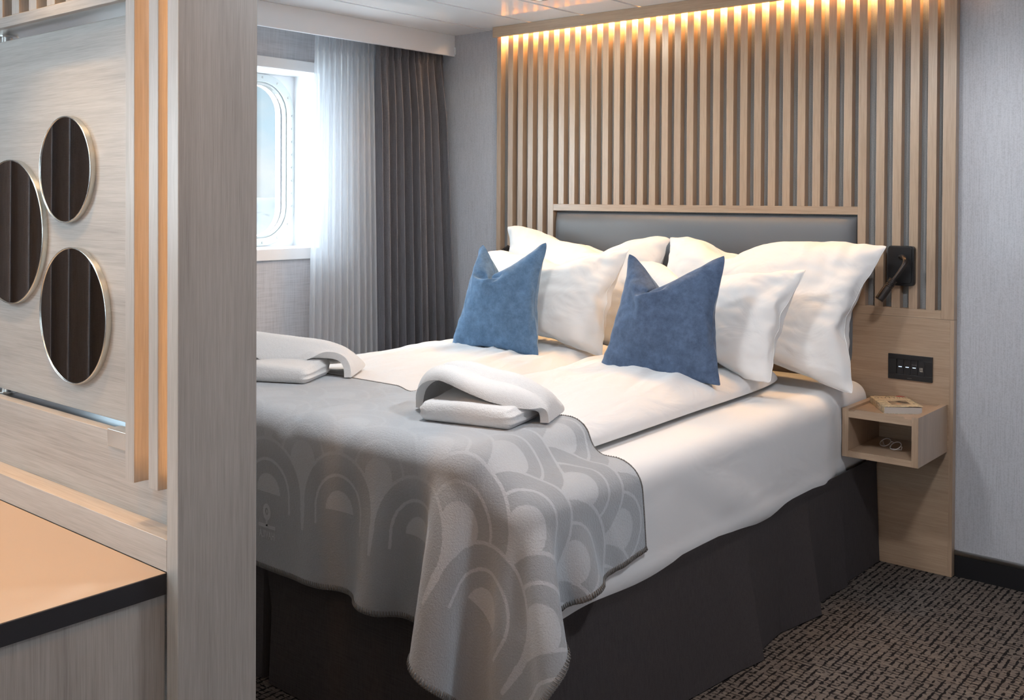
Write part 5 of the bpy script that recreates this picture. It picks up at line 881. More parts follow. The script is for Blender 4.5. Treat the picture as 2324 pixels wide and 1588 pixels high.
-1,1,-1,0,1,-1,0,0,1,0,0,0,-1,0,0,0,1,0,0,-1,0,0,-9,-1,-2,-2,-1,-2,-2,-1,-2,0,0,1,0,-1,0,-1,0,1,0,-1,0,0,0,-1,0,-1,0,0,0,0,1,-1,0,0,0,1,-1,1,-1,0,1,-1,0,0,0,1,-1,0,0,1,-1,0,1,-1,1,0,0,0,0,-1,0,1,0,0,0,-1,0,0,1,0,-1,0,1,-1,1,-1,1,-1,1,0,-1,0,1,0,-1,0,0,0,0,1,0,0,-1,0,0,1,0,0,
-10,-2,-1,-2,-2,-1,-1,-1,0,0,1,0,0,-1,-1,0,1,-1,0,1,0,0,-1,0,-1,0,-1,0,0,0,-1,1,0,0,0,0,0,-1,1,0,-1,1,0,0,0,-1,1,-1,1,-1,0,0,0,1,-1,1,0,0,-1,0,1,-1,0,0,0,1,0,0,-1,0,1,0,-1,1,-1,1,-1,1,-1,0,0,1,-1,0,1,0,0,0,0,-1,0,0,0,1,0,-1,0,1,-12,-2,-2,-2,-1,-2,-1,0,0,1,0,1,-1,-1,-1,1,-1,1,0,0,0,0,
-1,-1,0,0,0,0,-1,1,0,-1,1,0,0,0,-1,1,0,-1,1,-1,1,-1,0,1,-1,1,-1,0,1,0,-1,0,1,0,1,-1,0,0,-1,0,0,0,0,0,0,0,1,0,-1,0,1,-1,1,-1,1,-1,0,1,0,-1,0,1,-1,0,0,0,0,0,1,0,0,-1,0,1,0,-1,-15,-2,-1,-1,-1,0,0,0,1,0,1,-1,-1,-1,1,-1,1,0,0,0,1,-1,0,-1,-1,-1,0,-1,1,-1,0,1,-1,0,0,0,1,0,-1,1,-1,1,-1,1,
0,-1,1,-1,1,0,-1,0,1,0,0,0,-1,1,-1,0,0,1,0,0,0,0,0,-1,0,0,1,-1,0,1,-1,1,-1,0,1,-1,0,1,0,-1,0,0,1,0,0,0,-1,0,0,1,0,-1,0,1,-17,-2,-1,-1,0,0,1,-1,1,1,0,-2,-1,0,0,1,-1,1,0,1,-1,-1,-1,0,-1,0,-1,1,0,0,0,0,0,0,0,0,0,0,0,0,0,-1,0,0,0,1,-1,1,-1,0,1,0,0,-1,1,0,0,0,0,0,0,-1,0,0,0,0,
0,1,0,0,-1,1,0,-1,1,-1,1,0,-1,1,0,-1,0,1,0,0,-1,0,0,0,1,0,0,-1,0,1,0,-1,-19,0,-1,0,0,0,1,1,0,0,-2,0,0,0,-1,1,1,-1,1,-1,0,0,-1,-1,0,-1,0,0,0,0,0,-1,1,0,0,0,0,-1,1,-1,1,0,0,0,0,-1,1,-1,1,0,-1,0,0,1,0,0,0,-1,1,-1,1,0,0,0,0,0,0,0,-1,0,1,-1,0,1,-1,1,-1,1,0,-1,1,0,0,-1,0,1,0,0,
0,0,-1,0,1,0,0,-1,1,0,-20,0,0,0,0,0,-1,1,0,-1,0,-1,0,1,0,0,0,1,0,0,-1,-1,0,-1,-1,0,0,0,0,0,0,0,0,0,0,0,0,0,0,0,-1,1,0,0,-1,1,0,0,-1,1,0,0,0,0,0,0,0,0,0,0,-1,0,1,0,0,0,-1,0,1,0,0,0,0,-1,1,-1,1,-1,1,0,-1,0,1,0,0,-1,0,1,0,0,0,0,-1,1,0,0,-1,1,-20,0,0,0,0,1,0,0,0,-1,0,0,
0,0,1,-1,1,0,-1,0,0,0,-2,-1,0,-1,1,0,-1,0,1,0,-1,1,0,0,0,0,0,0,0,-1,0,0,1,0,-1,1,0,-1,0,0,0,0,0,0,1,0,-1,1,0,0,-1,0,0,0,1,0,0,-1,0,1,-1,1,0,0,-1,1,-1,1,0,0,-1,0,1,0,0,-1,0,0,0,1,0,-1,0,1,0,-1,-20,0,0,0,0,0,0,0,-1,0,0,1,0,0,0,0,0,0,0,0,-1,-1,0,-1,-1,0,0,0,1,0,-1,0,1,-1,
0,0,0,0,0,0,0,0,0,0,0,0,0,-1,1,0,0,0,0,0,0,1,-1,0,0,-1,1,0,0,0,0,0,0,0,-1,1,0,0,0,0,-1,1,0,0,0,-1,1,0,0,0,0,0,0,0,0,0,0,0,0,0,0,0,0,0,-19,-1,0,1,0,0,0,0,0,0,-1,0,1,-1,1,0,0,0,0,-1,0,-1,-1,-1,0,0,0,0,-1,0,1,0,-1,1,0,0,0,0,-1,0,1,0,0,0,0,-1,1,0,-1,1,0,0,0,0,0,-1,
1,0,0,0,-1,0,1,0,0,-1,0,0,1,0,0,-1,1,-1,1,-1,1,-1,1,0,-1,1,0,0,-1,0,0,1,0,0,0,-1,0,1,0,-1,1,0,-20,0,0,0,1,-1,0,-1,0,0,1,0,0,1,-1,1,-1,0,0,0,-2,-1,0,0,0,0,0,0,0,0,-1,1,0,-1,0,0,0,1,0,0,-1,0,0,0,0,0,0,0,0,0,0,0,0,0,0,1,-1,0,0,0,0,0,0,0,0,1,-1,0,0,0,0,0,0,0,0,1,-1,0,
0,0,0,0,0,0,0,0,0,0,0,0,0,0,0,0,0,0,0,0,-20,1,0,0,-1,1,0,0,0,0,0,0,-1,1,0,0,0,0,-1,0,0,-1,-2,0,0,0,0,0,0,0,0,-1,0,1,0,0,0,-1,1,0,-1,1,0,0,-1,1,-1,1,0,-1,0,0,1,0,0,-1,1,0,0,0,0,0,-1,0,0,0,1,0,0,0,-1,1,0,0,0,-1,1,0,-1,1,0,-1,0,1,0,0,0,-1,0,1,0,0,0,-1,1,0,-1,1,-20,0,
1,0,0,-1,0,0,0,1,-1,0,1,-1,1,-1,0,0,0,-1,-1,-1,0,0,-1,0,1,-1,1,-1,0,1,0,-1,0,1,-1,1,-1,0,1,-1,0,0,1,-1,1,-1,0,0,1,0,-1,0,0,1,-1,0,0,0,0,0,0,0,0,0,0,0,0,0,0,0,0,0,0,0,0,0,1,-1,0,0,1,-1,0,0,0,1,0,-1,0,0,0,1,-1,0,1,-1,-19,0,-1,0,1,0,0,1,0,-1,0,0,0,0,0,0,0,-1,1,-2,-1,0,0,-1,
0,1,-1,1,-1,0,0,0,0,0,0,-1,1,0,0,0,0,0,0,0,0,0,-1,1,0,0,-1,0,1,0,0,-1,1,0,0,0,0,0,0,0,0,0,0,0,0,0,0,0,0,0,0,0,0,0,-1,1,0,0,-1,1,0,0,0,-1,0,1,0,0,0,-1,1,0,-1,1,-20,0,1,0,-1,1,0,0,0,-1,1,0,0,0,-1,1,0,0,-2,0,-1,-1,0,-1,1,0,0,0,0,0,0,0,0,0,0,0,0,0,0,0,-1,0,0,0,0,1,
0,-1,0,1,0,0,-1,0,1,0,0,-1,0,0,0,0,1,0,0,-1,0,0,0,0,1,-1,0,1,-1,1,-1,0,1,-1,0,1,0,-1,0,0,1,0,0,-1,0,0,1,0,-1,0,1,-1,-19,0,0,0,1,0,0,-1,0,0,0,0,0,0,0,0,0,-1,0,-1,-1,0,-1,1,-1,0,0,0,0,1,-1,0,0,-1,1,0,0,0,0,-1,1,0,0,0,0,0,0,0,0,-1,1,0,0,0,-1,1,-1,1,0,0,0,0,-1,0,0,1,0,0,
0,0,-1,1,0,-1,1,-1,1,0,0,0,0,-1,1,0,0,0,-1,1,0,0,0,0,-1,1,0,0,0,0,-19,0,0,1,0,-1,0,0,0,0,0,0,0,0,0,0,-1,0,-1,-1,0,-1,0,0,1,-1,0,0,1,-1,1,-1,0,0,-1,1,0,-1,1,0,0,0,0,0,0,-1,0,0,1,0,-1,0,0,1,0,-1,1,0,0,0,0,0,0,0,0,0,0,0,0,-1,1,0,-1,1,0,0,-1,1,-1,1,0,0,-1,0,1,0,0,-1,0,0,
1,0,0,-1,1,0,-1,1,-19,1,0,0,0,0,0,-1,0,1,0,0,-1,1,0,-1,0,-1,-1,-1,0,-1,0,0,0,0,0,0,0,0,0,0,0,0,0,0,0,0,0,0,0,-1,1,0,0,0,0,0,0,0,0,0,0,-1,1,0,0,0,0,0,0,0,0,0,0,0,0,-1,0,1,0,0,0,0,-1,1,0,0,0,-1,1,0,0,0,-1,1,0,0,0,0,-1,1,0,0,-1,1,0,-1,-19,0,1,0,-1,0,1,0,0,-1,0,0,1,-1,
0,0,-1,0,-1,0,-1,0,0,0,-1,0,0,1,-1,0,0,0,0,0,0,-1,1,0,0,0,0,0,-1,1,0,0,0,0,-1,1,0,0,0,0,0,0,0,-1,0,0,0,0,0,0,0,0,0,1,0,0,0,-1,1,0,0,0,0,-1,1,0,-1,1,0,0,0,-1,1,0,0,0,0,-1,1,0,0,-1,1,0,
]),
'back': (0.0008, [(26, 36), (26, 36)], [
-504,29,29,30,29,29,30,29,29,30,29,29,29,29,29,29,29,29,29,26,29,25,26,28,29,29,29,29,29,30,27,29,28,29,29,29,5,-4,-1,-1,1,0,-1,0,0,0,1,0,0,0,0,0,0,0,-1,0,0,0,1,0,0,0,0,0,0,-2,2,0,2,0,-1,-9,10,-7,-3,-1,0,0,1,0,1,-1,0,0,-1,1,0,0,0,-1,1,0,-1,0,1,0,0,0,0,0,0,1,0,1,-1,0,-6,-4,10,-3,-6,0,-2,0,0,0,0,0,0,-1,
1,-1,0,0,1,1,0,0,-1,1,0,1,0,0,0,0,0,1,0,-1,0,-3,-5,-2,9,-3,-4,-2,0,0,-1,0,-1,1,-1,1,0,0,0,-1,-1,1,0,2,1,1,0,0,0,0,0,0,0,-1,0,-1,0,-3,-2,-4,10,-3,-4,-3,0,0,-1,0,0,-1,0,1,0,0,0,0,-1,-1,0,2,1,1,1,0,0,0,0,0,-1,0,-2,1,-1,-3,-3,-2,11,-1,-6,-4,0,0,0,0,0,-1,0,-1,0,0,0,0,1,1,0,-1,0,2,0,0,
0,0,-1,0,0,-1,1,0,-2,-2,-4,-1,9,-1,-3,-4,0,-1,0,0,-1,1,0,-1,0,0,0,1,0,0,0,0,0,0,0,0,0,-1,1,0,-1,1,1,-1,-2,-5,-1,0,9,-5,2,-5,-1,0,0,0,0,0,0,0,0,0,0,0,0,0,0,0,0,-1,1,0,-1,1,0,-1,1,0,0,0,-3,-4,-1,-2,11,-2,-1,-7,0,-1,1,-1,1,-1,0,0,0,0,0,0,0,0,0,0,0,0,-1,0,1,0,0,0,1,-1,0,0,-7,-4,-3,1,
-3,4,-3,4,-2,1,-1,0,0,0,0,1,-1,0,0,0,1,-1,0,0,0,0,0,0,0,0,0,0,0,1,-1,-1,-3,-3,0,2,-3,-1,2,4,-1,-1,0,0,0,0,0,0,1,-1,0,0,0,0,0,0,0,0,0,0,0,0,0,0,0,-1,1,-1,6,-1,-6,-2,-1,0,1,1,0,-1,0,1,-1,0,0,0,0,0,0,0,0,0,0,0,0,0,0,0,0,0,-1,1,0,0,0,-2,3,-2,0,-4,0,1,-1,2,-1,0,0,-1,0,0,0,0,
-1,1,0,0,0,0,0,0,0,0,0,0,0,-1,1,0,-1,1,0,2,-1,7,0,-5,0,-1,1,2,-2,0,0,0,0,0,0,0,0,0,0,0,0,0,0,0,0,0,0,0,-1,1,0,-1,1,0,-1,1,-4,8,6,1,0,-2,4,1,-3,1,0,-1,0,0,0,-1,1,0,0,0,0,0,0,0,0,0,0,-1,1,0,0,0,0,-1,1,0,5,-4,1,6,3,-6,1,-2,4,0,0,1,0,-1,0,0,0,0,0,0,-1,1,0,0,0,0,0,0,
0,0,-1,1,-1,1,-1,1,3,0,0,3,-7,10,-6,2,2,0,0,-1,0,0,0,0,0,0,0,0,0,0,0,0,0,-1,0,1,0,-1,1,0,0,0,0,0,2,2,1,2,-5,2,2,0,2,0,-1,1,-1,1,-1,0,0,0,0,0,0,-1,0,0,0,1,-1,0,0,1,0,-1,1,-1,1,0,1,4,1,1,-6,0,3,3,0,0,1,-1,1,0,1,-3,1,0,0,1,-2,-1,-1,0,1,0,1,0,0,0,0,1,-1,1,0,0,1,4,2,1,
-7,1,4,2,1,0,0,1,1,1,-1,1,-4,0,0,-3,1,0,0,0,-1,1,0,0,0,1,0,0,1,0,-1,1,1,2,4,0,-7,3,3,2,0,1,1,1,0,0,-1,0,0,-3,-1,-2,0,1,0,1,-1,0,0,0,1,-1,0,1,0,0,1,0,0,3,4,1,-6,2,3,2,2,1,0,0,-1,-4,-1,2,0,-1,-1,0,0,0,1,-1,1,-1,0,1,-1,1,0,-1,0,1,0,0,1,2,2,4,-7,1,6,3,0,-1,0,-1,-1,-1,-2,0,
1,2,-1,3,-1,-2,0,0,0,0,1,-1,0,0,0,0,0,-1,1,0,1,1,4,3,-8,6,5,-1,-1,0,0,-2,-2,0,0,-1,1,2,3,-1,1,0,-2,0,1,1,0,0,-1,-1,0,1,-1,0,-1,0,0,1,6,2,-7,8,0,0,0,-1,-1,1,2,2,-1,-5,-1,-1,-1,1,1,1,3,1,0,0,-1,-1,1,-1,0,-1,1,0,0,0,-1,1,1,8,-4,4,0,0,1,0,0,1,0,1,0,0,0,0,0,0,0,0,-1,0,-1,-1,-1,-1,
0,0,0,0,0,-1,1,1,1,0,0,1,3,-18,-7,-2,-1,-1,1,-1,1,-2,-1,-1,0,1,0,-1,0,-1,1,0,0,-1,0,1,0,0,0,0,0,0,0,2,1,1,5,19,0,-9,-6,-5,-3,-1,-2,-1,-1,0,1,2,1,-4,-1,0,0,0,0,-1,1,0,0,0,0,0,0,0,0,3,1,0,2,6,12,5,0,-2,-8,0,-5,-3,-3,-1,-2,1,-1,2,1,-1,-4,-2,-1,0,0,0,0,0,1,0,0,0,1,2,2,2,2,3,2,6,7,1,
0,-2,-3,-6,2,-3,-1,-3,-1,-3,-1,-3,-1,6,0,-3,-4,-1,-2,0,0,1,0,1,1,2,3,2,4,2,3,2,1,4,1,2,0,-1,-3,-4,-1,2,-3,-1,-2,-2,-2,-3,-2,-2,4,1,-2,-2,-2,-2,-1,0,3,3,4,4,2,1,1,2,3,-4,3,3,2,1,0,0,-2,-4,-1,0,0,-1,-1,-1,-1,-2,-3,-3,1,-2,3,2,2,2,1,2,0,0,0,0,0,2,1,2,-6,2,2,4,1,-1,0,-1,0,-3,-1,-2,2,-1,0,0,-1,-1,
-2,-2,-3,4,3,1,1,2,1,1,0,-1,0,0,0,-1,1,-4,0,1,3,2,1,0,0,-1,0,-2,-2,1,-2,1,0,0,0,1,1,0,0,1,-1,0,1,0,0,0,0,0,0,-2,0,2,-4,-1,2,0,3,2,0,1,-1,1,1,-2,-2,-1,1,0,-1,0,1,0,0,1,0,0,0,1,0,-1,1,0,-1,0,-1,0,0,-2,0,1,-1,1,4,1,0,-1,0,0,-1,1,-2,-1,-1,1,0,0,0,0,1,0,0,0,0,0,0,1,-1,0,1,0,
-1,0,-1,-1,1,0,0,2,1,0,0,0,0,0,0,0,-1,-2,1,-1,1,0,-1,0,0,1,0,0,0,0,0,0,1,0,0,0,1,0,-1,0,0,-1,1,1,0,0,0,0,-1,0,0,2,-2,0,-1,0,-1,0,1,0,0,-1,1,0,1,0,0,0,0,1,0,0,0,0,0,0,0,0,0,2,-2,-1,0,1,0,1,0,0,0,-2,0,0,0,-1,-1,0,0,1,0,0,0,0,1,0,0,0,0,1,0,1,0,0,0,0,0,-2,1,0,0,0,
0,-1,1,1,-2,1,0,-1,-1,0,0,0,0,0,0,0,0,1,0,0,1,0,1,0,0,0,1,0,0,0,0,0,1,-3,0,0,0,0,2,0,-2,1,0,-1,0,-1,-1,0,0,0,0,0,1,-1,1,1,0,0,0,1,1,0,0,1,-1,1,0,-1,-3,2,0,0,0,0,-1,-1,4,0,-1,0,-1,-1,0,-1,0,0,0,1,-1,1,0,0,1,1,1,0,0,0,1,0,1,0,0,-1,-2,0,-1,0,0,0,-2,2,2,0,-1,1,-1,-1,-1,-1,
0,0,0,0,1,0,0,2,0,1,0,0,1,1,0,0,0,0,1,-1,-3,-1,0,-1,0,0,0,1,2,0,0,-2,-1,1,-1,-1,2,2,2,1,1,2,-1,-1,0,-1,0,0,-1,-1,0,0,0,1,0,-1,-1,-3,1,-1,0,0,1,1,1,0,0,-1,2,1,2,10,1,1,-1,0,5,0,-4,-3,-2,-2,-2,-2,-1,0,-1,0,0,-1,0,1,-3,-2,-1,0,-1,1,1,3,0,0,1,3,3,4,7,1,5,0,1,-2,-4,0,-1,-2,-2,-1,-2,-1,
-2,-2,-1,-2,0,-1,0,-1,-1,-3,-1,0,0,1,1,2,2,2,3,5,3,3,3,0,1,3,-1,-2,-2,-3,1,2,-2,-2,-1,-1,-1,-2,-2,-1,-3,0,-2,0,-2,-2,-3,0,0,1,2,3,4,5,4,2,3,4,0,0,-1,1,-1,0,-3,-2,2,0,-1,0,0,-2,0,0,0,-3,-2,-2,-2,-3,-2,-4,-1,-2,0,0,7,7,5,4,2,1,2,0,1,0,-1,-1,1,0,0,-1,0,-3,2,0,-1,1,-1,0,1,0,-2,-3,-2,-2,-4,-7,-5,-2,
-1,6,13,6,3,0,0,2,0,0,0,-1,-1,-1,2,1,0,0,-2,2,0,0,0,0,0,-1,-2,2,-1,-1,-1,-2,-1,-4,-14,-4,0,21,5,1,0,1,1,-1,-1,-1,0,3,0,-3,-4,1,2,1,3,0,0,0,0,0,0,0,-1,-3,2,0,0,-1,-1,-2,-4,-20,-356,4,6,6,7,6,7,6,6,6,7,6,7,8,7,8,8,8,9,14,-5,-14,-15,-9,-9,-8,-8,-7,-8,-3,-11,-10,-8,-8,-9,-7,30,-5,-5,-2,-2,-1,-1,0,1,-3,-5,-1,
-2,0,1,-2,-2,-1,0,1,3,-2,2,0,1,0,1,1,-1,-6,5,6,3,2,5,8,28,-2,-1,-4,-3,-2,-2,-2,-2,0,1,0,1,-7,-4,0,-1,2,-2,0,2,1,2,1,0,0,0,0,2,4,3,1,2,5,5,1,28,1,-2,1,-2,-2,-3,-2,-2,0,1,2,-1,0,-6,-6,-2,-4,0,-2,3,2,2,1,1,1,3,2,4,3,1,2,2,2,1,-1,29,0,0,-2,1,-1,-1,-1,-1,-2,-2,-3,0,4,1,-4,-4,-5,-5,-5,4,4,2,1,
3,4,3,2,3,1,2,0,1,1,-1,0,28,1,1,-1,-1,1,-1,-1,-1,-1,-1,-3,-3,-2,4,2,-3,-2,-3,-8,-6,7,6,5,4,3,1,2,-1,1,1,0,0,0,0,0,28,0,1,0,0,-1,1,0,-1,0,-1,-1,-2,-2,0,-1,3,1,1,-1,-1,2,1,1,0,0,0,0,1,1,-2,0,1,1,-1,-1,29,0,0,1,-1,0,0,0,-1,0,0,0,0,-2,-3,3,1,1,0,1,0,0,0,0,0,0,0,0,1,-2,0,1,1,-1,0,0,
28,2,0,-1,0,0,0,0,0,0,0,0,0,0,0,0,0,0,0,0,0,0,0,0,0,0,0,1,-2,1,0,0,0,0,0,0,28,0,0,2,0,-1,0,0,1,-1,0,0,0,0,0,0,0,0,0,0,0,0,0,0,0,0,0,-1,1,0,1,0,-1,-2,-1,0,29,0,0,0,0,1,-1,0,0,0,0,0,0,1,-1,0,0,0,0,0,0,0,0,0,0,0,0,0,0,0,0,0,-2,0,2,1,30,0,0,0,0,-1,1,-1,0,1,-1,0,
0,0,0,0,0,0,0,0,0,0,0,1,0,0,0,0,0,0,0,0,0,0,-1,0,30,-1,0,0,1,0,-1,1,-1,0,0,0,0,0,0,0,0,0,0,0,0,1,0,-1,0,0,0,0,0,0,0,0,0,0,1,0,30,0,0,0,-1,0,1,-1,1,-1,1,-1,0,0,1,-1,0,0,0,0,1,-1,0,0,0,0,0,0,1,0,0,-1,1,-2,1,-1,30,0,0,0,-1,1,-1,1,-1,0,0,0,0,0,0,1,-1,0,0,1,-1,0,0,0,
0,0,1,0,-1,0,0,1,-1,1,-2,0,30,0,-1,-1,2,-1,1,-1,0,1,-1,1,-1,0,0,0,1,0,0,-1,0,0,0,0,0,1,-1,0,0,0,1,-1,0,1,-1,0,30,-1,0,1,0,0,-1,0,1,-1,0,0,0,0,0,0,0,0,0,0,0,0,0,0,1,-1,0,0,0,1,-1,1,0,-1,1,0,29,1,0,-1,0,0,1,0,-1,0,1,-1,0,0,0,0,0,0,0,0,0,0,0,0,0,0,0,0,1,-1,0,0,0,0,0,0,
29,0,0,1,0,0,-1,0,0,1,-1,0,0,0,-1,-1,-1,-2,3,1,0,0,1,0,-1,1,0,0,0,0,0,0,1,-1,1,-1,30,-1,1,0,-1,0,0,0,0,-1,0,-10,2,1,1,0,-5,0,4,3,2,1,0,1,1,-1,1,0,0,0,0,1,-1,1,-1,0,29,1,-1,0,1,0,-1,0,-2,-2,-7,-2,-11,-1,-1,7,7,2,0,2,1,2,1,1,0,2,0,1,-1,1,0,0,1,-1,0,0,29,0,1,0,-1,-1,-1,-3,-2,-4,-3,0,
-4,-10,4,8,3,3,0,-3,3,1,2,1,1,1,1,1,1,0,1,0,0,1,-1,0,30,0,0,-1,-2,-2,-2,-3,-3,-9,-1,3,0,-5,5,1,5,3,-3,0,1,1,0,1,2,-2,0,3,2,2,1,1,1,0,0,0,29,0,0,-3,-4,-4,-3,-2,-6,-1,-5,3,4,2,-3,-4,3,4,2,4,-2,-1,0,0,1,2,-2,-1,5,2,2,2,2,3,1,-1,29,-1,-6,-6,-3,-1,-2,-2,-3,0,0,-6,2,6,-3,0,-2,2,6,-4,-4,-2,-2,1,
5,4,6,-3,1,3,2,1,2,3,5,1,29,-10,-5,-1,-1,-2,-2,-1,4,2,-1,-7,-5,9,8,-2,-1,-3,-8,-3,0,-1,-2,6,-1,3,3,6,-1,-1,1,2,2,1,3,8,-504,29,29,30,29,29,30,29,29,30,29,29,29,29,29,29,29,29,29,26,29,25,26,28,29,29,29,29,29,30,27,29,28,29,29,29,5,-5,-1,0,0,0,0,0,1,-1,0,0,1,0,0,0,0,0,-1,2,-1,-1,-1,1,1,0,0,0,0,-1,2,0,1,-1,-1,-8,
10,-7,-3,-2,1,0,0,0,0,0,0,1,-1,0,0,0,0,0,0,0,-2,0,3,0,-1,0,0,1,0,0,0,0,1,0,-5,-5,10,-2,-8,1,-2,0,-1,0,0,0,1,-1,0,1,0,0,0,-1,-1,1,-2,4,1,0,0,1,0,-1,0,0,1,0,-3,0,-6,-2,9,-4,-2,-4,1,0,-1,0,-1,0,0,0,0,0,0,0,0,-1,1,-1,3,1,1,0,0,0,0,0,0,0,-2,-1,1,-4,-6,1,10,-1,-6,-2,-1,0,0,0,0,-1,-1,0,
0,0,0,-1,0,2,1,1,2,-1,0,0,0,-1,0,0,0,-1,-1,1,0,-4,-3,-2,11,-2,-5,-4,0,0,1,-1,-1,1,0,0,-1,-1,0,1,0,1,0,0,1,1,-1,0,0,0,0,-1,-1,-1,2,0,-1,-2,-2,-4,9,0,-3,-5,0,-1,0,0,0,0,0,0,0,0,0,0,1,-1,0,0,0,0,0,0,0,0,0,0,-1,2,0,-1,-1,-3,0,-4,9,-2,-1,-5,-1,0,0,0,1,-1,0,0,0,0,0,1,-1,0,0,0,0,0,0,0,
0,0,-1,0,2,-1,0,0,-2,-2,-1,-5,11,-5,1,-5,-2,0,0,0,0,0,0,0,1,0,0,-1,0,0,0,0,0,0,0,0,0,0,0,0,0,1,-1,0,-2,-3,-5,-3,-3,2,-1,4,-1,0,-1,0,0,1,-1,0,0,0,0,0,0,0,0,0,-1,1,0,0,0,-1,1,1,-1,0,0,0,-2,-7,-1,5,-3,-1,5,2,-3,0,0,1,-1,0,0,0,0,0,0,0,0,0,0,0,0,-1,0,0,0,1,0,0,0,0,0,0,-5,-3,1,3,
-1,3,1,-1,-1,-1,1,-1,0,0,0,0,0,0,0,0,0,0,0,0,0,0,0,0,0,0,0,0,0,0,0,0,-6,-1,3,-1,0,3,1,-1,-3,1,-1,0,0,0,0,0,0,0,0,0,0,0,0,0,0,0,0,0,0,0,0,-1,1,0,0,0,1,0,1,1,0,3,2,0,-5,0,0,0,1,-1,0,0,0,0,0,0,0,0,0,0,0,0,0,0,0,0,0,0,0,0,0,0,-1,8,3,1,0,-3,-4,1,7,0,0,0,-1,0,0,0,
0,0,0,0,0,0,0,0,0,0,0,0,0,0,0,0,0,0,0,0,9,1,-1,-1,3,-5,-3,3,2,0,0,0,0,0,0,0,0,0,0,0,0,0,0,0,0,0,0,0,0,0,-1,1,0,-1,1,0,4,3,-1,0,-7,3,0,2,3,0,0,0,-1,0,0,0,0,-1,1,0,0,0,0,0,0,0,0,0,0,-1,1,0,0,0,0,-2,4,3,0,2,-5,-2,4,3,1,-1,0,0,0,0,0,0,-1,1,-1,1,0,0,0,0,0,0,0,0,
-1,1,0,0,-1,1,0,2,-1,3,1,2,-6,0,3,2,1,1,0,-1,1,0,0,-1,0,1,0,-1,-1,0,0,0,0,0,0,0,1,0,0,-1,1,0,0,0,2,1,2,3,-7,2,3,2,1,0,-1,1,0,0,1,1,1,-4,-1,0,1,-2,0,0,0,0,1,0,0,0,0,1,0,0,-1,1,1,3,2,1,-7,3,2,3,0,-1,1,1,1,1,-1,0,-1,1,-1,-3,-1,1,0,0,-1,1,-1,0,0,1,0,0,0,0,1,0,0,4,5,-1,
-6,2,3,1,1,2,0,0,0,0,-2,0,1,1,1,1,-4,-3,-1,0,2,-1,1,0,0,-1,0,0,1,0,0,0,1,2,3,3,-7,1,6,3,1,0,0,-2,-2,-1,2,-1,0,0,1,1,4,-3,-4,1,-1,1,-1,0,-1,0,0,0,0,0,1,0,1,1,6,1,-8,7,4,0,-1,0,0,-1,-1,0,-3,-1,-2,0,0,1,0,0,6,-1,1,0,0,-1,1,0,-1,0,-1,0,0,0,0,1,4,4,-7,9,1,0,0,-2,0,1,1,-2,-2,-5,
0,0,-1,-1,1,6,0,1,0,0,0,0,0,-1,1,0,0,0,-1,0,-1,1,1,9,-4,4,0,0,1,0,0,1,0,1,0,0,0,0,0,0,0,0,-1,0,-1,-1,-1,-1,0,0,0,0,0,-1,1,1,1,0,0,1,3,14,5,2,1,0,1,1,1,0,0,0,1,0,0,0,0,0,1,-1,0,0,0,1,-1,0,0,-1,0,1,-4,0,0,0,-5,-21,0,6,10,5,2,3,1,-1,1,-1,2,1,-1,1,0,0,0,0,-1,0,1,-1,1,-1,
1,0,0,0,-2,-1,3,-2,-3,-7,-12,-5,0,2,7,1,4,3,2,3,1,3,0,0,2,-1,1,0,0,-1,0,2,-1,1,-1,1,-1,-2,-2,-5,4,1,-3,-4,-8,-1,-7,-1,0,2,2,6,-2,2,3,1,2,1,2,2,1,3,1,1,1,-1,1,0,0,0,-1,-2,-2,-2,-1,2,-4,-4,-4,-5,5,-7,-4,1,0,0,3,4,1,-3,2,2,2,1,2,1,2,0,0,6,3,2,0,-2,-3,-5,0,-1,0,-1,0,-1,-3,-5,-5,7,-3,-5,0,-1,
0,0,2,3,2,1,-3,1,0,1,0,2,1,2,2,-3,-2,1,0,0,2,2,-1,-2,-1,0,-2,-1,-3,-3,9,-3,-3,-3,0,-2,0,0,0,4,1,1,0,-1,0,0,0,0,-1,0,0,-2,0,0,0,1,0,1,0,1,0,0,-1,-1,-1,7,-2,-2,-2,-1,-1,-1,0,0,0,2,2,0,1,0,-1,0,0,-1,0,-1,-1,1,0,-1,1,-1,0,1,0,1,0,0,0,-2,5,0,-2,1,-3,-1,0,0,-1,1,0,1,2,1,-1,0,1,-1,0,0,
-1,0,0,0,-1,1,-1,0,1,0,0,0,0,2,1,1,-1,-1,0,0,-2,-2,1,-1,0,0,0,-1,3,0,1,0,-1,1,-1,0,0,0,0,-1,1,-1,0,0,0,0,0,0,1,-1,1,2,-1,-1,1,0,-1,-2,-1,1,0,0,0,0,1,1,0,0,0,0,0,0,0,0,0,0,-1,0,0,0,0,0,0,0,0,0,-1,1,0,2,0,0,-3,0,0,0,-1,0,0,0,2,1,0,-1,1,0,0,0,0,0,-1,0,0,1,-1,0,0,-1,1,-1,
0,0,0,1,0,0,0,-1,0,0,0,0,0,-1,-1,1,2,-1,0,1,0,0,1,0,0,-1,1,0,0,-1,0,0,-1,1,-1,0,0,0,0,-1,1,0,0,0,-1,0,0,1,0,-1,0,0,1,0,0,1,0,0,0,1,0,0,0,-1,0,0,1,-1,0,-1,0,0,-1,0,0,1,0,-1,0,0,1,1,0,-1,0,1,1,-1,-3,0,1,0,1,1,0,0,1,0,-1,1,0,0,-1,0,-1,0,-1,0,0,0,0,-1,0,0,1,0,1,0,1,0,
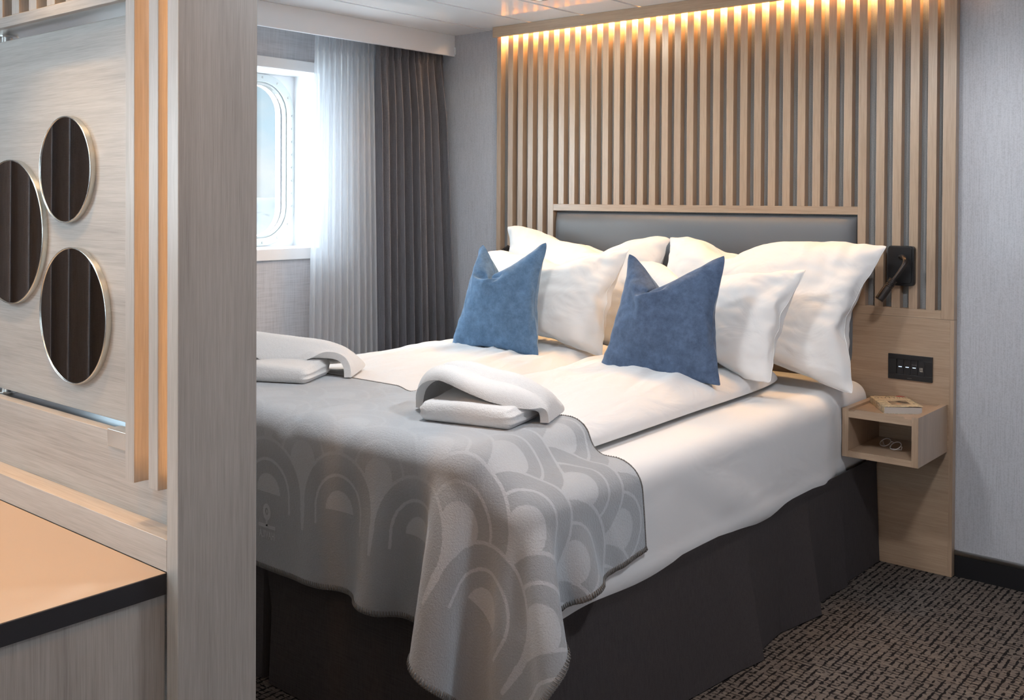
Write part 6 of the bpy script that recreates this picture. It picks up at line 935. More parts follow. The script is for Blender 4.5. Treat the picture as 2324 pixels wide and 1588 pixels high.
0,0,0,0,-2,0,1,0,0,1,1,0,0,1,0,0,-1,0,-1,0,0,-1,0,0,-1,-1,0,0,0,0,0,-1,3,1,-1,1,0,0,1,-2,-2,1,0,0,1,0,1,1,0,0,1,0,0,-1,0,-1,-1,0,-1,-1,0,0,0,-1,0,0,0,-2,4,1,1,-1,0,1,-2,-1,-1,0,0,0,1,1,0,1,1,1,-1,0,-1,0,-1,-1,-1,0,0,0,0,-1,0,0,-1,0,-1,3,0,2,0,1,0,0,-1,-2,-2,1,0,2,0,0,1,0,
0,-3,-2,-4,-5,1,3,2,2,0,1,0,0,1,-1,1,0,-1,0,1,2,2,0,1,-1,0,0,-3,0,-1,2,-1,-1,-1,-4,-4,-5,-6,0,3,4,-6,2,4,3,3,1,2,1,0,1,0,0,1,-1,1,2,3,0,1,0,-1,-1,-2,-1,0,-2,-2,-3,-5,-3,-4,-1,1,-3,-1,4,6,-6,1,2,0,3,2,3,2,0,1,1,1,1,-1,2,4,2,0,0,-1,-2,-3,-1,-3,-3,-4,-5,-2,-4,2,1,1,1,-3,-2,4,6,-3,-3,1,-1,-1,
2,2,4,1,2,1,2,2,1,4,3,1,0,-1,-6,-5,-7,-3,-4,-2,-1,1,2,-1,0,2,0,1,-2,-1,-1,0,0,0,0,1,0,1,1,2,1,2,2,2,4,4,7,0,-1,-4,-12,-7,-2,-2,-1,0,0,1,2,2,1,1,-4,-2,1,0,-2,0,0,0,1,1,-1,-1,0,1,1,1,1,1,2,6,10,6,0,-21,-5,-1,-1,-1,0,0,1,-1,2,2,0,-2,3,2,0,-5,1,-1,0,-1,-1,0,0,1,0,-1,1,0,1,1,1,0,6,18,
-356,4,6,6,7,6,7,6,6,6,7,6,7,8,7,8,8,8,9,14,-5,-14,-15,-9,-9,-8,-8,-7,-8,-3,-11,-10,-8,-8,-9,-7,30,-6,-4,-2,-3,2,-3,-2,-1,-2,1,-1,-2,-1,-1,0,-1,0,-2,-4,4,-4,0,2,2,3,0,1,2,-3,10,1,0,0,5,8,28,0,-3,-4,-1,-5,-1,-1,-1,1,-5,0,-1,-1,0,-2,0,0,1,-1,-9,0,7,2,0,-1,2,2,4,1,-3,4,3,7,5,1,28,1,-1,0,-3,-2,-2,-2,-2,-3,0,-2,
-1,-2,-1,1,-1,2,2,-11,-7,9,5,-1,2,3,4,5,-4,1,2,3,5,0,1,-1,29,0,0,-1,1,-1,-1,-1,-1,-1,-2,-2,-2,-2,-3,-3,-1,2,-9,-7,8,6,1,4,4,3,0,0,2,3,1,2,-2,2,-1,1,28,0,2,-1,-1,1,-1,0,-1,-1,0,-1,-1,-1,-1,-5,-5,-10,-2,8,9,4,1,1,1,0,1,-2,4,1,1,-1,1,1,-1,0,28,1,0,0,0,-1,1,0,0,0,-1,0,-1,-1,-1,1,0,-2,1,1,0,-1,1,1,
0,0,1,1,0,0,-1,0,2,-1,0,-1,29,-1,1,1,-1,0,0,0,0,0,0,0,0,0,0,0,0,0,0,0,0,0,0,0,0,0,0,0,0,-1,1,1,-1,1,0,-1,28,1,0,0,1,-1,0,0,0,0,0,0,0,0,0,0,0,0,0,0,0,0,0,0,0,0,0,0,0,0,0,0,1,-1,1,-1,28,1,0,1,-1,1,0,-1,0,0,0,0,0,0,0,0,0,0,0,0,0,0,0,0,0,0,0,0,0,0,0,0,0,1,-3,-1,
29,1,-1,0,1,-1,0,1,-1,0,0,0,1,-1,0,0,0,0,0,0,0,0,0,0,0,0,0,0,0,1,0,0,0,-2,0,2,30,-1,1,0,-1,1,-1,0,1,-1,0,0,0,1,-1,0,0,0,0,0,0,0,0,0,0,0,0,0,0,0,0,0,0,-1,1,0,30,0,-1,1,0,-1,1,-1,0,1,-1,0,0,0,0,0,0,0,0,0,0,0,0,0,1,0,0,0,0,0,0,0,-1,0,1,0,30,-1,1,-1,0,1,-1,1,-1,0,1,-1,
0,0,1,-1,0,0,0,0,0,1,0,0,-1,0,0,0,0,0,0,0,0,1,-1,-1,30,0,-1,0,1,-1,1,-1,1,-1,0,0,0,0,0,1,-1,0,0,0,1,-1,0,0,0,0,0,0,1,0,0,0,0,-2,0,0,30,-1,0,0,0,1,-1,1,-1,1,-1,1,-1,0,0,0,1,-1,1,0,-1,0,0,0,0,0,1,0,-1,0,0,0,-2,1,1,0,30,0,-1,1,0,-1,1,-1,0,0,0,0,0,0,0,0,0,1,-1,0,0,0,0,0,
0,1,-1,0,0,0,1,0,0,-1,0,1,29,1,0,-1,0,1,-1,0,1,-1,1,-1,1,-1,0,0,0,0,0,0,0,0,0,0,0,0,0,0,0,1,-1,0,0,1,-1,0,29,0,0,1,0,-1,1,0,-1,1,-1,0,0,0,0,0,0,0,0,0,0,0,0,0,0,0,0,0,0,0,0,0,1,-1,1,-1,30,-1,1,-1,0,1,-1,0,0,0,0,1,-1,0,-1,-2,-6,4,2,1,1,0,1,0,0,-1,1,0,0,-1,1,0,0,1,-1,0,
29,1,0,0,-1,0,0,0,0,-1,-1,-3,-4,-11,2,7,5,-7,2,4,3,1,1,0,1,1,-1,1,0,0,0,0,1,-1,1,-1,29,0,0,0,1,-1,0,-1,-1,-3,-5,-4,0,0,-11,0,12,5,-4,1,1,1,2,3,1,0,1,0,1,1,-1,1,0,1,-2,1,30,0,0,0,-2,-1,-1,-3,-5,-3,-6,4,1,3,0,-15,-1,13,8,-2,-3,1,-2,-4,5,4,2,2,1,0,2,0,0,1,0,0,29,0,0,-3,-3,-4,-6,-8,-5,6,5,-2,
-4,1,4,2,-16,4,5,0,1,-1,1,4,1,1,3,3,1,3,1,2,2,2,0,0,29,-1,-5,-7,-4,-2,-2,-2,-2,-2,-7,-8,-4,-1,6,9,14,-3,-11,-1,-1,-1,3,5,0,2,3,2,3,1,2,2,2,4,6,0,29,-10,-6,-1,-2,-3,-2,3,1,-12,-3,-7,-1,11,10,8,1,-7,2,-3,-1,0,-6,3,1,2,0,-1,2,2,2,2,3,0,4,8,
]),
'front': (0.0008, [(26, 36), (26, 36)], [
-430,25,25,25,25,25,25,25,24,25,25,24,23,25,24,25,25,24,25,24,25,25,24,22,20,23,24,24,24,24,23,24,24,24,24,25,7,-7,-1,0,0,0,-1,1,1,-1,0,0,1,0,-1,0,0,1,1,0,0,0,0,-2,2,1,-2,1,0,0,1,0,1,0,-1,-5,8,-5,-4,-1,0,1,0,-1,1,1,0,0,1,-2,2,0,0,0,-1,-1,0,0,0,0,3,-2,2,-1,0,0,1,1,0,-1,-2,-6,7,-1,-5,-1,-1,-1,1,0,-1,0,0,1,
0,1,-1,1,0,0,0,-1,-2,-1,0,5,-1,1,0,1,1,1,-1,-1,-3,1,-4,-2,6,-2,-2,-2,1,-2,0,0,-1,0,0,0,0,2,1,-2,0,-1,0,3,1,0,-1,-1,1,2,1,-1,0,-1,-1,-2,2,-2,-2,-3,7,-2,-3,-1,-1,1,-1,-1,1,0,-1,0,0,-1,0,1,0,1,-1,0,1,1,1,1,0,-1,-1,0,-1,0,-1,2,0,-2,-3,-2,7,-3,-2,-1,-1,0,0,0,0,-1,1,0,0,-1,0,0,0,0,1,0,0,0,1,0,
-1,0,0,1,-1,-1,2,0,-1,-2,-5,2,8,-3,-2,-2,-1,0,0,1,-1,1,-1,0,-1,1,0,0,0,0,0,0,0,0,0,0,0,0,1,-1,0,1,0,-1,0,-3,-3,0,6,1,-4,-3,0,0,1,-1,0,0,0,0,0,0,0,0,0,0,0,0,0,0,0,-1,1,0,0,0,1,-1,0,0,0,-1,-1,-3,6,0,-1,-3,-1,-1,0,0,0,0,0,0,1,-1,0,0,0,0,0,0,0,0,0,0,0,0,0,0,0,0,0,1,-2,-1,1,-5,
3,-2,2,-2,-1,0,0,0,0,0,0,0,0,0,0,0,0,0,0,0,0,0,-1,1,0,0,0,0,0,1,-1,0,0,-3,2,-2,1,2,1,-2,-2,0,0,0,1,-1,0,0,0,0,0,0,0,0,0,0,0,0,0,0,0,0,0,0,0,0,1,-1,-1,0,-3,5,2,3,1,-2,-4,1,-1,0,0,0,1,-1,0,0,0,0,0,0,0,0,0,0,0,0,0,0,-1,1,0,0,0,0,0,-1,0,1,3,2,1,0,-6,0,0,1,-1,0,0,0,
0,0,0,0,0,0,0,0,0,0,0,0,-1,1,0,0,0,0,0,0,-1,2,0,-2,4,-1,-6,-1,4,0,1,-1,0,0,0,0,0,0,0,0,0,0,0,0,0,-1,1,0,0,0,0,0,0,0,0,1,-2,1,0,-1,4,-10,3,-1,5,0,-1,0,0,1,-1,0,0,0,0,0,0,0,0,0,0,0,0,0,0,0,0,0,0,0,1,-1,-1,0,-2,0,-8,3,-2,6,1,0,0,1,0,-1,0,0,0,0,0,0,0,0,0,0,0,0,0,0,
0,0,0,0,0,0,0,1,3,-7,0,5,-7,0,4,2,2,0,0,-1,0,0,0,0,0,0,0,0,0,0,0,0,0,0,0,0,0,0,0,0,0,0,0,0,1,-2,6,4,-8,6,-1,2,2,0,0,0,0,0,0,0,0,0,0,-1,-1,0,0,0,0,1,-1,0,1,-1,1,0,0,0,-1,1,2,7,-2,-1,-7,0,4,3,0,0,0,0,1,0,1,1,-1,1,-3,0,-1,-1,0,0,0,0,1,0,0,1,0,-1,1,-1,1,-1,2,4,2,0,
-7,1,3,3,1,0,0,1,0,1,0,-1,1,-4,-1,0,0,1,0,0,0,0,0,0,0,0,0,1,-1,2,-2,1,0,5,4,-1,-7,4,1,2,1,1,0,0,0,0,0,0,-5,-1,3,-1,1,-1,0,0,1,0,-1,0,0,0,0,1,1,0,1,-1,0,3,3,1,-7,3,3,2,1,0,1,0,0,-1,-1,-4,-2,3,0,0,1,1,-1,0,-1,0,1,0,0,0,0,-1,1,0,1,1,-1,2,3,2,-7,1,6,2,0,0,0,-1,0,-1,-4,-2,
2,1,1,2,0,0,0,0,0,0,0,0,0,0,0,0,-1,0,-1,0,2,0,6,2,-7,5,3,0,0,-1,0,0,-2,-2,-1,1,3,1,0,0,1,0,0,-1,0,0,0,0,0,1,0,-1,0,0,-1,0,0,1,2,6,-4,5,1,-1,-1,1,-2,0,-1,1,3,2,-2,-2,1,0,-1,0,-1,1,0,0,1,0,1,-1,0,0,-1,-1,1,0,0,-1,0,5,4,-1,-1,-1,0,-1,-1,-1,-1,-1,-1,-1,-1,-1,-1,-2,-1,-1,0,-1,-3,-1,2,3,
4,2,2,2,1,2,2,1,2,1,1,-2,-1,-16,-4,0,-2,0,1,-1,-1,0,0,0,0,0,-1,1,0,0,1,0,2,0,-3,0,-1,0,0,0,1,-1,0,2,1,1,9,15,0,-5,-9,-5,-2,-1,-1,1,-2,-1,0,0,0,1,0,0,1,0,0,2,0,0,-2,0,-1,0,0,-1,0,1,2,1,2,8,2,8,0,0,-6,-2,-5,-4,-3,-2,1,-1,-1,-1,0,-1,1,1,0,0,-1,1,1,-1,3,-4,0,-1,0,2,2,3,2,4,8,-3,5,2,
-1,-1,-1,-5,3,-2,-3,-2,-2,-1,-2,-1,-2,-1,1,3,1,-3,-3,-3,2,2,-2,1,0,1,3,2,3,3,4,3,-6,4,4,0,0,-1,-1,-2,-3,2,-1,-1,-1,-1,-1,-1,-1,-1,-3,-3,0,3,-3,-1,-3,0,1,4,4,4,3,0,1,1,2,-4,1,4,1,1,0,-1,-1,-2,-1,-1,2,-1,0,-1,0,-1,0,-1,-2,-3,-3,-1,7,0,1,1,3,0,0,2,-3,2,1,2,-6,1,2,2,2,0,-1,0,-1,-1,-1,0,-1,1,0,0,0,0,
0,-1,1,0,-1,0,-2,2,1,1,1,0,0,-2,1,0,0,-4,3,1,0,2,1,-1,0,0,-1,-2,-1,0,0,0,0,1,0,0,0,1,0,0,0,1,0,0,1,0,-1,0,-1,0,-1,0,-1,1,0,-1,2,1,0,1,0,0,0,-2,-1,-1,1,0,0,0,0,0,0,0,1,0,1,0,1,0,-1,0,1,0,-1,-1,1,0,-1,0,-1,1,0,1,0,1,0,0,0,-1,-2,0,0,0,1,0,0,0,0,0,0,1,0,0,0,1,0,0,0,0,
0,0,-1,0,0,-1,0,0,1,2,-2,0,0,0,0,-1,-2,1,0,0,0,0,0,0,0,1,0,0,0,0,0,0,1,0,0,-1,1,0,0,-1,0,0,-1,0,1,0,2,0,0,0,1,-1,-2,0,0,1,-1,0,0,1,0,-1,0,0,1,0,1,0,-1,1,0,1,-1,0,0,0,-1,-1,1,0,1,0,0,-1,0,1,0,1,-2,-1,1,-1,0,0,0,-1,0,0,1,0,0,0,0,0,1,0,0,0,0,0,0,-1,0,1,-1,0,1,-1,0,1,
-1,1,-1,0,1,1,-1,0,0,-1,0,0,-1,1,-1,0,0,1,0,0,1,0,0,0,1,-1,0,1,0,-1,-1,0,2,-1,0,0,1,-1,0,-1,3,-1,0,0,0,0,-1,-1,0,-1,1,0,0,0,0,1,0,0,1,0,-1,1,0,-1,0,0,1,-1,0,0,0,0,1,-2,0,2,1,1,-1,-1,0,-1,0,0,0,-1,-1,0,1,0,0,1,0,1,0,0,1,0,0,0,-1,1,-1,-1,-2,3,0,-2,0,0,1,0,2,-1,1,0,-1,0,-1,0,
-1,-1,-1,0,0,1,2,0,0,0,1,0,0,0,0,0,2,-2,0,0,-3,1,-1,-1,-1,2,-1,2,2,0,-1,0,-1,1,0,0,1,1,1,2,-2,1,-1,0,0,-1,-1,0,0,-1,0,0,0,2,-1,-1,-3,-2,1,1,0,0,1,2,1,0,0,0,1,1,2,2,2,3,6,1,-2,-4,-1,0,-3,-2,-2,-1,-1,0,-1,0,-2,3,0,-2,-2,-3,0,0,0,0,1,3,1,1,0,1,3,2,2,3,2,4,0,-3,-1,0,-1,-2,2,-2,-2,-2,
-2,-1,-1,-1,-1,-4,4,0,-2,-4,-2,1,0,1,1,2,3,1,2,3,2,2,2,2,3,0,-3,-2,2,-1,0,-1,-1,2,-2,-1,-2,-2,-2,-1,-1,-2,-3,4,-1,-5,-2,-1,-1,2,2,4,2,3,3,2,2,1,3,1,-1,0,-3,0,1,2,-1,-1,-1,0,0,0,-1,-2,-1,-3,-2,-2,-2,-3,5,-5,-4,-1,0,0,7,5,4,2,2,1,1,2,0,-1,0,-3,1,2,1,0,-1,0,-1,-1,1,-1,1,0,-1,1,-1,-2,-4,-2,-7,1,-6,-2,
-1,7,9,4,2,1,1,0,1,0,-1,1,-1,-1,1,1,0,0,1,-1,0,-1,1,0,-1,1,1,-1,0,0,-2,-3,-2,-5,-7,-5,3,11,5,2,0,2,0,2,-1,-1,0,-1,2,1,0,0,0,0,-2,1,0,0,0,0,0,0,0,0,-1,-1,2,-1,-1,-3,-5,-12,-299,6,6,7,6,6,6,6,7,7,7,10,11,2,-6,4,6,10,4,6,8,5,-5,-12,-15,-10,-9,-10,-10,-9,-10,-9,-9,-9,-9,-5,24,-7,-3,-2,-2,0,2,-4,-4,1,0,-2,
-3,3,-1,-1,0,-5,-5,-1,-2,1,8,-2,6,1,-3,2,3,0,1,2,4,2,7,4,24,-1,-4,-4,-1,-3,-2,1,-2,-5,-2,-2,0,3,0,-5,-4,-1,3,5,-1,-6,0,2,7,-2,3,-1,1,2,4,4,2,6,2,1,24,0,0,-1,-3,-2,-6,-1,1,-2,-3,-3,-3,0,1,3,-1,-2,2,2,1,-8,-11,9,3,1,2,4,3,5,4,2,3,-1,1,1,24,1,0,-1,0,-1,0,-2,-2,0,-2,-2,-5,-6,8,5,2,-4,-6,-9,1,9,-1,-4,
-4,7,6,4,2,2,1,1,-2,3,0,-1,24,0,0,0,0,0,0,0,0,-1,0,-1,0,-2,-1,-4,0,2,-2,-4,-7,-1,8,5,3,3,1,0,1,0,0,-1,2,-1,0,0,24,1,0,0,-1,0,0,0,-1,0,0,0,0,0,-1,-2,-3,0,5,0,-1,0,1,2,0,0,-1,1,0,0,-1,1,0,1,-1,1,24,0,1,-1,0,0,0,0,1,-1,0,0,0,0,0,0,-1,0,-1,1,1,0,0,0,0,0,1,-1,0,0,1,0,0,-1,0,0,
24,0,0,1,0,-1,0,0,0,1,-1,0,0,0,0,0,1,0,0,-1,0,0,0,0,0,0,0,1,0,-1,0,0,0,1,0,-1,24,0,0,0,0,1,0,-1,0,0,1,0,-1,0,0,0,0,0,0,1,0,0,0,0,-1,0,0,0,0,1,0,0,0,0,0,0,25,0,0,0,0,-1,0,1,-1,0,0,0,1,-1,0,0,0,0,0,0,0,0,0,0,1,0,0,0,-1,0,0,0,1,-1,0,0,24,0,1,0,-1,1,-1,0,1,0,-1,0,
0,1,-1,0,0,0,0,0,0,0,0,0,0,0,0,0,1,0,0,0,-1,1,0,0,25,0,-2,1,1,-1,1,0,-1,0,1,-1,0,0,1,0,0,-1,0,0,0,0,1,0,0,0,-1,0,0,0,0,0,1,-1,1,0,25,-1,0,0,0,1,0,-1,1,-1,0,1,-1,0,0,0,0,1,0,0,0,0,-1,0,0,0,1,0,0,0,0,0,0,0,-1,1,25,-1,0,-1,2,0,-1,1,-1,1,-1,0,1,-1,0,0,0,0,0,0,0,0,0,0,
0,0,0,0,0,1,0,0,-1,1,0,0,23,1,0,1,0,-1,1,-1,1,-1,1,-1,0,1,-1,0,0,0,0,0,0,0,0,0,1,0,0,0,0,-1,0,0,1,0,0,-1,24,0,0,0,0,1,-1,1,-1,1,-1,1,-1,0,1,-1,0,0,0,0,1,0,0,0,-1,0,0,0,1,0,0,0,-1,0,1,-1,24,0,1,0,0,-1,1,-1,1,-1,1,-1,1,-1,0,1,0,0,0,0,-1,0,0,0,0,0,0,1,-1,0,0,1,0,0,-1,0,
24,0,0,1,-1,1,-1,0,0,0,0,0,-1,1,-2,-4,3,1,1,0,0,1,0,0,0,0,1,-1,0,0,1,-1,0,-1,1,0,24,0,1,-1,0,0,0,1,-1,0,-1,-1,-1,-4,-9,1,4,5,1,-1,3,1,1,0,1,0,0,0,0,0,0,1,0,-1,-1,1,24,1,-1,1,0,-1,0,-1,-1,-1,-2,-1,-4,-9,0,8,2,-1,1,3,-3,2,2,2,1,1,0,0,1,0,-1,0,1,0,0,0,24,0,1,-1,-1,0,-1,-2,-1,-2,-2,-5,
-8,-2,11,4,-2,1,0,1,2,-3,2,2,1,1,1,2,0,1,0,0,0,0,0,0,24,1,-1,0,-1,-2,-2,-1,-3,-2,-4,-7,-4,8,7,-1,-1,-4,4,1,1,1,0,-1,2,2,2,1,2,1,1,0,-1,2,-1,0,24,0,0,-2,-3,-2,-2,-3,-1,-4,-6,-3,6,10,-2,-3,-4,-1,2,2,2,1,0,1,-1,1,-2,0,1,3,5,2,2,0,1,-1,24,-1,-4,-5,-2,-2,-1,0,-3,-6,-2,2,5,2,-1,-1,-2,0,0,2,1,3,-3,0,
0,-4,-2,5,2,0,4,3,3,4,3,0,24,-4,-5,-1,-1,-2,-3,-3,-3,3,3,2,-9,-3,2,2,2,1,1,0,-1,-2,2,0,-1,1,-3,2,3,3,-1,2,2,2,5,5,-430,25,25,25,25,25,25,25,24,25,25,24,23,25,24,25,25,24,25,24,25,25,24,22,20,23,24,24,24,24,23,24,24,24,24,25,7,-7,0,0,0,0,0,0,0,0,0,0,1,0,1,-1,1,-1,-2,1,-2,-1,1,0,2,1,-1,0,0,0,1,0,0,1,0,-5,
8,-3,-5,-1,1,0,0,-1,1,1,0,0,1,-2,0,1,-1,2,2,-1,-2,-3,-1,1,1,1,0,0,0,0,1,0,1,0,-3,-5,7,-3,-3,-1,-1,0,0,1,0,0,0,1,0,-1,0,0,1,0,0,1,-1,1,-1,0,0,-1,1,1,0,0,0,1,-1,-1,-6,-1,6,-1,-3,-2,0,-1,0,0,1,-1,0,0,0,3,-1,-1,-1,0,1,0,4,0,0,0,-1,0,0,-1,0,1,0,-1,0,-3,-1,-4,7,-2,-3,-1,-1,1,-1,0,-1,0,0,0,
0,0,1,1,-1,0,-1,0,1,3,1,-1,1,-1,-1,1,0,0,-1,0,-1,-2,-3,-2,7,1,-4,-4,0,0,0,0,-1,0,0,0,0,0,0,0,1,0,0,-1,0,1,1,2,1,0,0,-1,0,-1,-1,0,0,-3,-2,-1,8,-2,-3,-2,-1,0,0,0,0,0,-1,0,0,0,0,0,0,0,0,1,0,-1,0,1,1,2,-1,-1,0,0,0,-1,0,-4,-1,-1,6,-2,-1,-2,0,-1,0,0,0,0,0,0,0,0,-1,0,0,0,0,0,0,0,0,0,
0,0,2,0,0,-1,1,0,-1,-1,-5,1,6,-5,2,-1,-2,0,0,0,0,0,0,0,0,-1,1,0,0,0,0,0,0,0,0,0,0,-1,1,0,0,0,0,0,0,-4,-2,0,3,-3,1,0,-1,0,0,0,0,-1,1,0,-1,1,0,0,0,0,0,0,0,-1,0,0,0,1,-1,1,0,1,-1,0,0,0,-1,-2,1,1,-2,1,-1,0,0,-1,1,0,0,0,0,0,0,0,0,-1,0,0,0,1,0,0,0,0,0,0,0,0,0,1,-1,0,1,0,
2,1,-2,1,-1,-1,0,0,0,0,0,-1,1,0,0,0,-1,1,0,0,0,0,0,0,0,-1,1,0,0,0,0,0,0,-1,1,0,3,1,-2,-2,0,0,0,0,0,0,0,0,0,0,-1,0,1,0,0,0,0,0,0,0,-1,1,-1,1,0,0,0,0,0,2,-1,-2,4,-3,0,-3,2,0,0,0,-1,1,-1,1,0,-1,1,0,0,0,0,0,0,0,0,-1,1,0,0,-1,1,0,0,0,1,3,-3,-2,4,0,-2,-2,0,1,0,0,-1,0,0,0,
-1,1,0,0,0,0,0,0,0,0,0,0,0,-1,1,0,-1,1,0,0,0,2,-1,-4,-8,9,2,-4,1,0,0,-1,1,0,0,0,0,0,0,0,0,0,0,0,0,0,-1,1,0,0,0,0,0,-1,1,0,0,2,1,-1,-7,0,7,-1,1,0,0,2,-1,-1,0,0,0,0,0,0,0,0,0,0,0,0,0,0,0,0,0,0,0,0,0,0,1,0,4,4,-8,-1,0,8,2,0,0,-1,0,0,1,-2,1,-1,0,0,0,0,0,0,0,0,1,0,
-1,1,-1,1,0,0,0,0,1,0,0,5,-7,3,0,5,-1,1,0,-2,1,0,-1,1,-1,1,0,0,0,0,0,0,-1,0,0,0,0,0,1,0,0,-1,1,0,0,3,3,1,-7,-1,4,4,2,-1,-3,2,0,0,0,1,1,0,-1,-2,-1,0,0,0,0,0,0,0,1,0,0,0,1,1,-2,1,0,3,5,0,-7,2,2,4,-1,-2,2,1,0,1,1,-1,-1,-1,-1,0,1,0,-2,0,0,0,1,0,0,0,0,0,0,1,1,-2,1,1,3,3,
-7,2,4,2,-3,3,1,0,1,-1,-1,-1,-2,0,0,2,1,-1,1,-3,1,0,-1,1,0,0,0,-1,0,1,0,2,-2,2,5,1,-7,2,5,-1,3,0,1,-1,-1,-4,1,0,1,1,1,-1,-3,0,1,2,0,-1,0,0,0,0,0,1,-1,-1,1,0,2,-1,5,3,-7,7,0,2,1,0,-1,-2,-2,1,-3,1,1,-1,0,1,1,0,-1,1,0,1,0,-1,0,1,0,0,1,-2,-1,0,0,2,0,8,-4,4,3,-1,-1,0,-1,2,0,1,0,-3,
-3,-1,2,0,1,1,-1,0,0,0,1,0,1,-1,0,-1,-1,1,0,0,0,-1,2,4,4,-1,-1,-1,0,-1,-1,-1,-1,-1,-1,-1,-1,-1,-1,-2,-1,-1,0,-1,-3,-1,2,3,4,2,2,2,1,2,2,1,2,1,1,-2,-1,17,5,1,-1,1,1,0,-1,1,1,0,0,1,-1,0,1,0,-2,-2,1,2,0,0,-1,-1,1,0,0,0,0,0,-2,-1,-5,-12,0,5,9,5,2,1,0,-1,2,1,-1,1,0,-3,2,1,-1,0,1,0,0,0,1,-1,
-1,0,0,-1,1,-1,-1,-1,-1,-5,-9,-6,0,1,5,2,6,3,3,3,0,-1,1,0,-1,-1,-2,3,1,1,0,1,0,-4,-1,2,0,1,-1,0,-1,-1,-1,-3,-4,-5,-6,-1,-1,2,3,4,-2,3,1,2,2,1,1,2,2,2,-1,-2,2,0,1,1,0,1,-5,-2,3,0,-1,0,0,-2,-4,-3,-3,-4,-1,-3,0,0,2,3,2,-2,3,1,2,1,0,0,4,3,3,-1,-3,3,0,1,2,0,0,-5,-4,3,1,0,-4,-3,-3,-3,-1,-3,-2,0,
0,-1,2,3,1,1,-3,3,1,2,2,0,0,2,3,2,2,-4,-1,2,1,3,2,0,-4,-3,2,-4,-4,-3,-2,0,-2,-2,-1,0,-1,1,-1,3,2,0,2,-2,1,0,2,2,-1,0,0,1,1,3,2,-2,-2,1,3,4,2,-3,-7,-6,-1,-1,0,0,0,-3,0,-1,0,0,0,2,1,1,-1,1,-1,1,-1,1,1,0,0,1,0,0,1,2,2,-1,-1,-1,0,-3,-3,0,0,0,0,0,-1,-1,-1,1,0,1,-1,0,2,0,1,0,0,0,0,-1,
0,1,0,0,0,1,0,-1,0,0,-2,0,-1,0,0,1,0,0,0,0,-1,1,-1,0,0,0,0,1,1,1,0,-1,0,0,1,0,-1,0,0,0,0,-1,0,0,-1,-1,1,-2,0,0,0,1,0,1,0,1,0,-1,0,-1,0,0,1,-1,1,0,0,1,1,-1,0,0,0,0,0,-1,0,0,-1,0,0,0,-1,0,-1,0,0,1,0,1,0,0,0,-1,1,1,0,0,1,-2,2,0,1,0,0,1,-1,0,0,-1,0,1,-1,0,0,-1,0,-1,-1,0,
0,-1,1,0,1,0,1,0,0,0,0,-1,0,0,0,1,0,0,-1,1,0,0,1,0,0,0,0,-1,0,-1,0,0,-1,0,0,-1,-1,1,0,0,1,0,0,0,1,1,-1,0,-1,0,1,2,-2,0,1,-1,1,1,-1,0,1,0,-1,0,0,0,-1,0,-1,0,-1,0,0,0,0,0,0,0,1,0,-1,2,0,0,1,-1,-1,1,-1,0,0,0,1,0,0,1,0,0,0,-1,1,-1,0,-1,1,-2,1,-1,0,0,-1,1,0,0,0,0,1,0,1,0,
1,0,-1,1,-1,-1,-2,3,0,-1,1,0,1,0,0,0,-1,0,-1,0,0,0,-1,0,0,-1,1,-1,0,0,0,1,0,1,0,0,0,0,0,0,-2,-2,3,-4,1,2,0,-1,1,1,1,0,0,-1,1,-1,-1,1,-1,0,-1,0,0,0,0,0,0,0,1,2,-1,-1,-1,1,0,-2,-2,1,-4,3,1,0,-1,3,0,0,0,1,-2,0,-2,0,-1,-1,2,0,0,0,0,0,0,0,0,0,2,0,0,2,0,-1,0,-3,-1,-2,1,5,-2,-3,4,1,
0,1,-1,-3,0,-2,-2,-2,-4,1,3,2,1,1,0,1,0,-1,1,0,1,3,0,0,0,0,-1,-4,-3,0,8,-4,-1,3,-2,-3,-3,-5,-4,-2,2,3,2,1,1,0,0,1,2,1,1,1,0,1,-2,1,2,2,2,-1,0,-1,-2,-5,-1,7,-3,-1,-1,-2,-4,-4,-3,-1,-1,0,-2,2,3,3,2,2,-3,0,0,3,2,1,2,1,1,-3,1,3,2,1,-1,0,-4,-6,9,-4,-4,-3,-3,-4,-2,-2,0,1,2,4,1,-5,-3,2,4,-1,1,0,
0,-2,0,3,3,3,3,3,-6,5,4,1,0,-2,-6,4,-8,-3,-3,-3,-2,-1,0,0,0,1,2,0,-2,1,0,-2,0,0,0,1,1,0,1,0,1,3,2,2,7,-3,7,1,-1,-8,-2,-7,-2,-2,-1,-2,0,1,0,2,2,-2,0,-2,0,1,1,-2,-1,1,0,-1,1,1,1,-1,-1,0,2,2,2,6,2,10,3,-16,-8,-1,-2,0,-1,2,0,0,1,0,0,0,-2,0,1,0,-2,1,0,-1,1,0,-1,1,0,1,0,-1,0,1,2,1,7,15,
-299,6,6,7,6,6,6,6,7,7,7,10,11,2,-6,4,6,10,4,6,8,5,-5,-12,-15,-10,-9,-10,-10,-9,-10,-9,-9,-9,-9,-5,24,-7,-3,-2,0,0,-2,1,0,-3,-4,0,-5,-3,7,3,-5,0,5,2,2,-3,-3,1,3,1,-1,1,1,0,1,0,1,3,4,5,24,-1,-3,-4,-2,-3,1,0,-5,-2,2,-7,-2,9,0,-4,4,-9,-2,1,3,3,-1,1,3,3,0,0,1,1,1,2,3,3,4,0,24,1,-1,-1,-4,-2,-3,-5,1,0,-2,0,
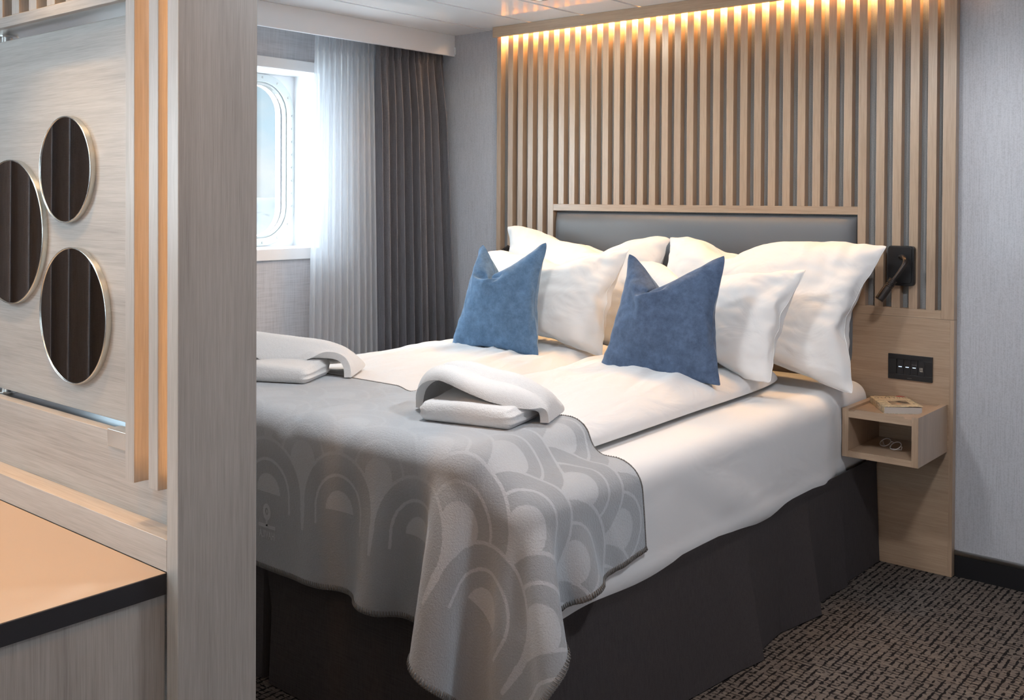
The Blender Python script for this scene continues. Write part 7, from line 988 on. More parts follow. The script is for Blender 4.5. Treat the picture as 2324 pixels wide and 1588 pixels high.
1,2,3,-4,-4,1,-4,-3,1,7,4,-1,0,-3,3,1,1,1,2,3,2,2,1,1,24,0,0,-1,1,-1,-1,-1,-2,0,-1,-2,-2,-5,3,4,-3,-2,-1,-4,-7,0,12,6,-3,1,-1,1,0,2,3,2,2,1,0,-1,24,1,0,0,-1,0,-1,0,-1,-1,0,0,-3,-4,-4,1,5,-3,-1,-2,-4,-7,0,13,6,-2,-1,1,2,3,2,1,0,0,0,0,24,-1,1,0,0,0,1,-1,0,-1,-1,0,0,-1,-3,-3,-2,4,2,-2,-2,-5,-6,-4,
12,6,-1,2,4,1,0,0,1,0,0,0,24,0,0,1,-1,1,-1,0,0,0,-1,-1,0,1,0,-1,-1,0,-3,3,0,-1,-1,-4,-5,5,5,4,0,0,0,1,-1,1,-1,0,24,0,1,-1,1,-1,0,0,0,0,0,0,0,-1,1,0,0,-1,0,-1,-1,1,0,0,-1,-1,5,-1,0,1,0,-1,1,-1,0,0,24,1,-1,1,0,-1,0,0,0,0,0,1,0,0,-1,0,0,0,0,0,0,0,0,1,-1,0,0,0,1,-1,1,0,-1,0,0,1,
25,0,0,0,-1,1,0,0,0,0,0,-1,0,0,0,0,0,0,0,0,1,0,0,-1,1,0,-1,1,-1,1,-1,1,0,0,0,-1,24,1,0,-1,1,0,-1,0,0,0,0,0,0,0,0,0,0,0,1,0,-1,0,0,0,0,0,1,-1,1,-1,1,-1,1,0,0,0,25,0,-1,1,-1,0,1,0,0,-1,0,0,0,0,0,0,1,0,-1,0,0,0,0,0,0,0,0,1,-1,1,0,0,0,-1,1,0,25,-1,1,-1,1,0,0,-1,0,1,0,0,
0,0,0,0,-1,0,0,0,0,0,1,0,0,-1,0,0,1,0,-1,1,-1,1,0,0,25,0,0,0,0,-1,0,1,-1,0,0,0,0,0,0,0,0,0,0,0,1,0,-1,0,0,1,0,0,-1,0,1,-1,1,-1,0,1,23,1,1,0,-1,1,0,-1,1,0,-1,0,0,0,0,0,0,0,1,0,-1,0,0,0,0,0,0,0,1,0,-1,1,0,0,0,-1,24,0,0,0,1,0,-1,1,-1,0,1,0,-1,0,0,0,1,0,-1,0,0,0,0,0,
0,0,0,0,0,0,1,0,-1,0,1,-1,24,0,0,1,0,-1,0,-1,1,0,0,0,1,0,0,0,-1,0,0,0,0,0,0,1,0,0,0,0,-1,0,0,0,1,0,-1,0,24,-1,0,2,-1,0,0,0,1,0,-1,0,0,0,0,0,0,0,0,0,-1,0,1,-1,0,1,0,0,1,0,0,0,-1,1,-1,0,24,1,-1,0,0,0,-1,2,-1,-1,1,0,0,0,0,0,0,-1,0,-1,-2,1,1,1,1,-1,0,1,0,-1,1,0,1,-1,0,0,
24,-1,2,-1,0,-1,2,-1,0,0,0,-1,-1,-3,-7,-3,5,4,1,1,1,0,0,1,0,1,1,-1,0,1,-1,1,0,0,0,0,24,1,-1,-1,-1,2,0,0,-1,-1,-3,-4,-7,1,1,-4,-2,2,7,5,2,0,0,-1,0,2,1,1,1,0,0,-1,1,1,-1,0,24,0,0,-2,2,-1,-1,-2,-2,-5,-6,-5,-4,-2,15,6,-3,-8,-4,7,4,2,0,1,1,-3,-2,5,3,2,1,1,-1,1,0,0,24,0,-1,1,-3,-2,-3,-5,-7,-8,4,0,
1,3,-13,2,11,6,-2,-3,-3,3,2,1,2,0,3,-2,1,4,3,2,2,0,1,-1,24,-2,-1,-6,-1,-3,-3,-6,-4,1,-6,1,2,-6,7,6,-7,4,7,-7,3,-1,1,0,1,4,-2,-4,0,4,5,1,3,5,3,1,24,-3,-8,-1,-4,-3,-3,3,1,1,-3,-5,-7,9,3,-1,-2,-5,1,6,1,-1,-1,1,-2,-2,-4,10,4,-2,0,4,2,1,6,5,
]),
'blueA': (0.0008, [(30, 30), (30, 30)], [
-297,21,21,21,21,21,21,21,20,21,21,21,21,20,22,21,22,21,21,21,22,21,21,21,22,21,21,21,22,21,3,-4,0,0,0,0,0,0,1,0,0,-1,0,1,0,0,0,0,0,0,0,0,0,0,-1,1,0,0,-1,-4,6,-4,-3,0,0,0,0,1,0,0,0,1,-1,0,0,0,-1,1,0,0,-1,0,1,0,0,-1,1,-1,-2,-4,5,-2,-1,-2,0,-1,0,0,0,0,0,0,1,1,-1,0,0,-1,1,0,0,0,-1,0,1,-1,-1,0,-4,-2,
6,-1,-4,0,-1,0,0,-1,0,0,0,1,0,-1,0,0,1,0,-1,0,0,0,0,0,-1,1,-1,-1,-4,0,5,1,-4,-2,0,0,0,0,0,0,0,-1,0,0,0,1,-1,0,0,0,0,0,0,0,0,-1,1,-3,-3,0,6,-1,-1,-3,-1,0,0,0,-1,0,0,0,1,0,0,-1,0,0,0,0,0,0,0,0,-1,1,-2,-3,0,-1,5,0,-2,-1,-1,-1,0,-1,1,0,0,0,-1,0,0,0,0,0,0,0,0,0,0,-1,1,-1,0,-3,-1,-2,
5,-2,0,-1,-1,0,-2,1,0,-1,0,0,0,0,0,0,0,0,0,0,0,0,-1,1,-1,0,-1,-5,0,1,5,-2,1,-2,-1,-1,0,0,-1,1,0,0,0,0,0,0,0,0,-1,0,0,0,0,-1,0,-1,-1,2,-4,-1,6,-1,-2,0,-1,-1,0,-2,1,-1,0,0,0,0,0,0,0,0,1,-1,0,0,0,-1,0,-1,-1,3,0,-6,5,0,-2,-1,1,-2,-1,0,-1,1,0,0,-1,0,0,0,0,0,0,0,0,-1,0,1,-1,0,-3,2,-3,-4,
4,0,-1,0,-2,0,-1,0,0,-1,0,0,1,0,-1,0,0,0,0,1,-1,0,-1,-1,0,-1,2,-2,0,-1,5,-2,1,-1,-2,0,0,-1,0,0,0,-1,0,0,1,0,0,-1,0,0,0,-1,1,-1,-1,0,0,0,0,1,4,-1,0,0,-1,-1,0,0,-2,1,-1,1,-1,0,0,0,0,1,-1,-1,0,1,-2,1,-1,0,-1,0,0,2,4,0,-1,0,0,-1,-1,0,-1,-1,0,0,1,-1,0,0,0,0,0,0,0,-1,0,-1,0,0,0,0,0,1,
3,1,0,-2,0,0,-2,-1,1,0,0,-1,0,1,0,0,-1,0,0,0,-1,0,0,-1,0,-1,1,-1,2,-2,3,0,0,0,0,-1,0,-1,-1,-1,1,0,-1,0,0,0,1,-1,0,-1,0,-1,0,0,0,0,-1,1,-1,2,2,1,1,0,-1,-1,0,-1,-1,0,-1,0,1,-1,0,0,0,0,0,0,-1,0,-1,0,0,0,0,-1,0,4,2,1,0,0,0,0,0,-2,-1,0,0,0,0,1,0,-1,-2,0,0,-1,0,0,0,0,-1,0,1,-1,3,0,
2,0,1,0,0,1,-2,-1,0,0,0,0,-1,0,0,1,0,-1,-2,-1,0,-1,0,0,1,0,0,0,2,0,2,0,0,1,0,-1,1,1,-3,-1,0,1,0,-1,-1,-1,2,2,-7,0,0,1,1,0,-1,0,1,1,-1,1,1,0,2,0,1,0,-1,2,3,-3,-4,-2,1,1,0,0,-3,-5,0,-1,1,1,0,1,1,0,0,2,0,2,1,2,0,1,-1,2,3,2,2,-2,-3,-5,-2,0,-1,-2,-5,-6,5,1,0,0,2,0,1,1,0,2,2,-1,
2,2,-1,1,2,3,3,0,-1,1,0,-1,-7,-5,-4,-8,-3,6,2,1,0,0,-1,1,1,1,1,1,1,1,1,2,0,3,4,1,-1,-1,1,1,0,-2,-1,-2,-8,-8,3,1,0,0,-1,0,0,0,0,1,1,2,2,1,2,1,3,4,1,0,-1,-1,-3,-1,-2,-2,-4,2,-4,5,-2,0,-2,-1,0,-1,-1,0,0,0,1,2,2,1,1,2,6,1,0,-2,-2,-1,-1,-2,-2,-1,-1,0,3,-3,3,-2,-1,0,-1,-1,0,-2,-1,0,0,1,4,2,
6,2,1,-1,-1,-2,-2,-1,-1,0,-2,-1,0,0,2,1,-3,0,1,-1,0,1,-1,0,-1,-2,0,-1,2,4,9,2,0,-2,-3,0,-1,-1,-1,-3,-1,0,-1,0,1,1,-1,0,0,0,-1,-1,-1,0,-1,0,-2,-1,0,3,1,-2,-1,0,0,0,0,-1,0,0,0,-1,0,0,0,0,0,0,0,0,0,0,0,0,-1,0,0,0,0,2,-2,-10,-4,-1,-1,-2,0,0,-1,0,0,1,-1,0,0,0,0,0,0,0,0,0,0,0,2,0,2,1,4,10,
0,-4,-6,-5,-2,-1,-2,0,0,-1,0,0,1,-1,0,0,0,0,1,-1,1,0,0,1,1,3,1,5,5,4,1,-3,-2,-3,-2,-2,-1,-2,-2,-1,-2,-1,-1,2,1,0,-1,0,-1,2,0,2,2,2,1,2,2,0,6,2,0,0,-3,-1,-3,0,-1,0,0,-1,0,-1,-1,-2,-1,0,1,1,2,0,1,1,1,0,1,0,-1,4,3,0,0,0,-2,-3,0,-1,-1,0,0,0,0,0,1,-1,0,0,0,0,0,0,1,-1,0,0,1,-1,2,4,1,0,
0,1,-2,-2,-1,-2,0,-1,0,1,0,0,-1,1,-1,0,1,0,-1,1,-1,1,0,0,0,1,2,2,1,1,1,-1,-1,-1,-2,0,-1,-1,0,-1,0,0,1,0,0,0,-1,0,0,0,1,-1,1,1,0,2,0,2,0,1,0,-1,1,-2,-1,-2,0,0,-1,0,0,0,-1,0,1,-1,1,0,0,0,-1,2,0,1,1,0,2,2,0,-1,0,-1,1,-1,-1,-1,-2,-1,0,0,-1,0,1,0,-1,1,-1,0,1,0,1,-1,1,1,0,2,2,-1,1,1,
0,1,-2,1,-1,-2,-1,-1,-1,0,0,0,0,-1,1,0,0,0,0,0,0,1,1,0,2,0,2,-1,0,1,1,-1,0,-1,0,-1,-2,0,-1,-1,0,0,-1,1,-1,0,1,0,0,0,1,1,0,2,0,2,1,-1,0,0,0,0,0,0,-2,0,0,-2,-1,0,0,-1,0,-1,1,0,-1,1,0,1,1,0,1,1,1,0,0,1,0,0,0,0,0,0,-1,-1,-1,-1,0,-1,-1,0,0,0,-1,0,1,0,0,1,0,2,1,0,1,1,0,0,0,0,
0,0,0,0,-1,0,-1,-1,-2,0,0,-1,0,0,0,0,0,0,1,1,1,0,1,1,1,0,0,0,0,1,0,0,0,0,0,-1,-1,1,-2,-2,0,0,-1,0,0,0,0,0,1,1,1,1,0,1,0,1,0,1,0,-1,1,0,0,-1,0,-1,-1,-2,0,0,-1,0,-1,0,-1,0,1,1,1,0,1,1,1,1,0,0,1,-1,0,0,0,0,0,0,0,0,0,-2,-1,-1,0,-1,0,-1,0,0,0,1,1,1,1,1,1,0,1,0,-1,1,0,0,
0,0,1,-1,0,0,-1,-1,-1,0,-1,-1,0,0,-1,0,1,1,1,1,1,1,0,0,0,0,0,0,0,0,1,0,-1,1,-1,0,0,-1,-1,-2,0,3,2,3,5,4,-6,-6,-3,1,0,1,0,1,0,0,0,0,0,0,0,0,0,0,1,0,-1,-1,-1,5,4,3,1,1,-1,0,7,-3,-7,-9,2,-1,1,0,0,1,-1,0,-1,0,0,1,0,0,0,-1,0,0,13,4,3,0,0,-2,0,-4,-4,5,-5,0,-8,0,-1,0,1,-1,0,-1,1,-1,
1,-1,1,0,0,0,1,12,3,1,0,2,0,1,-1,0,0,-6,0,-5,1,-4,-2,-2,-1,1,0,-1,0,0,0,1,-1,1,0,1,9,0,-4,5,4,2,3,0,0,-2,-8,-6,5,4,-2,-2,-2,-3,-2,-1,-1,0,-1,0,0,1,1,-1,2,8,0,-1,0,-3,2,1,-4,1,7,-9,-3,9,3,2,-1,-2,-3,-2,-2,-3,0,-2,0,0,0,1,0,3,5,2,2,3,0,-4,-8,-5,5,-1,-8,10,10,3,0,0,-1,-1,-1,-3,-3,-3,-3,-1,-1,-1,
0,2,0,5,4,3,2,1,2,1,1,0,-2,1,0,1,0,-1,0,0,-1,-1,-1,-2,-2,-3,-4,-4,-1,0,1,0,7,5,3,1,2,1,0,1,0,0,0,0,0,0,0,0,0,-1,1,-1,-1,0,-2,-2,-3,-5,-6,-1,3,3,7,4,1,2,1,0,1,-1,0,0,0,0,0,0,0,0,0,0,-1,1,0,-1,0,-1,-1,-3,-9,-6,9,4,1,3,3,0,0,1,-1,1,1,0,-1,0,0,0,0,0,0,0,0,0,-1,0,0,-1,-2,-2,-2,-12,
-336,2,5,6,4,5,6,5,6,5,6,6,5,6,-2,-2,-1,-1,-4,-4,-3,-4,-3,-4,-3,-4,-3,-4,-3,-1,21,-3,-3,-3,-1,-2,-2,-2,-1,1,-1,0,0,-4,1,1,0,-1,0,3,2,1,-1,1,2,1,3,2,2,4,20,1,-3,-3,-2,-2,-2,-2,-2,-3,-1,-1,-1,-4,0,1,1,2,5,-1,0,1,3,3,1,3,1,3,3,-1,21,0,0,-1,-1,-1,-2,0,-3,-2,-4,-4,-2,3,4,1,-1,0,-1,2,2,3,2,1,1,1,1,0,0,0,
21,-1,0,0,0,0,0,-1,0,0,0,0,-2,0,-3,0,2,1,1,1,0,0,0,1,0,0,0,1,0,-1,21,0,1,-1,-1,0,0,0,0,0,0,-1,1,-1,1,0,0,0,0,0,0,0,0,0,0,1,-1,1,-1,1,21,0,0,0,0,0,-1,0,0,0,0,0,0,0,0,0,0,0,0,0,0,0,0,0,1,-1,1,-1,0,0,21,0,0,0,0,-1,1,-1,0,0,0,0,0,0,0,0,-1,0,0,1,0,0,1,-1,0,1,0,0,0,-1,
21,0,0,1,-1,0,-1,1,0,-1,0,0,0,0,0,-1,1,0,0,0,0,0,0,1,0,0,0,-1,0,1,21,0,0,0,0,0,0,-1,0,0,0,0,0,0,0,0,0,0,0,0,0,1,0,0,0,0,0,0,-1,0,21,0,0,0,0,0,-1,1,-1,0,0,0,-1,1,0,0,0,0,0,0,0,0,0,0,1,0,0,0,1,-2,21,0,0,0,0,0,0,-1,0,0,0,0,0,0,-1,1,0,0,0,0,1,0,0,0,0,0,0,0,-1,0,
21,0,0,0,1,-1,0,0,0,-1,0,0,0,0,0,0,0,0,0,0,0,0,1,0,0,0,0,0,0,-1,21,0,0,0,0,0,0,0,-1,1,-1,0,0,0,0,0,0,0,1,0,0,0,0,0,0,0,0,0,0,0,21,1,-1,0,0,0,0,0,0,-1,1,-1,0,0,0,0,0,0,0,0,0,1,-1,1,0,0,0,1,-1,1,21,0,0,0,0,0,0,-1,1,0,-1,1,0,-1,0,0,0,0,0,1,0,0,0,0,0,0,0,0,0,0,
21,0,1,0,-1,0,0,0,-1,0,1,-1,0,0,0,0,0,1,0,-1,1,0,0,0,0,0,0,0,1,-1,22,-1,0,0,0,0,0,0,0,0,-1,0,0,0,0,0,0,0,0,1,0,-1,1,0,0,0,0,0,0,1,21,0,0,0,0,0,0,0,0,0,0,0,-1,0,0,0,0,0,1,0,-1,1,0,0,-1,1,0,0,0,0,21,1,-1,0,0,0,0,0,0,-1,0,1,0,-1,-2,-4,4,2,0,0,1,0,0,0,0,0,0,0,0,1,
22,-1,0,0,0,0,0,0,0,-1,-3,-5,3,1,1,1,-7,3,3,4,0,0,0,-1,1,0,0,0,1,-1,21,0,0,0,0,0,0,0,-11,-8,1,3,-6,-2,9,6,4,-6,3,3,3,0,0,1,0,0,0,0,0,1,22,0,0,-1,0,0,-1,-9,-1,-3,-10,-2,0,2,-3,3,6,6,5,2,1,2,1,1,0,0,0,0,0,0,21,0,0,0,0,-1,-6,-1,2,-1,-2,-11,-3,1,3,4,3,6,0,-1,1,2,2,0,1,0,1,0,1,0,
22,-1,0,0,-1,-6,-1,1,0,0,0,-1,-1,1,-5,3,2,1,-2,-1,2,2,1,3,1,1,0,1,-1,0,21,0,0,-1,-5,0,-2,-2,-2,1,-1,-3,-7,-12,14,6,3,-2,0,1,1,1,3,1,2,2,2,0,0,1,22,0,-2,-3,-2,-3,-2,-2,-1,-3,-2,-1,-5,2,3,0,1,2,2,1,1,2,1,2,2,2,2,2,1,0,22,-2,-2,-5,-3,-2,-2,-1,-2,-1,-1,0,-1,1,0,0,0,0,2,1,1,0,2,2,2,2,3,3,2,0,
19,-1,-6,-3,-1,-3,-2,-1,-1,0,-1,0,0,1,0,0,2,0,-1,1,-1,2,0,1,2,2,0,4,6,3,18,-5,-2,-2,-3,-1,0,-1,-1,-1,-1,-1,1,0,0,0,0,1,0,0,2,0,1,1,0,2,3,2,2,6,-297,21,21,21,21,21,21,21,20,21,21,21,21,20,22,21,22,21,21,21,22,21,21,21,22,21,21,21,22,21,3,-3,-1,0,0,1,0,-1,1,1,-1,0,0,1,-1,0,0,0,0,1,-1,0,0,0,0,0,0,0,-2,-3,
6,-4,-2,0,0,-1,0,2,0,-1,1,0,0,0,0,0,-2,1,0,-1,1,0,0,0,0,0,0,-1,-2,-4,5,-1,-3,-1,-1,0,1,-1,0,0,0,1,0,0,-1,0,2,-1,0,1,-1,0,0,0,-1,0,-1,0,-4,-2,6,-2,-2,-2,1,-1,-1,0,0,0,1,-1,0,0,1,1,-1,0,0,-1,0,0,0,0,0,0,0,-2,-2,-2,5,-1,-1,-2,-1,0,0,0,0,0,-1,0,0,1,0,-1,0,0,0,0,0,0,0,0,0,-1,0,-1,-3,-1,
6,-2,-1,-1,-1,-1,0,0,0,0,0,0,0,-1,0,0,0,0,0,0,0,0,0,0,-1,0,0,-3,0,-2,5,1,-3,-2,-1,1,-1,0,-1,0,0,0,0,0,0,1,0,0,0,0,-1,0,0,-1,1,-1,-1,-2,-3,0,5,1,-1,-3,-1,-1,0,-1,1,0,0,0,0,0,0,-1,0,0,0,0,0,0,0,0,-1,0,-1,-2,-1,-1,5,-2,1,-1,-1,-1,-1,0,0,-1,0,0,0,0,0,0,0,0,0,0,1,-1,-1,0,0,0,-1,-4,0,0,
6,-1,-2,0,-1,-2,0,0,-1,1,0,0,0,0,0,0,-1,0,0,0,0,0,0,0,-1,-1,-1,-3,-2,2,5,-1,-1,0,-1,0,-1,-1,0,-1,0,0,0,0,0,0,1,0,-1,0,0,0,0,-1,0,0,-2,1,-3,-4,4,0,0,-1,0,-2,-1,0,0,0,0,0,-1,0,0,0,0,0,1,-1,-1,0,0,0,-1,0,-2,2,-1,-1,5,-1,1,-2,-1,0,-1,-1,-1,0,0,0,1,0,0,0,-1,0,0,0,0,0,-1,0,0,-2,-2,2,2,0,
4,-1,-1,1,-1,0,0,-1,-1,0,0,-1,0,0,0,0,1,-1,0,0,0,-1,0,-1,0,0,1,-2,2,0,4,0,-1,1,-1,-1,-1,0,-1,-1,0,1,0,-1,0,0,0,1,-1,0,-1,0,0,0,-1,-1,1,1,0,0,3,0,0,0,0,0,-1,-1,0,-1,-1,0,0,1,0,0,-1,0,0,0,0,-1,-1,0,0,0,0,1,0,-2,3,1,0,-1,0,-1,0,-1,0,-1,0,-1,0,0,0,0,1,-1,0,-1,0,0,-1,0,-1,0,1,1,-1,1,
2,1,0,1,-1,0,0,-1,-2,0,-1,1,0,0,0,-1,-1,0,0,0,-1,0,0,-1,1,0,0,0,1,2,2,0,1,0,0,1,-1,0,-1,-1,-1,-1,0,0,0,0,0,0,-1,0,0,0,-1,0,-1,0,0,0,2,1,2,1,1,-1,1,-1,0,0,1,0,-5,-1,0,0,-1,1,1,1,0,-3,-1,0,1,-1,0,1,1,-1,0,2,2,1,-1,1,0,0,0,2,3,-1,-7,-1,-1,0,1,0,0,-2,-3,-1,0,1,1,1,0,0,1,-1,2,0,
1,0,1,1,1,0,2,2,0,-4,-3,-2,0,0,0,-1,-2,-5,-2,1,2,1,1,1,1,0,0,3,0,1,1,1,1,1,0,3,2,0,-5,-2,7,-6,-3,-1,-3,-3,-3,-2,2,3,0,-1,0,2,1,1,1,1,0,1,2,-1,1,2,3,2,1,-1,-2,5,3,-1,-9,-11,-4,-3,-1,3,3,0,0,1,0,-1,2,1,1,2,0,1,1,1,2,2,2,1,0,-1,5,-1,-1,0,-10,-4,-6,-1,1,3,0,0,0,-1,0,0,-1,2,1,2,3,0,
2,2,2,3,1,-1,-1,-1,-1,-1,-2,-6,1,10,0,-8,-2,-1,-1,-1,-1,0,-1,0,0,0,1,3,2,0,1,3,4,1,-1,-1,-2,-1,-2,-3,-3,-3,7,2,0,1,-3,0,-1,-1,1,-1,-2,-1,-1,-1,0,1,4,2,6,3,1,-4,-2,0,-3,-1,1,-4,-2,6,1,0,0,0,0,-2,0,0,-1,-1,0,0,0,-2,-1,-2,2,5,9,1,-2,0,-2,-3,-1,-1,-3,4,1,1,-2,-1,1,0,-1,0,-1,-1,-2,0,0,-1,-2,0,-1,0,0,2,
1,-2,-1,0,0,0,0,-1,0,0,0,-1,0,0,0,0,0,0,0,0,0,0,0,0,-1,0,0,0,0,2,-2,12,7,1,0,2,0,1,-1,1,0,1,0,-1,0,0,0,0,0,-1,0,0,-1,0,1,-1,-1,-1,-7,-12,0,6,4,5,3,0,1,1,1,0,0,0,0,0,0,0,0,0,0,0,-1,0,0,0,-2,-1,-2,-5,-3,-7,1,0,5,2,3,1,2,2,2,0,1,1,0,1,-1,1,-1,0,-1,0,0,-1,-1,-3,-1,-3,-3,0,-6,0,
0,2,1,3,1,1,1,0,1,2,1,1,1,1,1,-2,0,-1,-1,-1,-1,-1,-1,-1,-1,0,0,-4,-1,-2,0,1,2,2,1,1,1,0,0,-1,1,-1,1,-1,1,0,0,0,0,0,0,-1,0,0,-1,0,-1,-3,-1,-1,0,1,0,2,2,2,0,0,0,1,-1,1,-1,0,0,0,0,0,0,0,0,0,-1,0,0,-1,-1,-2,-1,0,1,-1,1,2,1,1,1,1,0,0,0,0,0,0,0,0,0,0,0,0,0,0,0,-1,-1,-1,-1,-1,-2,0,
0,0,1,1,1,2,1,1,1,-1,0,0,0,0,0,0,0,0,0,0,-1,0,0,-1,0,-1,-1,-3,1,-1,0,1,-1,1,2,1,1,1,0,1,0,0,0,0,0,0,0,0,0,0,0,-1,-1,0,-1,-1,-2,0,-1,1,0,0,2,-1,1,1,2,1,1,0,0,0,0,0,0,0,0,0,0,-1,0,-1,0,-1,-1,0,-2,-1,0,0,1,0,-1,1,0,2,1,1,1,1,0,0,0,0,-1,1,0,0,0,0,-1,0,-2,0,-1,-2,-1,0,0,0,
0,0,1,0,1,0,1,2,1,0,1,0,0,0,0,0,0,0,-1,0,-1,-1,0,-1,-1,-1,0,0,-1,0,0,0,0,1,0,1,1,1,1,1,1,-1,0,1,0,0,0,-1,0,-1,0,-1,-1,-1,0,-1,-2,1,1,-1,0,1,0,-1,1,1,1,0,2,1,0,1,0,0,0,0,0,0,-1,-1,-1,-1,0,-1,-1,0,0,-1,0,1,0,0,0,1,0,0,0,2,1,2,0,0,0,0,1,0,0,-1,0,-1,-1,-1,-1,-1,0,-1,0,1,0,-1,
1,0,-1,0,1,0,1,0,1,2,1,0,0,1,-1,1,-1,0,-1,-1,-1,0,-2,0,-1,0,1,-1,1,-1,0,0,0,0,0,1,0,2,0,1,1,0,1,-1,1,-2,1,-2,0,0,-1,-1,0,0,-1,0,0,1,-1,1,0,0,1,-1,0,0,1,0,2,1,1,0,-2,-2,-3,-3,-3,6,4,1,-1,0,-1,-1,0,0,0,0,0,0,1,-1,0,0,0,0,0,1,1,1,-4,-3,-2,-1,-1,0,-2,-2,4,8,2,-1,-1,0,0,0,0,0,0,1,
0,0,-1,1,0,0,0,0,-1,-9,-9,0,1,1,2,2,4,-2,-4,6,8,0,1,-1,0,0,1,0,0,0,0,0,1,-1,0,0,0,-2,-8,-5,-4,-2,1,0,0,1,1,2,8,-1,2,3,2,1,0,1,0,-1,1,0,1,-1,0,0,-1,0,-2,-6,-4,-3,-1,-3,-1,0,0,1,2,10,4,-2,-4,3,2,3,1,0,0,2,0,0,0,1,-1,-1,0,-2,-4,-1,-5,-5,9,-6,-4,-1,3,5,6,5,-5,-6,0,2,3,1,3,1,1,1,0,0,
0,0,-1,0,-2,-5,-1,-4,-2,7,7,8,-2,4,-1,-3,-5,-6,-6,-1,0,1,2,3,2,2,2,0,1,1,0,0,-1,-2,-5,-2,-4,-3,7,3,-6,3,9,-4,1,-1,-2,-8,-1,1,0,1,1,1,3,3,3,3,0,0,0,-1,-1,-5,-3,-4,-4,1,-2,-1,0,1,0,3,-3,-2,0,0,1,1,2,0,1,2,2,3,4,3,2,1,1,-3,-6,-4,-4,-3,0,-1,0,-1,0,1,-1,0,0,1,-1,1,0,-1,0,1,1,1,1,3,2,6,5,1,
3,-12,-3,-6,-2,0,-1,0,0,0,1,-1,0,0,1,-1,0,-1,1,0,0,0,0,0,1,0,3,5,7,5,9,-13,-13,-1,-1,-2,0,0,-1,1,1,0,-1,0,-1,1,0,0,-1,1,0,1,0,1,1,1,0,0,6,12,-336,2,5,6,4,5,6,5,6,5,6,6,5,6,-2,-2,-1,-1,-4,-4,-3,-4,-3,-4,-3,-4,-3,-4,-3,-1,21,-3,-4,-2,-1,-2,-2,0,-1,-2,-1,-2,0,-1,4,-1,-3,1,3,2,-2,3,1,0,1,2,1,2,4,3,
20,0,-2,-4,-2,-2,-2,-3,-2,0,-2,0,-1,-2,2,2,0,-2,0,2,5,-1,1,2,1,2,3,3,1,1,21,0,-1,-1,-1,-1,-1,-2,-2,-2,-2,-2,-2,0,0,-2,3,2,1,0,0,2,2,3,2,2,1,0,1,-1,21,0,0,0,-1,0,-1,0,-1,-1,0,-2,-2,-2,-3,4,2,1,1,1,1,1,0,1,0,0,0,1,-1,0,21,0,0,0,-1,0,0,0,0,0,-1,0,1,-1,0,0,0,0,0,0,1,0,0,0,0,0,0,1,0,0,
21,0,1,-1,0,-1,0,-1,0,1,0,0,0,0,0,0,0,0,0,0,-1,1,0,0,1,0,0,0,0,-1,21,0,0,0,0,0,-1,0,0,-1,1,0,-1,1,0,-1,0,0,1,0,0,0,0,0,0,0,1,0,-1,0,21,-1,0,1,0,-1,0,0,0,0,-1,1,0,0,-1,1,0,0,-1,1,0,0,1,0,0,0,0,-1,0,1,21,0,0,0,0,0,-1,0,0,0,0,-1,1,-1,1,0,0,0,0,-1,1,0,0,0,1,0,0,-1,0,0,
21,0,0,0,0,0,0,0,-1,0,0,0,-1,1,0,-1,0,1,0,0,0,0,0,1,-1,1,0,-1,0,0,21,0,1,-1,0,0,0,-1,0,0,0,0,0,0,-1,1,0,-1,1,0,0,0,1,0,0,0,0,0,-1,0,21,0,0,0,0,0,0,0,-1,0,-1,1,0,-1,1,0,0,0,0,0,1,0,0,-1,1,0,-1,1,0,-1,21,0,-1,1,0,0,-1,0,1,-1,0,-1,1,0,0,0,0,0,0,1,-1,1,-1,1,0,0,0,0,1,-1,
21,1,0,-1,0,0,0,0,-1,0,0,0,0,0,0,-1,0,1,0,0,0,0,1,0,0,0,0,0,0,1,21,0,0,0,0,0,0,0,0,-1,0,0,0,0,-1,1,0,0,0,0,1,0,0,0,0,0,0,0,0,0,21,0,0,0,0,0,0,0,-1,0,0,0,0,0,0,0,0,0,0,1,0,0,0,0,0,0,0,1,0,-1,22,-1,0,0,0,0,0,0,0,0,0,0,-1,0,0,0,0,0,1,0,0,0,0,0,0,0,0,0,0,1,
21,1,-1,0,0,0,0,0,0,-1,0,0,0,1,0,-2,-1,2,0,0,0,0,1,0,0,0,0,0,0,0,21,0,0,0,0,0,0,0,0,0,-3,1,1,-1,0,0,-1,-2,2,2,1,0,-1,1,0,0,0,0,0,1,22,-1,0,1,-1,0,0,-1,0,-5,-10,0,4,3,2,2,2,-2,-2,3,3,1,0,-1,0,0,1,0,1,-1,21,0,1,-1,0,0,0,0,-5,-4,-3,-5,0,0,0,0,1,6,3,3,2,1,1,0,0,0,0,0,0,1,
22,0,-1,0,0,-1,0,-4,-2,-2,0,-7,-5,-3,1,4,7,4,4,0,0,1,1,1,1,0,0,0,0,0,21,0,0,0,0,-1,-3,0,-5,-2,1,2,-7,-4,6,6,2,0,1,-2,0,2,1,2,0,1,0,1,0,0,22,0,-1,0,-1,-2,-1,-4,-1,0,2,-9,-11,9,7,3,3,0,-1,0,0,0,2,1,2,0,1,0,0,0,21,0,0,-1,-3,-1,-4,-3,3,0,-3,-1,0,-1,1,3,0,1,0,0,1,1,1,1,2,2,1,0,1,0,
22,-1,0,-3,-2,-4,-3,0,-3,-1,-2,-2,-2,-3,2,3,2,1,2,3,1,2,1,2,1,2,1,2,0,1,22,-1,-3,-3,-4,-3,-2,-2,-1,-2,-1,0,0,-2,0,0,3,1,1,0,0,0,4,1,3,2,4,3,1,0,19,-2,-3,-6,-3,0,-1,-2,1,-2,-1,1,0,-2,0,1,-2,3,0,1,1,2,0,0,0,3,2,5,4,3,18,-4,-4,-1,-1,-4,-1,0,-3,2,0,-1,0,-3,1,-1,2,-1,2,1,2,1,0,3,1,1,1,1,4,5,
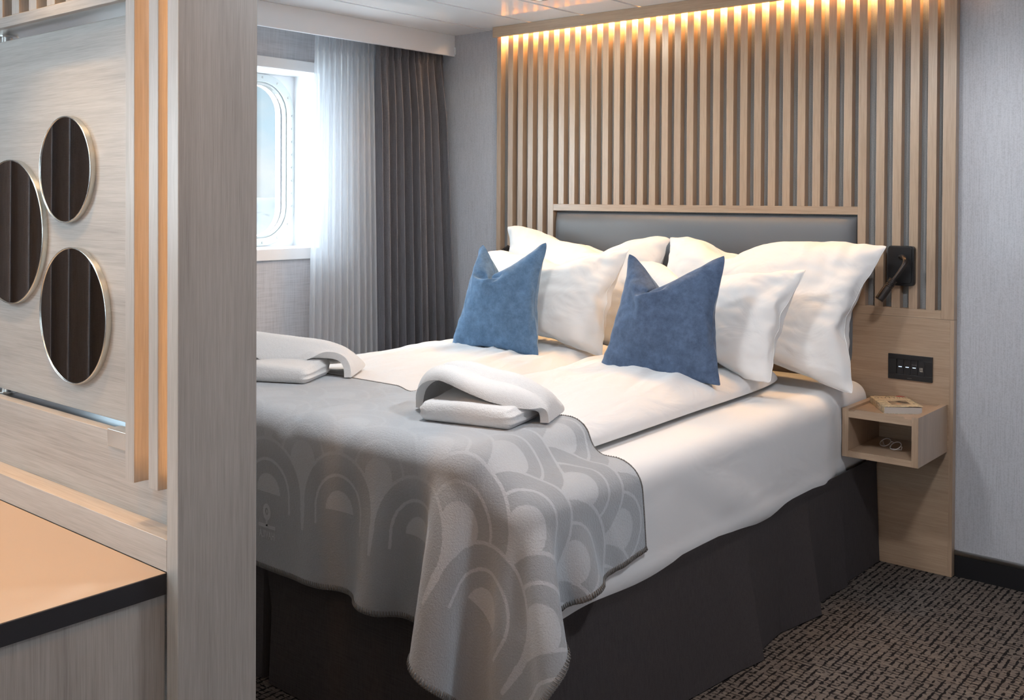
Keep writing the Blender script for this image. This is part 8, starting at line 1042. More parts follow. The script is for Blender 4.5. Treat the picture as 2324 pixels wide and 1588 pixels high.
]),
'blueB': (0.0008, [(30, 30), (30, 30)], [
-311,21,21,21,21,22,21,21,20,20,22,22,21,22,21,22,20,22,21,20,21,21,21,22,21,21,21,21,21,21,4,-3,-1,0,0,-1,1,0,0,1,0,-1,0,0,0,0,1,-1,0,1,0,0,0,-1,1,0,0,0,-1,-3,6,-4,-1,-1,0,0,0,0,1,0,0,0,0,-1,0,-1,0,0,0,0,1,0,0,1,-1,0,0,-1,-1,-4,7,-2,-4,1,-1,0,-1,0,0,0,0,0,0,0,0,0,0,1,0,0,-1,1,0,-1,0,0,-1,1,-4,-1,
6,-1,-2,-2,1,-1,0,0,0,0,-1,0,0,0,1,0,0,-1,0,1,0,-1,0,0,0,0,0,-2,-2,-2,7,-2,-2,-1,-1,0,0,0,0,0,0,0,0,0,-1,0,0,1,0,-1,0,0,0,0,0,-1,0,-2,-1,-1,6,0,-2,-2,-1,1,-1,0,0,-1,0,0,0,1,0,0,0,-1,0,0,0,0,0,0,0,0,-1,-2,-2,0,7,0,-2,-3,0,-1,0,0,0,0,0,0,0,-1,0,0,0,0,0,0,0,0,0,0,-1,0,-1,-2,-2,0,
7,-2,-1,-2,0,0,0,-1,0,0,0,0,0,0,0,0,0,0,0,0,0,-1,0,0,-1,0,0,-4,0,0,6,-1,0,-2,-1,-1,0,0,0,0,0,0,-1,0,0,0,0,0,0,0,0,1,-1,-1,1,-2,-1,0,0,-3,7,0,-4,0,-1,0,0,0,-1,0,0,-1,1,0,0,0,0,0,-1,0,0,0,0,0,-1,0,-1,1,-5,0,8,-5,0,0,-1,0,-1,0,0,0,-1,1,0,-1,0,0,0,0,1,0,-1,0,0,-1,-1,0,-1,-1,-1,-2,
1,2,0,2,-3,0,0,0,-1,0,0,0,-1,1,0,0,-1,0,0,0,0,0,-1,0,0,-1,-1,0,1,-3,4,-1,0,-2,2,-1,0,-1,1,0,-1,0,0,0,-1,0,1,0,0,-1,0,-1,0,0,-1,0,-1,-1,2,0,4,2,0,-4,0,0,0,0,-1,0,1,-1,0,-1,1,0,-1,0,0,0,0,0,0,-1,0,-2,1,0,-1,1,-1,2,1,1,0,0,-1,0,0,-1,0,0,0,0,0,-1,1,0,-1,0,0,-1,0,-1,0,0,-1,0,0,1,
1,-1,0,3,0,-1,0,0,0,0,-1,0,0,0,-1,1,0,-1,1,-1,0,0,-1,0,-1,-1,0,0,0,0,1,-1,3,-1,1,0,0,-1,0,0,0,-1,0,0,0,0,-1,1,-1,-1,0,0,-1,0,0,0,-2,1,1,0,0,1,1,1,-1,0,0,0,0,-1,0,0,0,0,0,0,0,0,1,-1,-2,-1,1,-1,-1,0,0,1,0,1,1,2,-1,1,0,0,0,0,-1,0,0,0,-1,0,1,-1,1,-1,0,0,-1,0,-2,0,-1,0,1,-1,1,0,
0,2,0,2,-1,0,0,0,-1,1,-1,1,0,-1,-1,1,0,1,-1,0,-3,-1,0,-1,1,-1,0,0,1,1,1,-1,2,-1,1,1,0,-1,1,0,1,-2,0,1,0,-1,-1,-4,1,0,0,-2,0,1,0,0,1,0,-1,1,0,1,2,0,0,0,0,1,0,1,0,2,-1,-6,-1,0,-1,0,-4,1,-3,1,1,1,1,1,0,1,0,1,0,1,-1,2,2,-1,1,0,2,0,0,0,-2,1,-3,-3,-1,2,-6,-4,4,-3,1,2,1,2,0,1,1,1,
0,1,1,1,0,2,0,1,0,0,1,-1,2,2,0,0,-1,-8,-2,-10,2,3,-2,0,1,2,2,1,1,0,0,0,1,2,2,0,1,1,0,-1,-1,0,0,1,1,0,-2,-3,-14,6,-2,0,1,-1,0,0,3,3,1,0,0,0,3,2,1,0,0,0,-1,0,-1,-1,-1,-1,0,-2,-4,5,-1,-3,0,-1,-1,-1,-1,0,1,3,3,1,-1,2,3,2,0,0,-1,-2,-1,-1,0,-1,1,0,-2,-3,1,2,3,-3,-1,-1,-1,-1,-1,-1,-1,1,5,2,
0,4,3,-2,0,-2,0,-2,-1,0,-1,1,-1,-2,-2,1,1,1,3,-2,0,0,-1,-1,-1,-1,-1,-3,2,5,5,2,-1,0,-3,0,-2,0,0,-1,0,-1,0,0,-2,1,0,-3,1,4,-1,-1,0,-1,-1,-1,-2,0,-2,2,-4,3,0,0,1,0,0,-1,1,1,0,0,0,1,0,0,0,0,0,-1,0,0,0,-1,0,0,0,0,0,-3,3,-13,-6,-1,-2,-1,-1,1,0,-1,0,0,1,-1,0,0,0,0,0,1,0,1,1,1,1,0,-1,1,6,12,
0,-6,-3,-5,-3,-1,-1,-1,-1,0,0,0,0,0,1,0,-1,0,0,0,0,0,0,1,1,1,3,5,4,6,1,-2,-4,0,-3,-3,-1,-2,-2,-1,-1,-1,-1,2,-2,-1,1,0,1,2,1,1,0,1,1,2,5,0,4,2,0,0,-4,-3,2,-1,-1,0,-2,-1,-2,0,-2,-2,1,1,1,1,1,-1,1,0,2,0,1,2,-1,4,2,1,1,-1,-1,-3,-1,1,-2,0,0,-1,1,-1,1,-1,-1,1,-1,0,0,0,0,0,0,1,0,1,1,2,2,1,
0,0,-1,-2,-1,-1,1,-2,1,-1,0,0,-1,0,1,-1,0,0,-1,1,0,0,0,1,1,0,2,2,0,1,1,0,-1,-2,-2,0,-1,1,-2,1,-1,0,0,0,-1,0,0,0,0,-1,1,0,1,0,1,1,1,2,2,-1,1,-1,0,-2,0,-1,0,-2,1,-1,0,-1,0,0,0,-1,0,0,0,0,0,0,0,2,0,2,1,2,0,0,0,0,0,-1,-1,-1,0,0,-1,-1,0,0,-1,-1,0,0,0,0,0,0,0,1,1,0,2,1,1,0,0,1,
1,0,-1,0,-2,0,-1,0,-1,0,-1,-1,0,0,0,0,-1,0,0,1,0,1,0,1,1,0,2,0,1,0,1,-1,0,1,-2,-1,0,-1,-1,0,-1,0,0,-1,-1,0,0,0,0,0,1,0,2,1,0,2,0,1,0,0,0,0,0,0,-1,0,-1,-1,1,-1,-1,0,-1,0,-1,0,0,-1,0,1,0,2,0,1,1,1,1,0,-1,1,0,0,0,0,0,-1,-1,0,-1,-1,1,-1,-1,0,0,-1,-1,0,0,1,1,0,2,0,2,0,0,1,0,0,
1,0,0,-2,1,0,-1,0,-1,0,-2,0,0,-1,0,-1,0,-1,1,0,1,2,0,1,0,1,1,-1,1,0,0,0,0,0,0,-1,1,-1,-1,0,0,-2,0,0,-1,-1,0,-1,1,2,1,0,0,2,0,0,1,0,0,0,0,0,0,1,0,0,-1,-1,0,-1,-1,0,0,-1,-1,1,-2,0,1,1,0,1,1,0,1,1,0,0,0,0,0,0,1,0,0,-1,0,0,-1,0,-1,0,-2,0,1,-2,1,0,1,0,0,0,1,1,1,0,0,0,0,0,
1,0,0,0,0,0,-1,0,0,-1,0,-1,0,-1,-1,1,-1,0,-3,3,2,1,0,0,1,0,1,-1,0,0,0,1,-1,1,0,0,0,-1,0,-1,0,0,-1,-1,1,0,0,0,-2,-2,3,0,2,1,0,0,0,1,-1,-1,0,1,0,1,-1,0,0,0,-1,0,0,1,0,-1,1,1,3,4,3,-8,-7,2,1,0,0,1,-1,0,0,0,0,0,1,0,0,1,-1,0,0,0,5,-3,-2,6,4,4,1,-1,2,-1,-9,-5,-1,0,0,-1,0,0,0,0,
1,-1,2,-1,1,-1,1,1,1,2,-2,5,6,5,1,-1,1,-1,-4,1,-2,-8,-3,-2,-1,0,0,-1,1,-1,0,1,-1,1,1,1,1,1,2,3,1,1,6,0,1,1,0,0,-6,-3,6,-3,-6,-3,-2,-2,-1,1,-1,0,0,1,0,1,1,1,2,2,4,1,1,2,-2,-2,0,-2,-1,9,0,-5,0,4,-4,-4,-3,-2,-2,-2,0,0,0,0,1,2,3,2,3,3,0,2,3,0,0,-2,-3,1,0,-8,4,6,0,0,1,-4,-5,-2,-4,-2,-1,0,
0,0,2,4,2,4,1,2,2,1,1,1,0,1,0,0,-1,0,0,0,0,-1,-1,0,-3,-5,-3,-5,-2,0,1,0,6,4,3,2,2,1,2,0,0,0,0,0,0,-1,0,1,0,0,-1,0,0,-1,-1,-3,-4,-3,-6,-2,0,9,4,4,1,1,2,0,0,0,0,1,-1,0,-1,0,1,0,0,0,0,0,0,-1,0,0,-2,-6,-3,-10,-2,10,8,2,2,1,0,0,0,1,-1,0,0,0,0,0,0,-1,0,1,0,0,0,0,-1,-1,-2,-1,-10,-11,
-315,2,4,4,4,5,4,4,6,7,0,1,1,1,1,2,-4,-2,-2,-7,-6,-4,-5,-4,-4,-4,-5,-4,-4,-3,21,-3,-4,-1,-2,-3,-2,0,1,-5,0,0,2,0,0,-2,3,-1,-2,2,1,3,3,1,2,0,0,0,4,3,21,-1,-1,-4,-2,-2,-2,-3,-5,-1,2,1,-1,1,1,0,-3,-1,1,2,3,0,1,1,1,2,4,4,1,1,20,1,-1,0,-1,-1,-1,-2,-2,-1,-2,-2,0,1,-5,-2,2,3,2,3,1,1,0,1,1,2,2,0,1,0,
21,0,0,0,-1,0,0,0,-1,-1,-1,-1,-2,-4,2,2,2,1,1,-1,1,0,1,1,0,0,0,1,0,0,20,0,1,-1,1,0,-1,0,0,0,0,0,-1,1,0,0,-1,0,0,1,0,-1,0,1,0,1,0,0,0,0,21,0,0,0,0,-1,1,0,-1,0,0,0,0,0,0,-1,1,0,-1,0,0,1,0,0,0,0,1,0,0,0,20,0,1,0,0,0,0,-1,1,0,-1,0,0,0,0,0,0,-1,1,0,0,0,0,0,1,0,0,0,-1,1,
21,0,0,1,-1,0,-1,1,-1,0,1,-1,0,0,0,0,0,0,0,0,0,0,1,-1,1,0,0,0,0,-1,20,1,-1,1,0,0,0,-1,1,-1,0,1,0,-2,1,0,-1,1,0,0,0,0,0,1,0,0,0,0,0,0,21,-1,1,0,0,0,0,0,0,0,-1,0,0,0,-1,1,0,0,-1,0,1,0,1,0,-1,1,0,0,0,0,19,2,1,-1,0,0,0,0,-1,0,1,-1,0,1,-1,-1,1,-1,1,0,0,1,-1,1,0,0,0,0,-1,0,
22,-1,0,0,0,0,0,0,0,0,-1,1,-1,0,0,0,0,0,0,0,0,0,1,0,1,-1,0,0,1,-1,21,1,-1,0,0,0,0,0,0,0,0,-1,1,-1,1,-1,-1,1,0,0,0,1,0,0,0,1,-1,0,0,0,21,-1,0,1,0,0,0,0,0,0,0,0,-1,0,0,0,0,0,0,1,0,0,0,0,0,0,1,0,-1,1,21,0,0,0,0,0,0,0,0,0,-1,0,1,0,-1,1,-1,-1,1,0,1,-1,0,1,0,0,0,0,1,-1,
22,0,0,-1,0,0,0,0,0,-1,1,0,-1,0,1,-1,0,0,0,1,-1,1,0,0,0,0,0,0,0,1,22,-1,0,0,0,0,0,0,0,0,0,0,0,0,-1,0,1,0,-1,0,1,0,0,0,0,0,0,0,0,0,21,1,-1,0,0,0,0,0,-1,1,0,0,-1,0,1,0,-1,0,0,0,1,0,0,0,0,0,0,0,1,0,22,-1,0,0,0,0,0,0,0,0,0,-1,1,0,-1,1,0,0,-2,1,0,1,0,0,0,0,0,1,-1,0,
21,0,1,-1,1,-1,0,0,0,0,0,-1,1,0,0,-1,0,-2,-2,-1,6,0,0,0,0,0,0,0,0,1,22,0,-1,0,0,0,0,-1,1,0,-2,2,-1,-1,-3,-4,-6,-7,3,9,5,4,1,-1,1,0,0,0,1,-1,21,0,0,1,-1,0,0,0,-1,-1,0,-2,-5,-11,-2,-3,0,7,8,-1,2,6,2,1,0,0,0,0,0,1,22,0,-1,0,-1,1,-1,0,-1,-2,0,-1,-7,0,-6,-3,-3,5,8,3,-3,3,4,2,1,1,1,0,-1,0,
21,0,1,-1,0,-1,0,-2,-1,-2,-1,-4,3,1,0,-1,-1,-5,0,5,0,-2,4,3,2,1,1,0,1,0,22,-1,0,0,-1,-1,-3,-1,-2,0,-5,0,0,1,1,0,-3,-1,3,0,1,0,0,4,3,2,1,1,0,0,22,0,-1,-2,-1,-2,-1,-2,-2,-3,-1,-3,-1,-1,-1,-2,-2,5,2,0,2,1,1,1,4,4,2,2,1,0,21,0,-2,-1,-3,-2,-3,-3,-3,-2,-1,0,0,0,-2,-2,-1,5,1,2,0,1,1,2,1,2,5,2,3,0,
22,-4,-2,-5,-1,-4,-1,-3,-1,0,0,-1,0,-2,-2,0,2,4,0,1,0,0,1,1,1,2,1,6,2,5,20,-3,-4,-2,-4,-2,-2,0,0,-2,-1,0,-1,-1,-1,1,0,4,0,0,1,1,0,1,1,2,2,2,5,2,-311,21,21,21,21,22,21,21,20,20,22,22,21,22,21,22,20,22,21,20,21,21,21,22,21,21,21,21,21,21,4,-4,0,0,0,-1,0,0,2,0,0,-1,0,0,0,-1,1,-1,1,0,1,0,0,-1,0,0,1,0,-1,-3,
6,-3,-2,-1,-1,1,0,0,-1,2,-1,0,1,-1,0,0,0,0,-1,2,-1,0,0,1,0,0,-1,0,-2,-4,7,-2,-4,1,0,-2,0,0,0,0,0,0,-1,1,0,0,0,1,0,-1,0,1,0,-1,0,0,-1,-1,-3,0,6,-3,-1,-2,1,1,-1,0,0,-1,0,1,0,-1,0,1,0,-1,0,0,1,-1,0,0,0,0,0,-2,-4,0,7,-1,-3,-1,-1,0,0,0,0,0,0,-1,0,1,0,-1,0,0,0,1,-1,0,0,0,0,-1,0,-2,-2,0,
6,-2,-2,0,-1,0,0,0,0,0,0,0,0,-1,0,0,0,1,0,-1,0,0,0,0,-1,0,-1,-1,0,-2,7,-1,-3,-2,1,-1,0,0,0,0,-1,0,1,0,0,0,0,-1,0,0,0,0,0,-1,1,-1,-1,0,0,-4,7,0,-3,-2,-1,0,0,0,-1,0,1,0,-1,0,0,0,0,0,0,0,0,0,0,0,-1,0,-1,-1,0,-2,6,0,-2,-2,0,0,0,-1,0,0,0,0,0,0,0,0,0,0,-1,0,0,0,-1,1,-1,-1,0,0,-3,-1,
7,-4,0,0,-1,-1,0,0,0,0,-1,0,0,0,0,0,0,0,1,0,-1,0,0,-1,0,0,-1,-1,0,-3,8,-4,0,-2,0,0,-1,0,0,-1,1,0,0,0,-1,0,0,0,0,0,1,-1,0,-1,0,-1,0,-1,-2,-2,1,0,3,-1,-1,-1,0,0,0,0,0,-1,0,0,1,0,0,0,-1,0,0,0,0,-1,-1,0,-1,0,-1,-1,4,1,-3,1,-1,0,0,-1,0,0,-1,1,0,-1,0,0,0,0,1,0,-1,0,-1,0,0,-1,0,-2,0,2,
4,1,-2,0,-1,0,0,0,-1,0,0,-1,0,1,0,0,0,-1,0,0,0,-1,0,0,-1,0,0,-2,0,2,-1,2,2,0,-1,0,-1,0,0,0,0,0,0,-1,0,0,0,1,0,-1,0,0,-1,0,0,-1,-1,-2,2,1,1,3,0,-2,1,-1,0,0,0,-1,0,0,-1,1,0,0,-1,0,0,0,-1,0,0,-1,0,0,-1,1,-1,0,1,2,2,-3,0,0,0,-1,0,0,0,-1,1,-1,0,0,1,0,-1,-1,1,-1,-1,0,0,-1,0,1,0,0,
0,0,1,1,1,0,-1,0,0,0,-1,0,-1,1,0,0,0,0,0,0,-1,0,-2,0,0,0,-1,0,1,1,1,-1,1,2,0,-1,1,-1,0,-1,0,-1,1,0,0,0,-1,0,1,1,-1,-1,0,-2,0,-1,0,1,0,0,0,0,1,2,0,0,-1,0,0,-1,-1,1,-1,0,0,0,1,-1,-2,-2,0,1,1,1,-2,0,0,0,1,1,1,0,0,2,0,0,0,0,-1,1,1,-5,1,0,0,-1,0,-5,-1,0,0,0,2,1,0,1,1,0,-1,1,
0,1,1,1,0,0,0,1,0,1,-3,1,-4,-1,0,1,-2,4,1,-1,-7,-2,1,1,1,1,1,1,2,-1,0,1,1,1,0,1,0,1,1,0,1,1,-2,-6,-2,-1,1,1,-3,1,3,-6,-1,1,1,1,0,2,0,2,0,1,2,0,1,1,2,0,0,0,1,2,2,-4,-9,-1,1,1,2,-11,0,6,-2,-3,2,1,1,1,2,0,0,1,1,2,1,1,0,1,0,-1,0,0,1,7,0,-11,-3,-3,-5,5,-6,-1,2,1,-1,1,3,1,2,0,
0,2,1,2,1,1,0,-2,0,0,0,0,-1,1,2,-4,-2,-8,-5,-2,5,1,-1,1,0,1,0,3,1,3,-1,2,4,2,0,-1,-1,0,-1,-1,0,-1,1,-2,0,2,0,1,-3,-2,0,-1,-2,-2,-1,-1,0,2,4,2,0,4,3,-2,0,-1,-1,0,-1,0,-1,1,-1,0,-1,3,0,0,-2,1,-2,-1,1,-2,-2,-2,0,-2,2,4,5,2,0,0,-2,-1,0,-2,0,0,0,-1,0,-1,0,5,-3,2,-2,-3,2,-1,-2,0,-1,-1,-3,-1,-1,2,
-4,3,0,0,1,0,0,-1,1,1,0,0,0,1,0,0,0,0,0,-1,0,0,0,-1,0,0,0,0,0,-3,3,9,5,1,-1,0,1,3,0,0,0,0,0,0,0,0,0,0,0,0,0,-1,0,0,-1,-1,-1,-2,-4,-9,0,5,3,6,4,2,0,0,0,1,0,0,0,0,0,0,0,0,0,0,0,0,-1,-1,-1,-2,-2,-4,-6,-4,1,0,6,-2,3,3,2,1,1,0,2,1,2,-1,1,-1,0,-1,-2,0,-2,0,-2,-1,-1,-1,-3,0,-5,-1,
0,3,1,3,-2,0,3,0,0,0,0,1,-1,1,-1,1,0,0,1,-1,0,-1,0,0,-1,-1,1,-5,-3,1,1,0,2,2,2,-2,0,1,1,0,0,0,0,0,0,0,0,0,-1,1,0,0,0,0,0,-1,-3,-2,-1,0,0,1,2,1,1,3,-2,0,0,1,0,-1,0,0,1,0,-1,0,1,0,0,0,0,-1,-1,-1,-1,-1,-1,-1,1,0,1,2,0,0,2,0,0,0,0,1,0,0,-1,0,1,0,0,0,0,-1,0,0,-1,-1,-2,-1,1,-2,
1,-1,1,2,1,1,-1,1,1,0,0,0,0,0,1,0,0,0,0,-1,0,1,-1,-2,-1,-1,0,-1,0,-1,0,1,0,1,1,0,2,0,0,0,1,0,1,0,-1,1,-1,1,0,0,0,-2,0,0,-1,-1,-2,0,0,-1,1,0,0,1,0,2,-1,1,1,1,0,0,0,0,1,-1,1,-1,0,1,-1,0,-2,-1,0,-1,-1,0,-1,0,1,0,-1,2,1,0,1,0,1,0,1,0,0,0,0,1,0,0,0,-1,0,-1,0,-1,-2,-1,1,-2,1,-1,
0,0,0,0,2,0,1,1,0,1,0,1,0,1,0,-1,0,1,-1,0,-1,0,-2,0,-1,0,-2,1,-1,0,0,1,0,0,0,1,1,0,1,1,0,1,0,0,0,1,0,-1,1,-1,-1,-1,0,-2,0,-1,0,-1,-1,1,1,-1,1,-1,1,1,0,1,0,1,1,0,1,-1,1,0,1,0,-1,-1,0,-2,-1,0,-1,0,0,-1,0,0,0,0,0,0,1,0,1,0,1,0,1,1,0,1,0,0,0,0,0,-1,-2,1,-1,-1,-1,-1,0,-1,1,0,
0,0,0,1,-1,1,0,1,1,1,0,1,1,-1,0,0,1,0,-1,-1,0,-1,-1,-1,0,0,-1,0,-1,1,0,-1,0,1,0,0,1,1,0,0,1,2,0,0,0,0,-1,0,-1,-1,1,-2,-1,1,0,-1,0,0,0,0,1,0,0,-1,0,0,1,0,1,0,2,-2,2,1,-1,0,-1,1,2,-1,-3,1,-3,0,0,0,-1,1,0,0,0,0,0,0,0,0,0,1,0,1,0,3,-1,-1,-1,0,0,-1,0,4,1,-3,1,-3,0,-1,0,0,0,-1,
0,1,-1,-1,0,1,0,1,0,1,2,0,-5,-2,-1,-3,-2,-4,-4,5,8,3,2,0,-2,0,0,0,1,0,0,0,0,0,0,-1,1,0,1,0,-2,-12,-1,-1,-1,0,-2,-1,6,3,2,1,3,2,1,0,1,0,-1,1,1,-1,0,-1,-1,1,-1,0,-1,-3,-10,-2,-2,0,0,0,2,3,-2,-3,5,7,1,4,1,1,0,1,0,0,0,0,-1,-1,1,0,-2,-2,-3,-4,-1,1,-1,-7,0,0,2,2,4,0,-6,8,5,-1,3,1,1,0,1,0,
0,0,-1,0,-1,-3,-1,-4,-4,-1,2,4,2,-2,-11,0,-1,1,0,7,2,-7,5,7,0,3,1,1,1,0,0,-1,0,-2,-2,-3,-4,-3,-1,-2,1,0,2,10,3,-4,0,1,-1,-6,2,2,-5,0,5,2,3,2,0,1,0,0,-2,-3,-5,-2,-3,-3,-1,1,-1,0,0,0,9,4,2,-1,-1,-3,-5,-3,2,0,2,4,3,4,1,1,1,-2,-5,-5,-3,-3,-1,0,-1,-1,0,0,-1,1,-1,1,0,1,-1,0,-1,1,0,1,2,2,4,4,6,1,
0,-6,-7,-4,-1,-1,-1,0,-1,0,0,0,0,0,0,0,0,0,0,0,0,0,0,0,0,2,1,6,5,6,-2,-10,-2,-2,-3,-1,0,-1,1,0,-1,0,0,0,1,0,-1,0,0,0,0,-1,1,0,0,1,2,1,5,7,-315,2,4,4,4,5,4,4,6,7,0,1,1,1,1,2,-4,-2,-2,-7,-6,-4,-5,-4,-4,-4,-5,-4,-4,-3,21,-4,-4,-1,0,0,-3,-4,-5,-2,3,2,0,1,-1,-3,1,-3,0,3,5,0,1,1,1,1,4,0,3,4,
21,-1,-1,-4,-4,-4,-1,0,-1,-4,-2,-1,1,1,2,-3,-1,3,0,2,0,2,3,1,3,2,0,5,2,0,20,1,-1,1,-2,-2,-1,0,-1,-2,-1,-3,-2,-4,-2,3,4,2,1,2,1,1,1,2,0,1,2,-1,1,0,21,0,0,-2,2,-1,0,-1,0,1,-1,0,0,0,-1,1,0,-1,1,0,0,1,0,0,0,0,0,1,-1,1,20,1,0,0,-1,1,0,-1,0,0,0,0,-1,1,0,0,0,0,0,0,0,0,0,0,0,1,0,0,0,0,
21,0,0,0,-1,0,0,0,0,0,0,0,0,0,0,0,-1,1,0,0,0,0,0,0,1,0,0,0,0,0,20,0,1,0,0,-1,0,1,0,-1,0,0,0,0,0,0,0,0,0,-1,0,1,0,0,0,1,0,0,0,0,21,0,0,0,0,0,0,-1,0,0,0,0,0,-1,1,-1,1,0,-1,1,0,0,0,1,0,0,0,1,0,-2,20,0,1,0,0,0,-1,1,-1,0,0,0,0,0,0,0,0,-1,1,0,0,0,1,0,0,0,0,0,0,0,
21,0,0,0,0,0,0,-1,1,-1,0,0,0,0,0,0,0,0,0,0,0,0,0,0,1,0,0,0,0,0,19,2,0,0,0,0,0,0,-1,1,-1,0,0,0,-1,1,-1,1,0,0,1,0,0,0,0,0,1,-1,0,-1,22,-1,0,0,0,0,0,0,0,-1,0,0,0,0,0,0,0,0,0,0,0,0,1,0,0,0,0,0,0,0,21,0,0,0,0,0,0,-1,0,0,1,-1,0,0,0,0,0,0,0,0,0,1,-1,1,0,0,0,0,0,0,
21,0,0,0,0,0,0,0,0,0,-1,1,-1,0,0,0,0,0,0,1,0,-1,1,0,0,0,0,0,0,1,21,0,0,0,0,0,0,0,0,0,0,-1,0,0,1,-1,0,0,0,0,0,1,0,0,0,0,0,0,0,0,22,-1,0,1,-1,0,0,0,0,-1,0,0,1,0,-1,0,0,0,0,0,1,0,0,0,0,0,0,0,0,1,22,0,-1,0,1,-1,0,0,0,0,0,0,-1,0,0,0,0,0,1,0,0,0,0,0,0,1,-1,1,-1,0,
21,0,0,0,0,0,0,0,-1,1,-1,0,0,0,1,0,0,0,-2,1,0,0,1,0,1,-1,1,-1,1,0,22,-1,0,0,0,0,0,0,0,0,0,0,0,0,-1,0,1,-1,0,-2,2,1,0,0,0,0,0,0,0,0,21,1,0,-1,0,0,0,0,0,-1,1,-1,1,-1,0,0,-2,-3,-5,5,5,1,-1,1,0,0,0,0,0,1,22,-1,0,0,0,0,-1,1,0,0,-1,-9,2,1,-1,-1,-2,-8,9,6,0,0,3,1,-1,1,0,1,0,-1,
21,1,-1,0,0,0,0,-1,0,-1,-8,-2,-9,3,3,0,-2,9,-4,-3,7,5,1,1,1,0,0,0,0,1,22,-1,1,-1,0,0,0,-1,-1,-4,-2,1,-5,-11,2,-5,-1,7,11,0,-3,7,3,0,1,0,1,0,1,-1,21,1,-1,0,-1,0,-1,-2,-3,-2,2,1,0,-3,-14,-1,5,1,0,9,0,-3,4,5,2,1,0,0,0,1,22,-1,0,0,-1,-2,-2,-3,-2,-1,0,1,2,-1,-2,-8,1,3,6,-1,4,0,-2,2,2,2,2,0,0,0,
22,0,-1,-1,-2,-2,-4,-2,-1,0,-1,0,-1,1,-4,-5,-5,10,4,3,-1,0,2,0,3,2,2,2,1,0,21,0,-1,-3,-3,-3,-1,0,-2,-2,0,-1,-1,-1,-1,1,-4,0,0,1,1,3,1,2,2,4,2,4,2,0,22,-3,-5,-3,0,-3,-1,-2,-1,0,0,-1,0,-1,0,1,-3,-1,1,-1,2,-1,1,3,1,3,2,5,3,4,20,-4,-1,-2,-4,-1,-1,-1,0,-1,-1,0,0,-2,0,3,-3,-3,0,2,-2,2,1,0,2,1,4,2,5,3,
]),
}
def cloth(name):
    q, shapes, nums = CLOTH[name]; nums = np.array(nums); out = []; p = 0
    for (a, c) in shapes:
        E = nums[p:p+a*c*3].reshape(3, a, c).transpose(1, 2, 0); p += a*c*3
        out.append(np.cumsum(np.cumsum(E, axis=1), axis=0)*q)
    return out
# ------------------------------------------------------------------ pillows and cushions
VELV = {}
def velvet(name, c):
    m, nt, b = mat(name); n = N(nt, 'ShaderNodeTexNoise'); n.inputs['Scale'].default_value = 34; n.inputs['Detail'].default_value = 8; n.inputs['Roughness'].default_value = .78; n.inputs['Distortion'].default_value = .1
    nt.links.new(coords(nt, (1, 1, 1)), n.inputs['Vector'])
    nt.links.new(ramp(nt, n.outputs['Fac'], [(.30, tuple(x*.70 for x in c)), (.5, c), (.70, tuple(x*1.35 for x in c))]), b.inputs['Base Color'])
    b.inputs['Roughness'].default_value = .85; b.inputs['Sheen Weight'].default_value = .55; b.inputs['Sheen Roughness'].default_value = .35; b.inputs['Sheen Tint'].default_value = (.62, .76, .95, 1); b.inputs['Specular IOR Level'].default_value = .1
    n2 = N(nt, 'ShaderNodeTexNoise'); n2.inputs['Scale'].default_value = 420; nt.links.new(coords(nt, (1, 1, 1)), n2.inputs['Vector'])
    bp = N(nt, 'ShaderNodeBump'); bp.inputs['Strength'].default_value = .35; bp.inputs['Distance'].default_value = .001; nt.links.new(n2.outputs['Fac'], bp.inputs['Height']); nt.links.new(bp.outputs[0], b.inputs['Normal'])
    return m
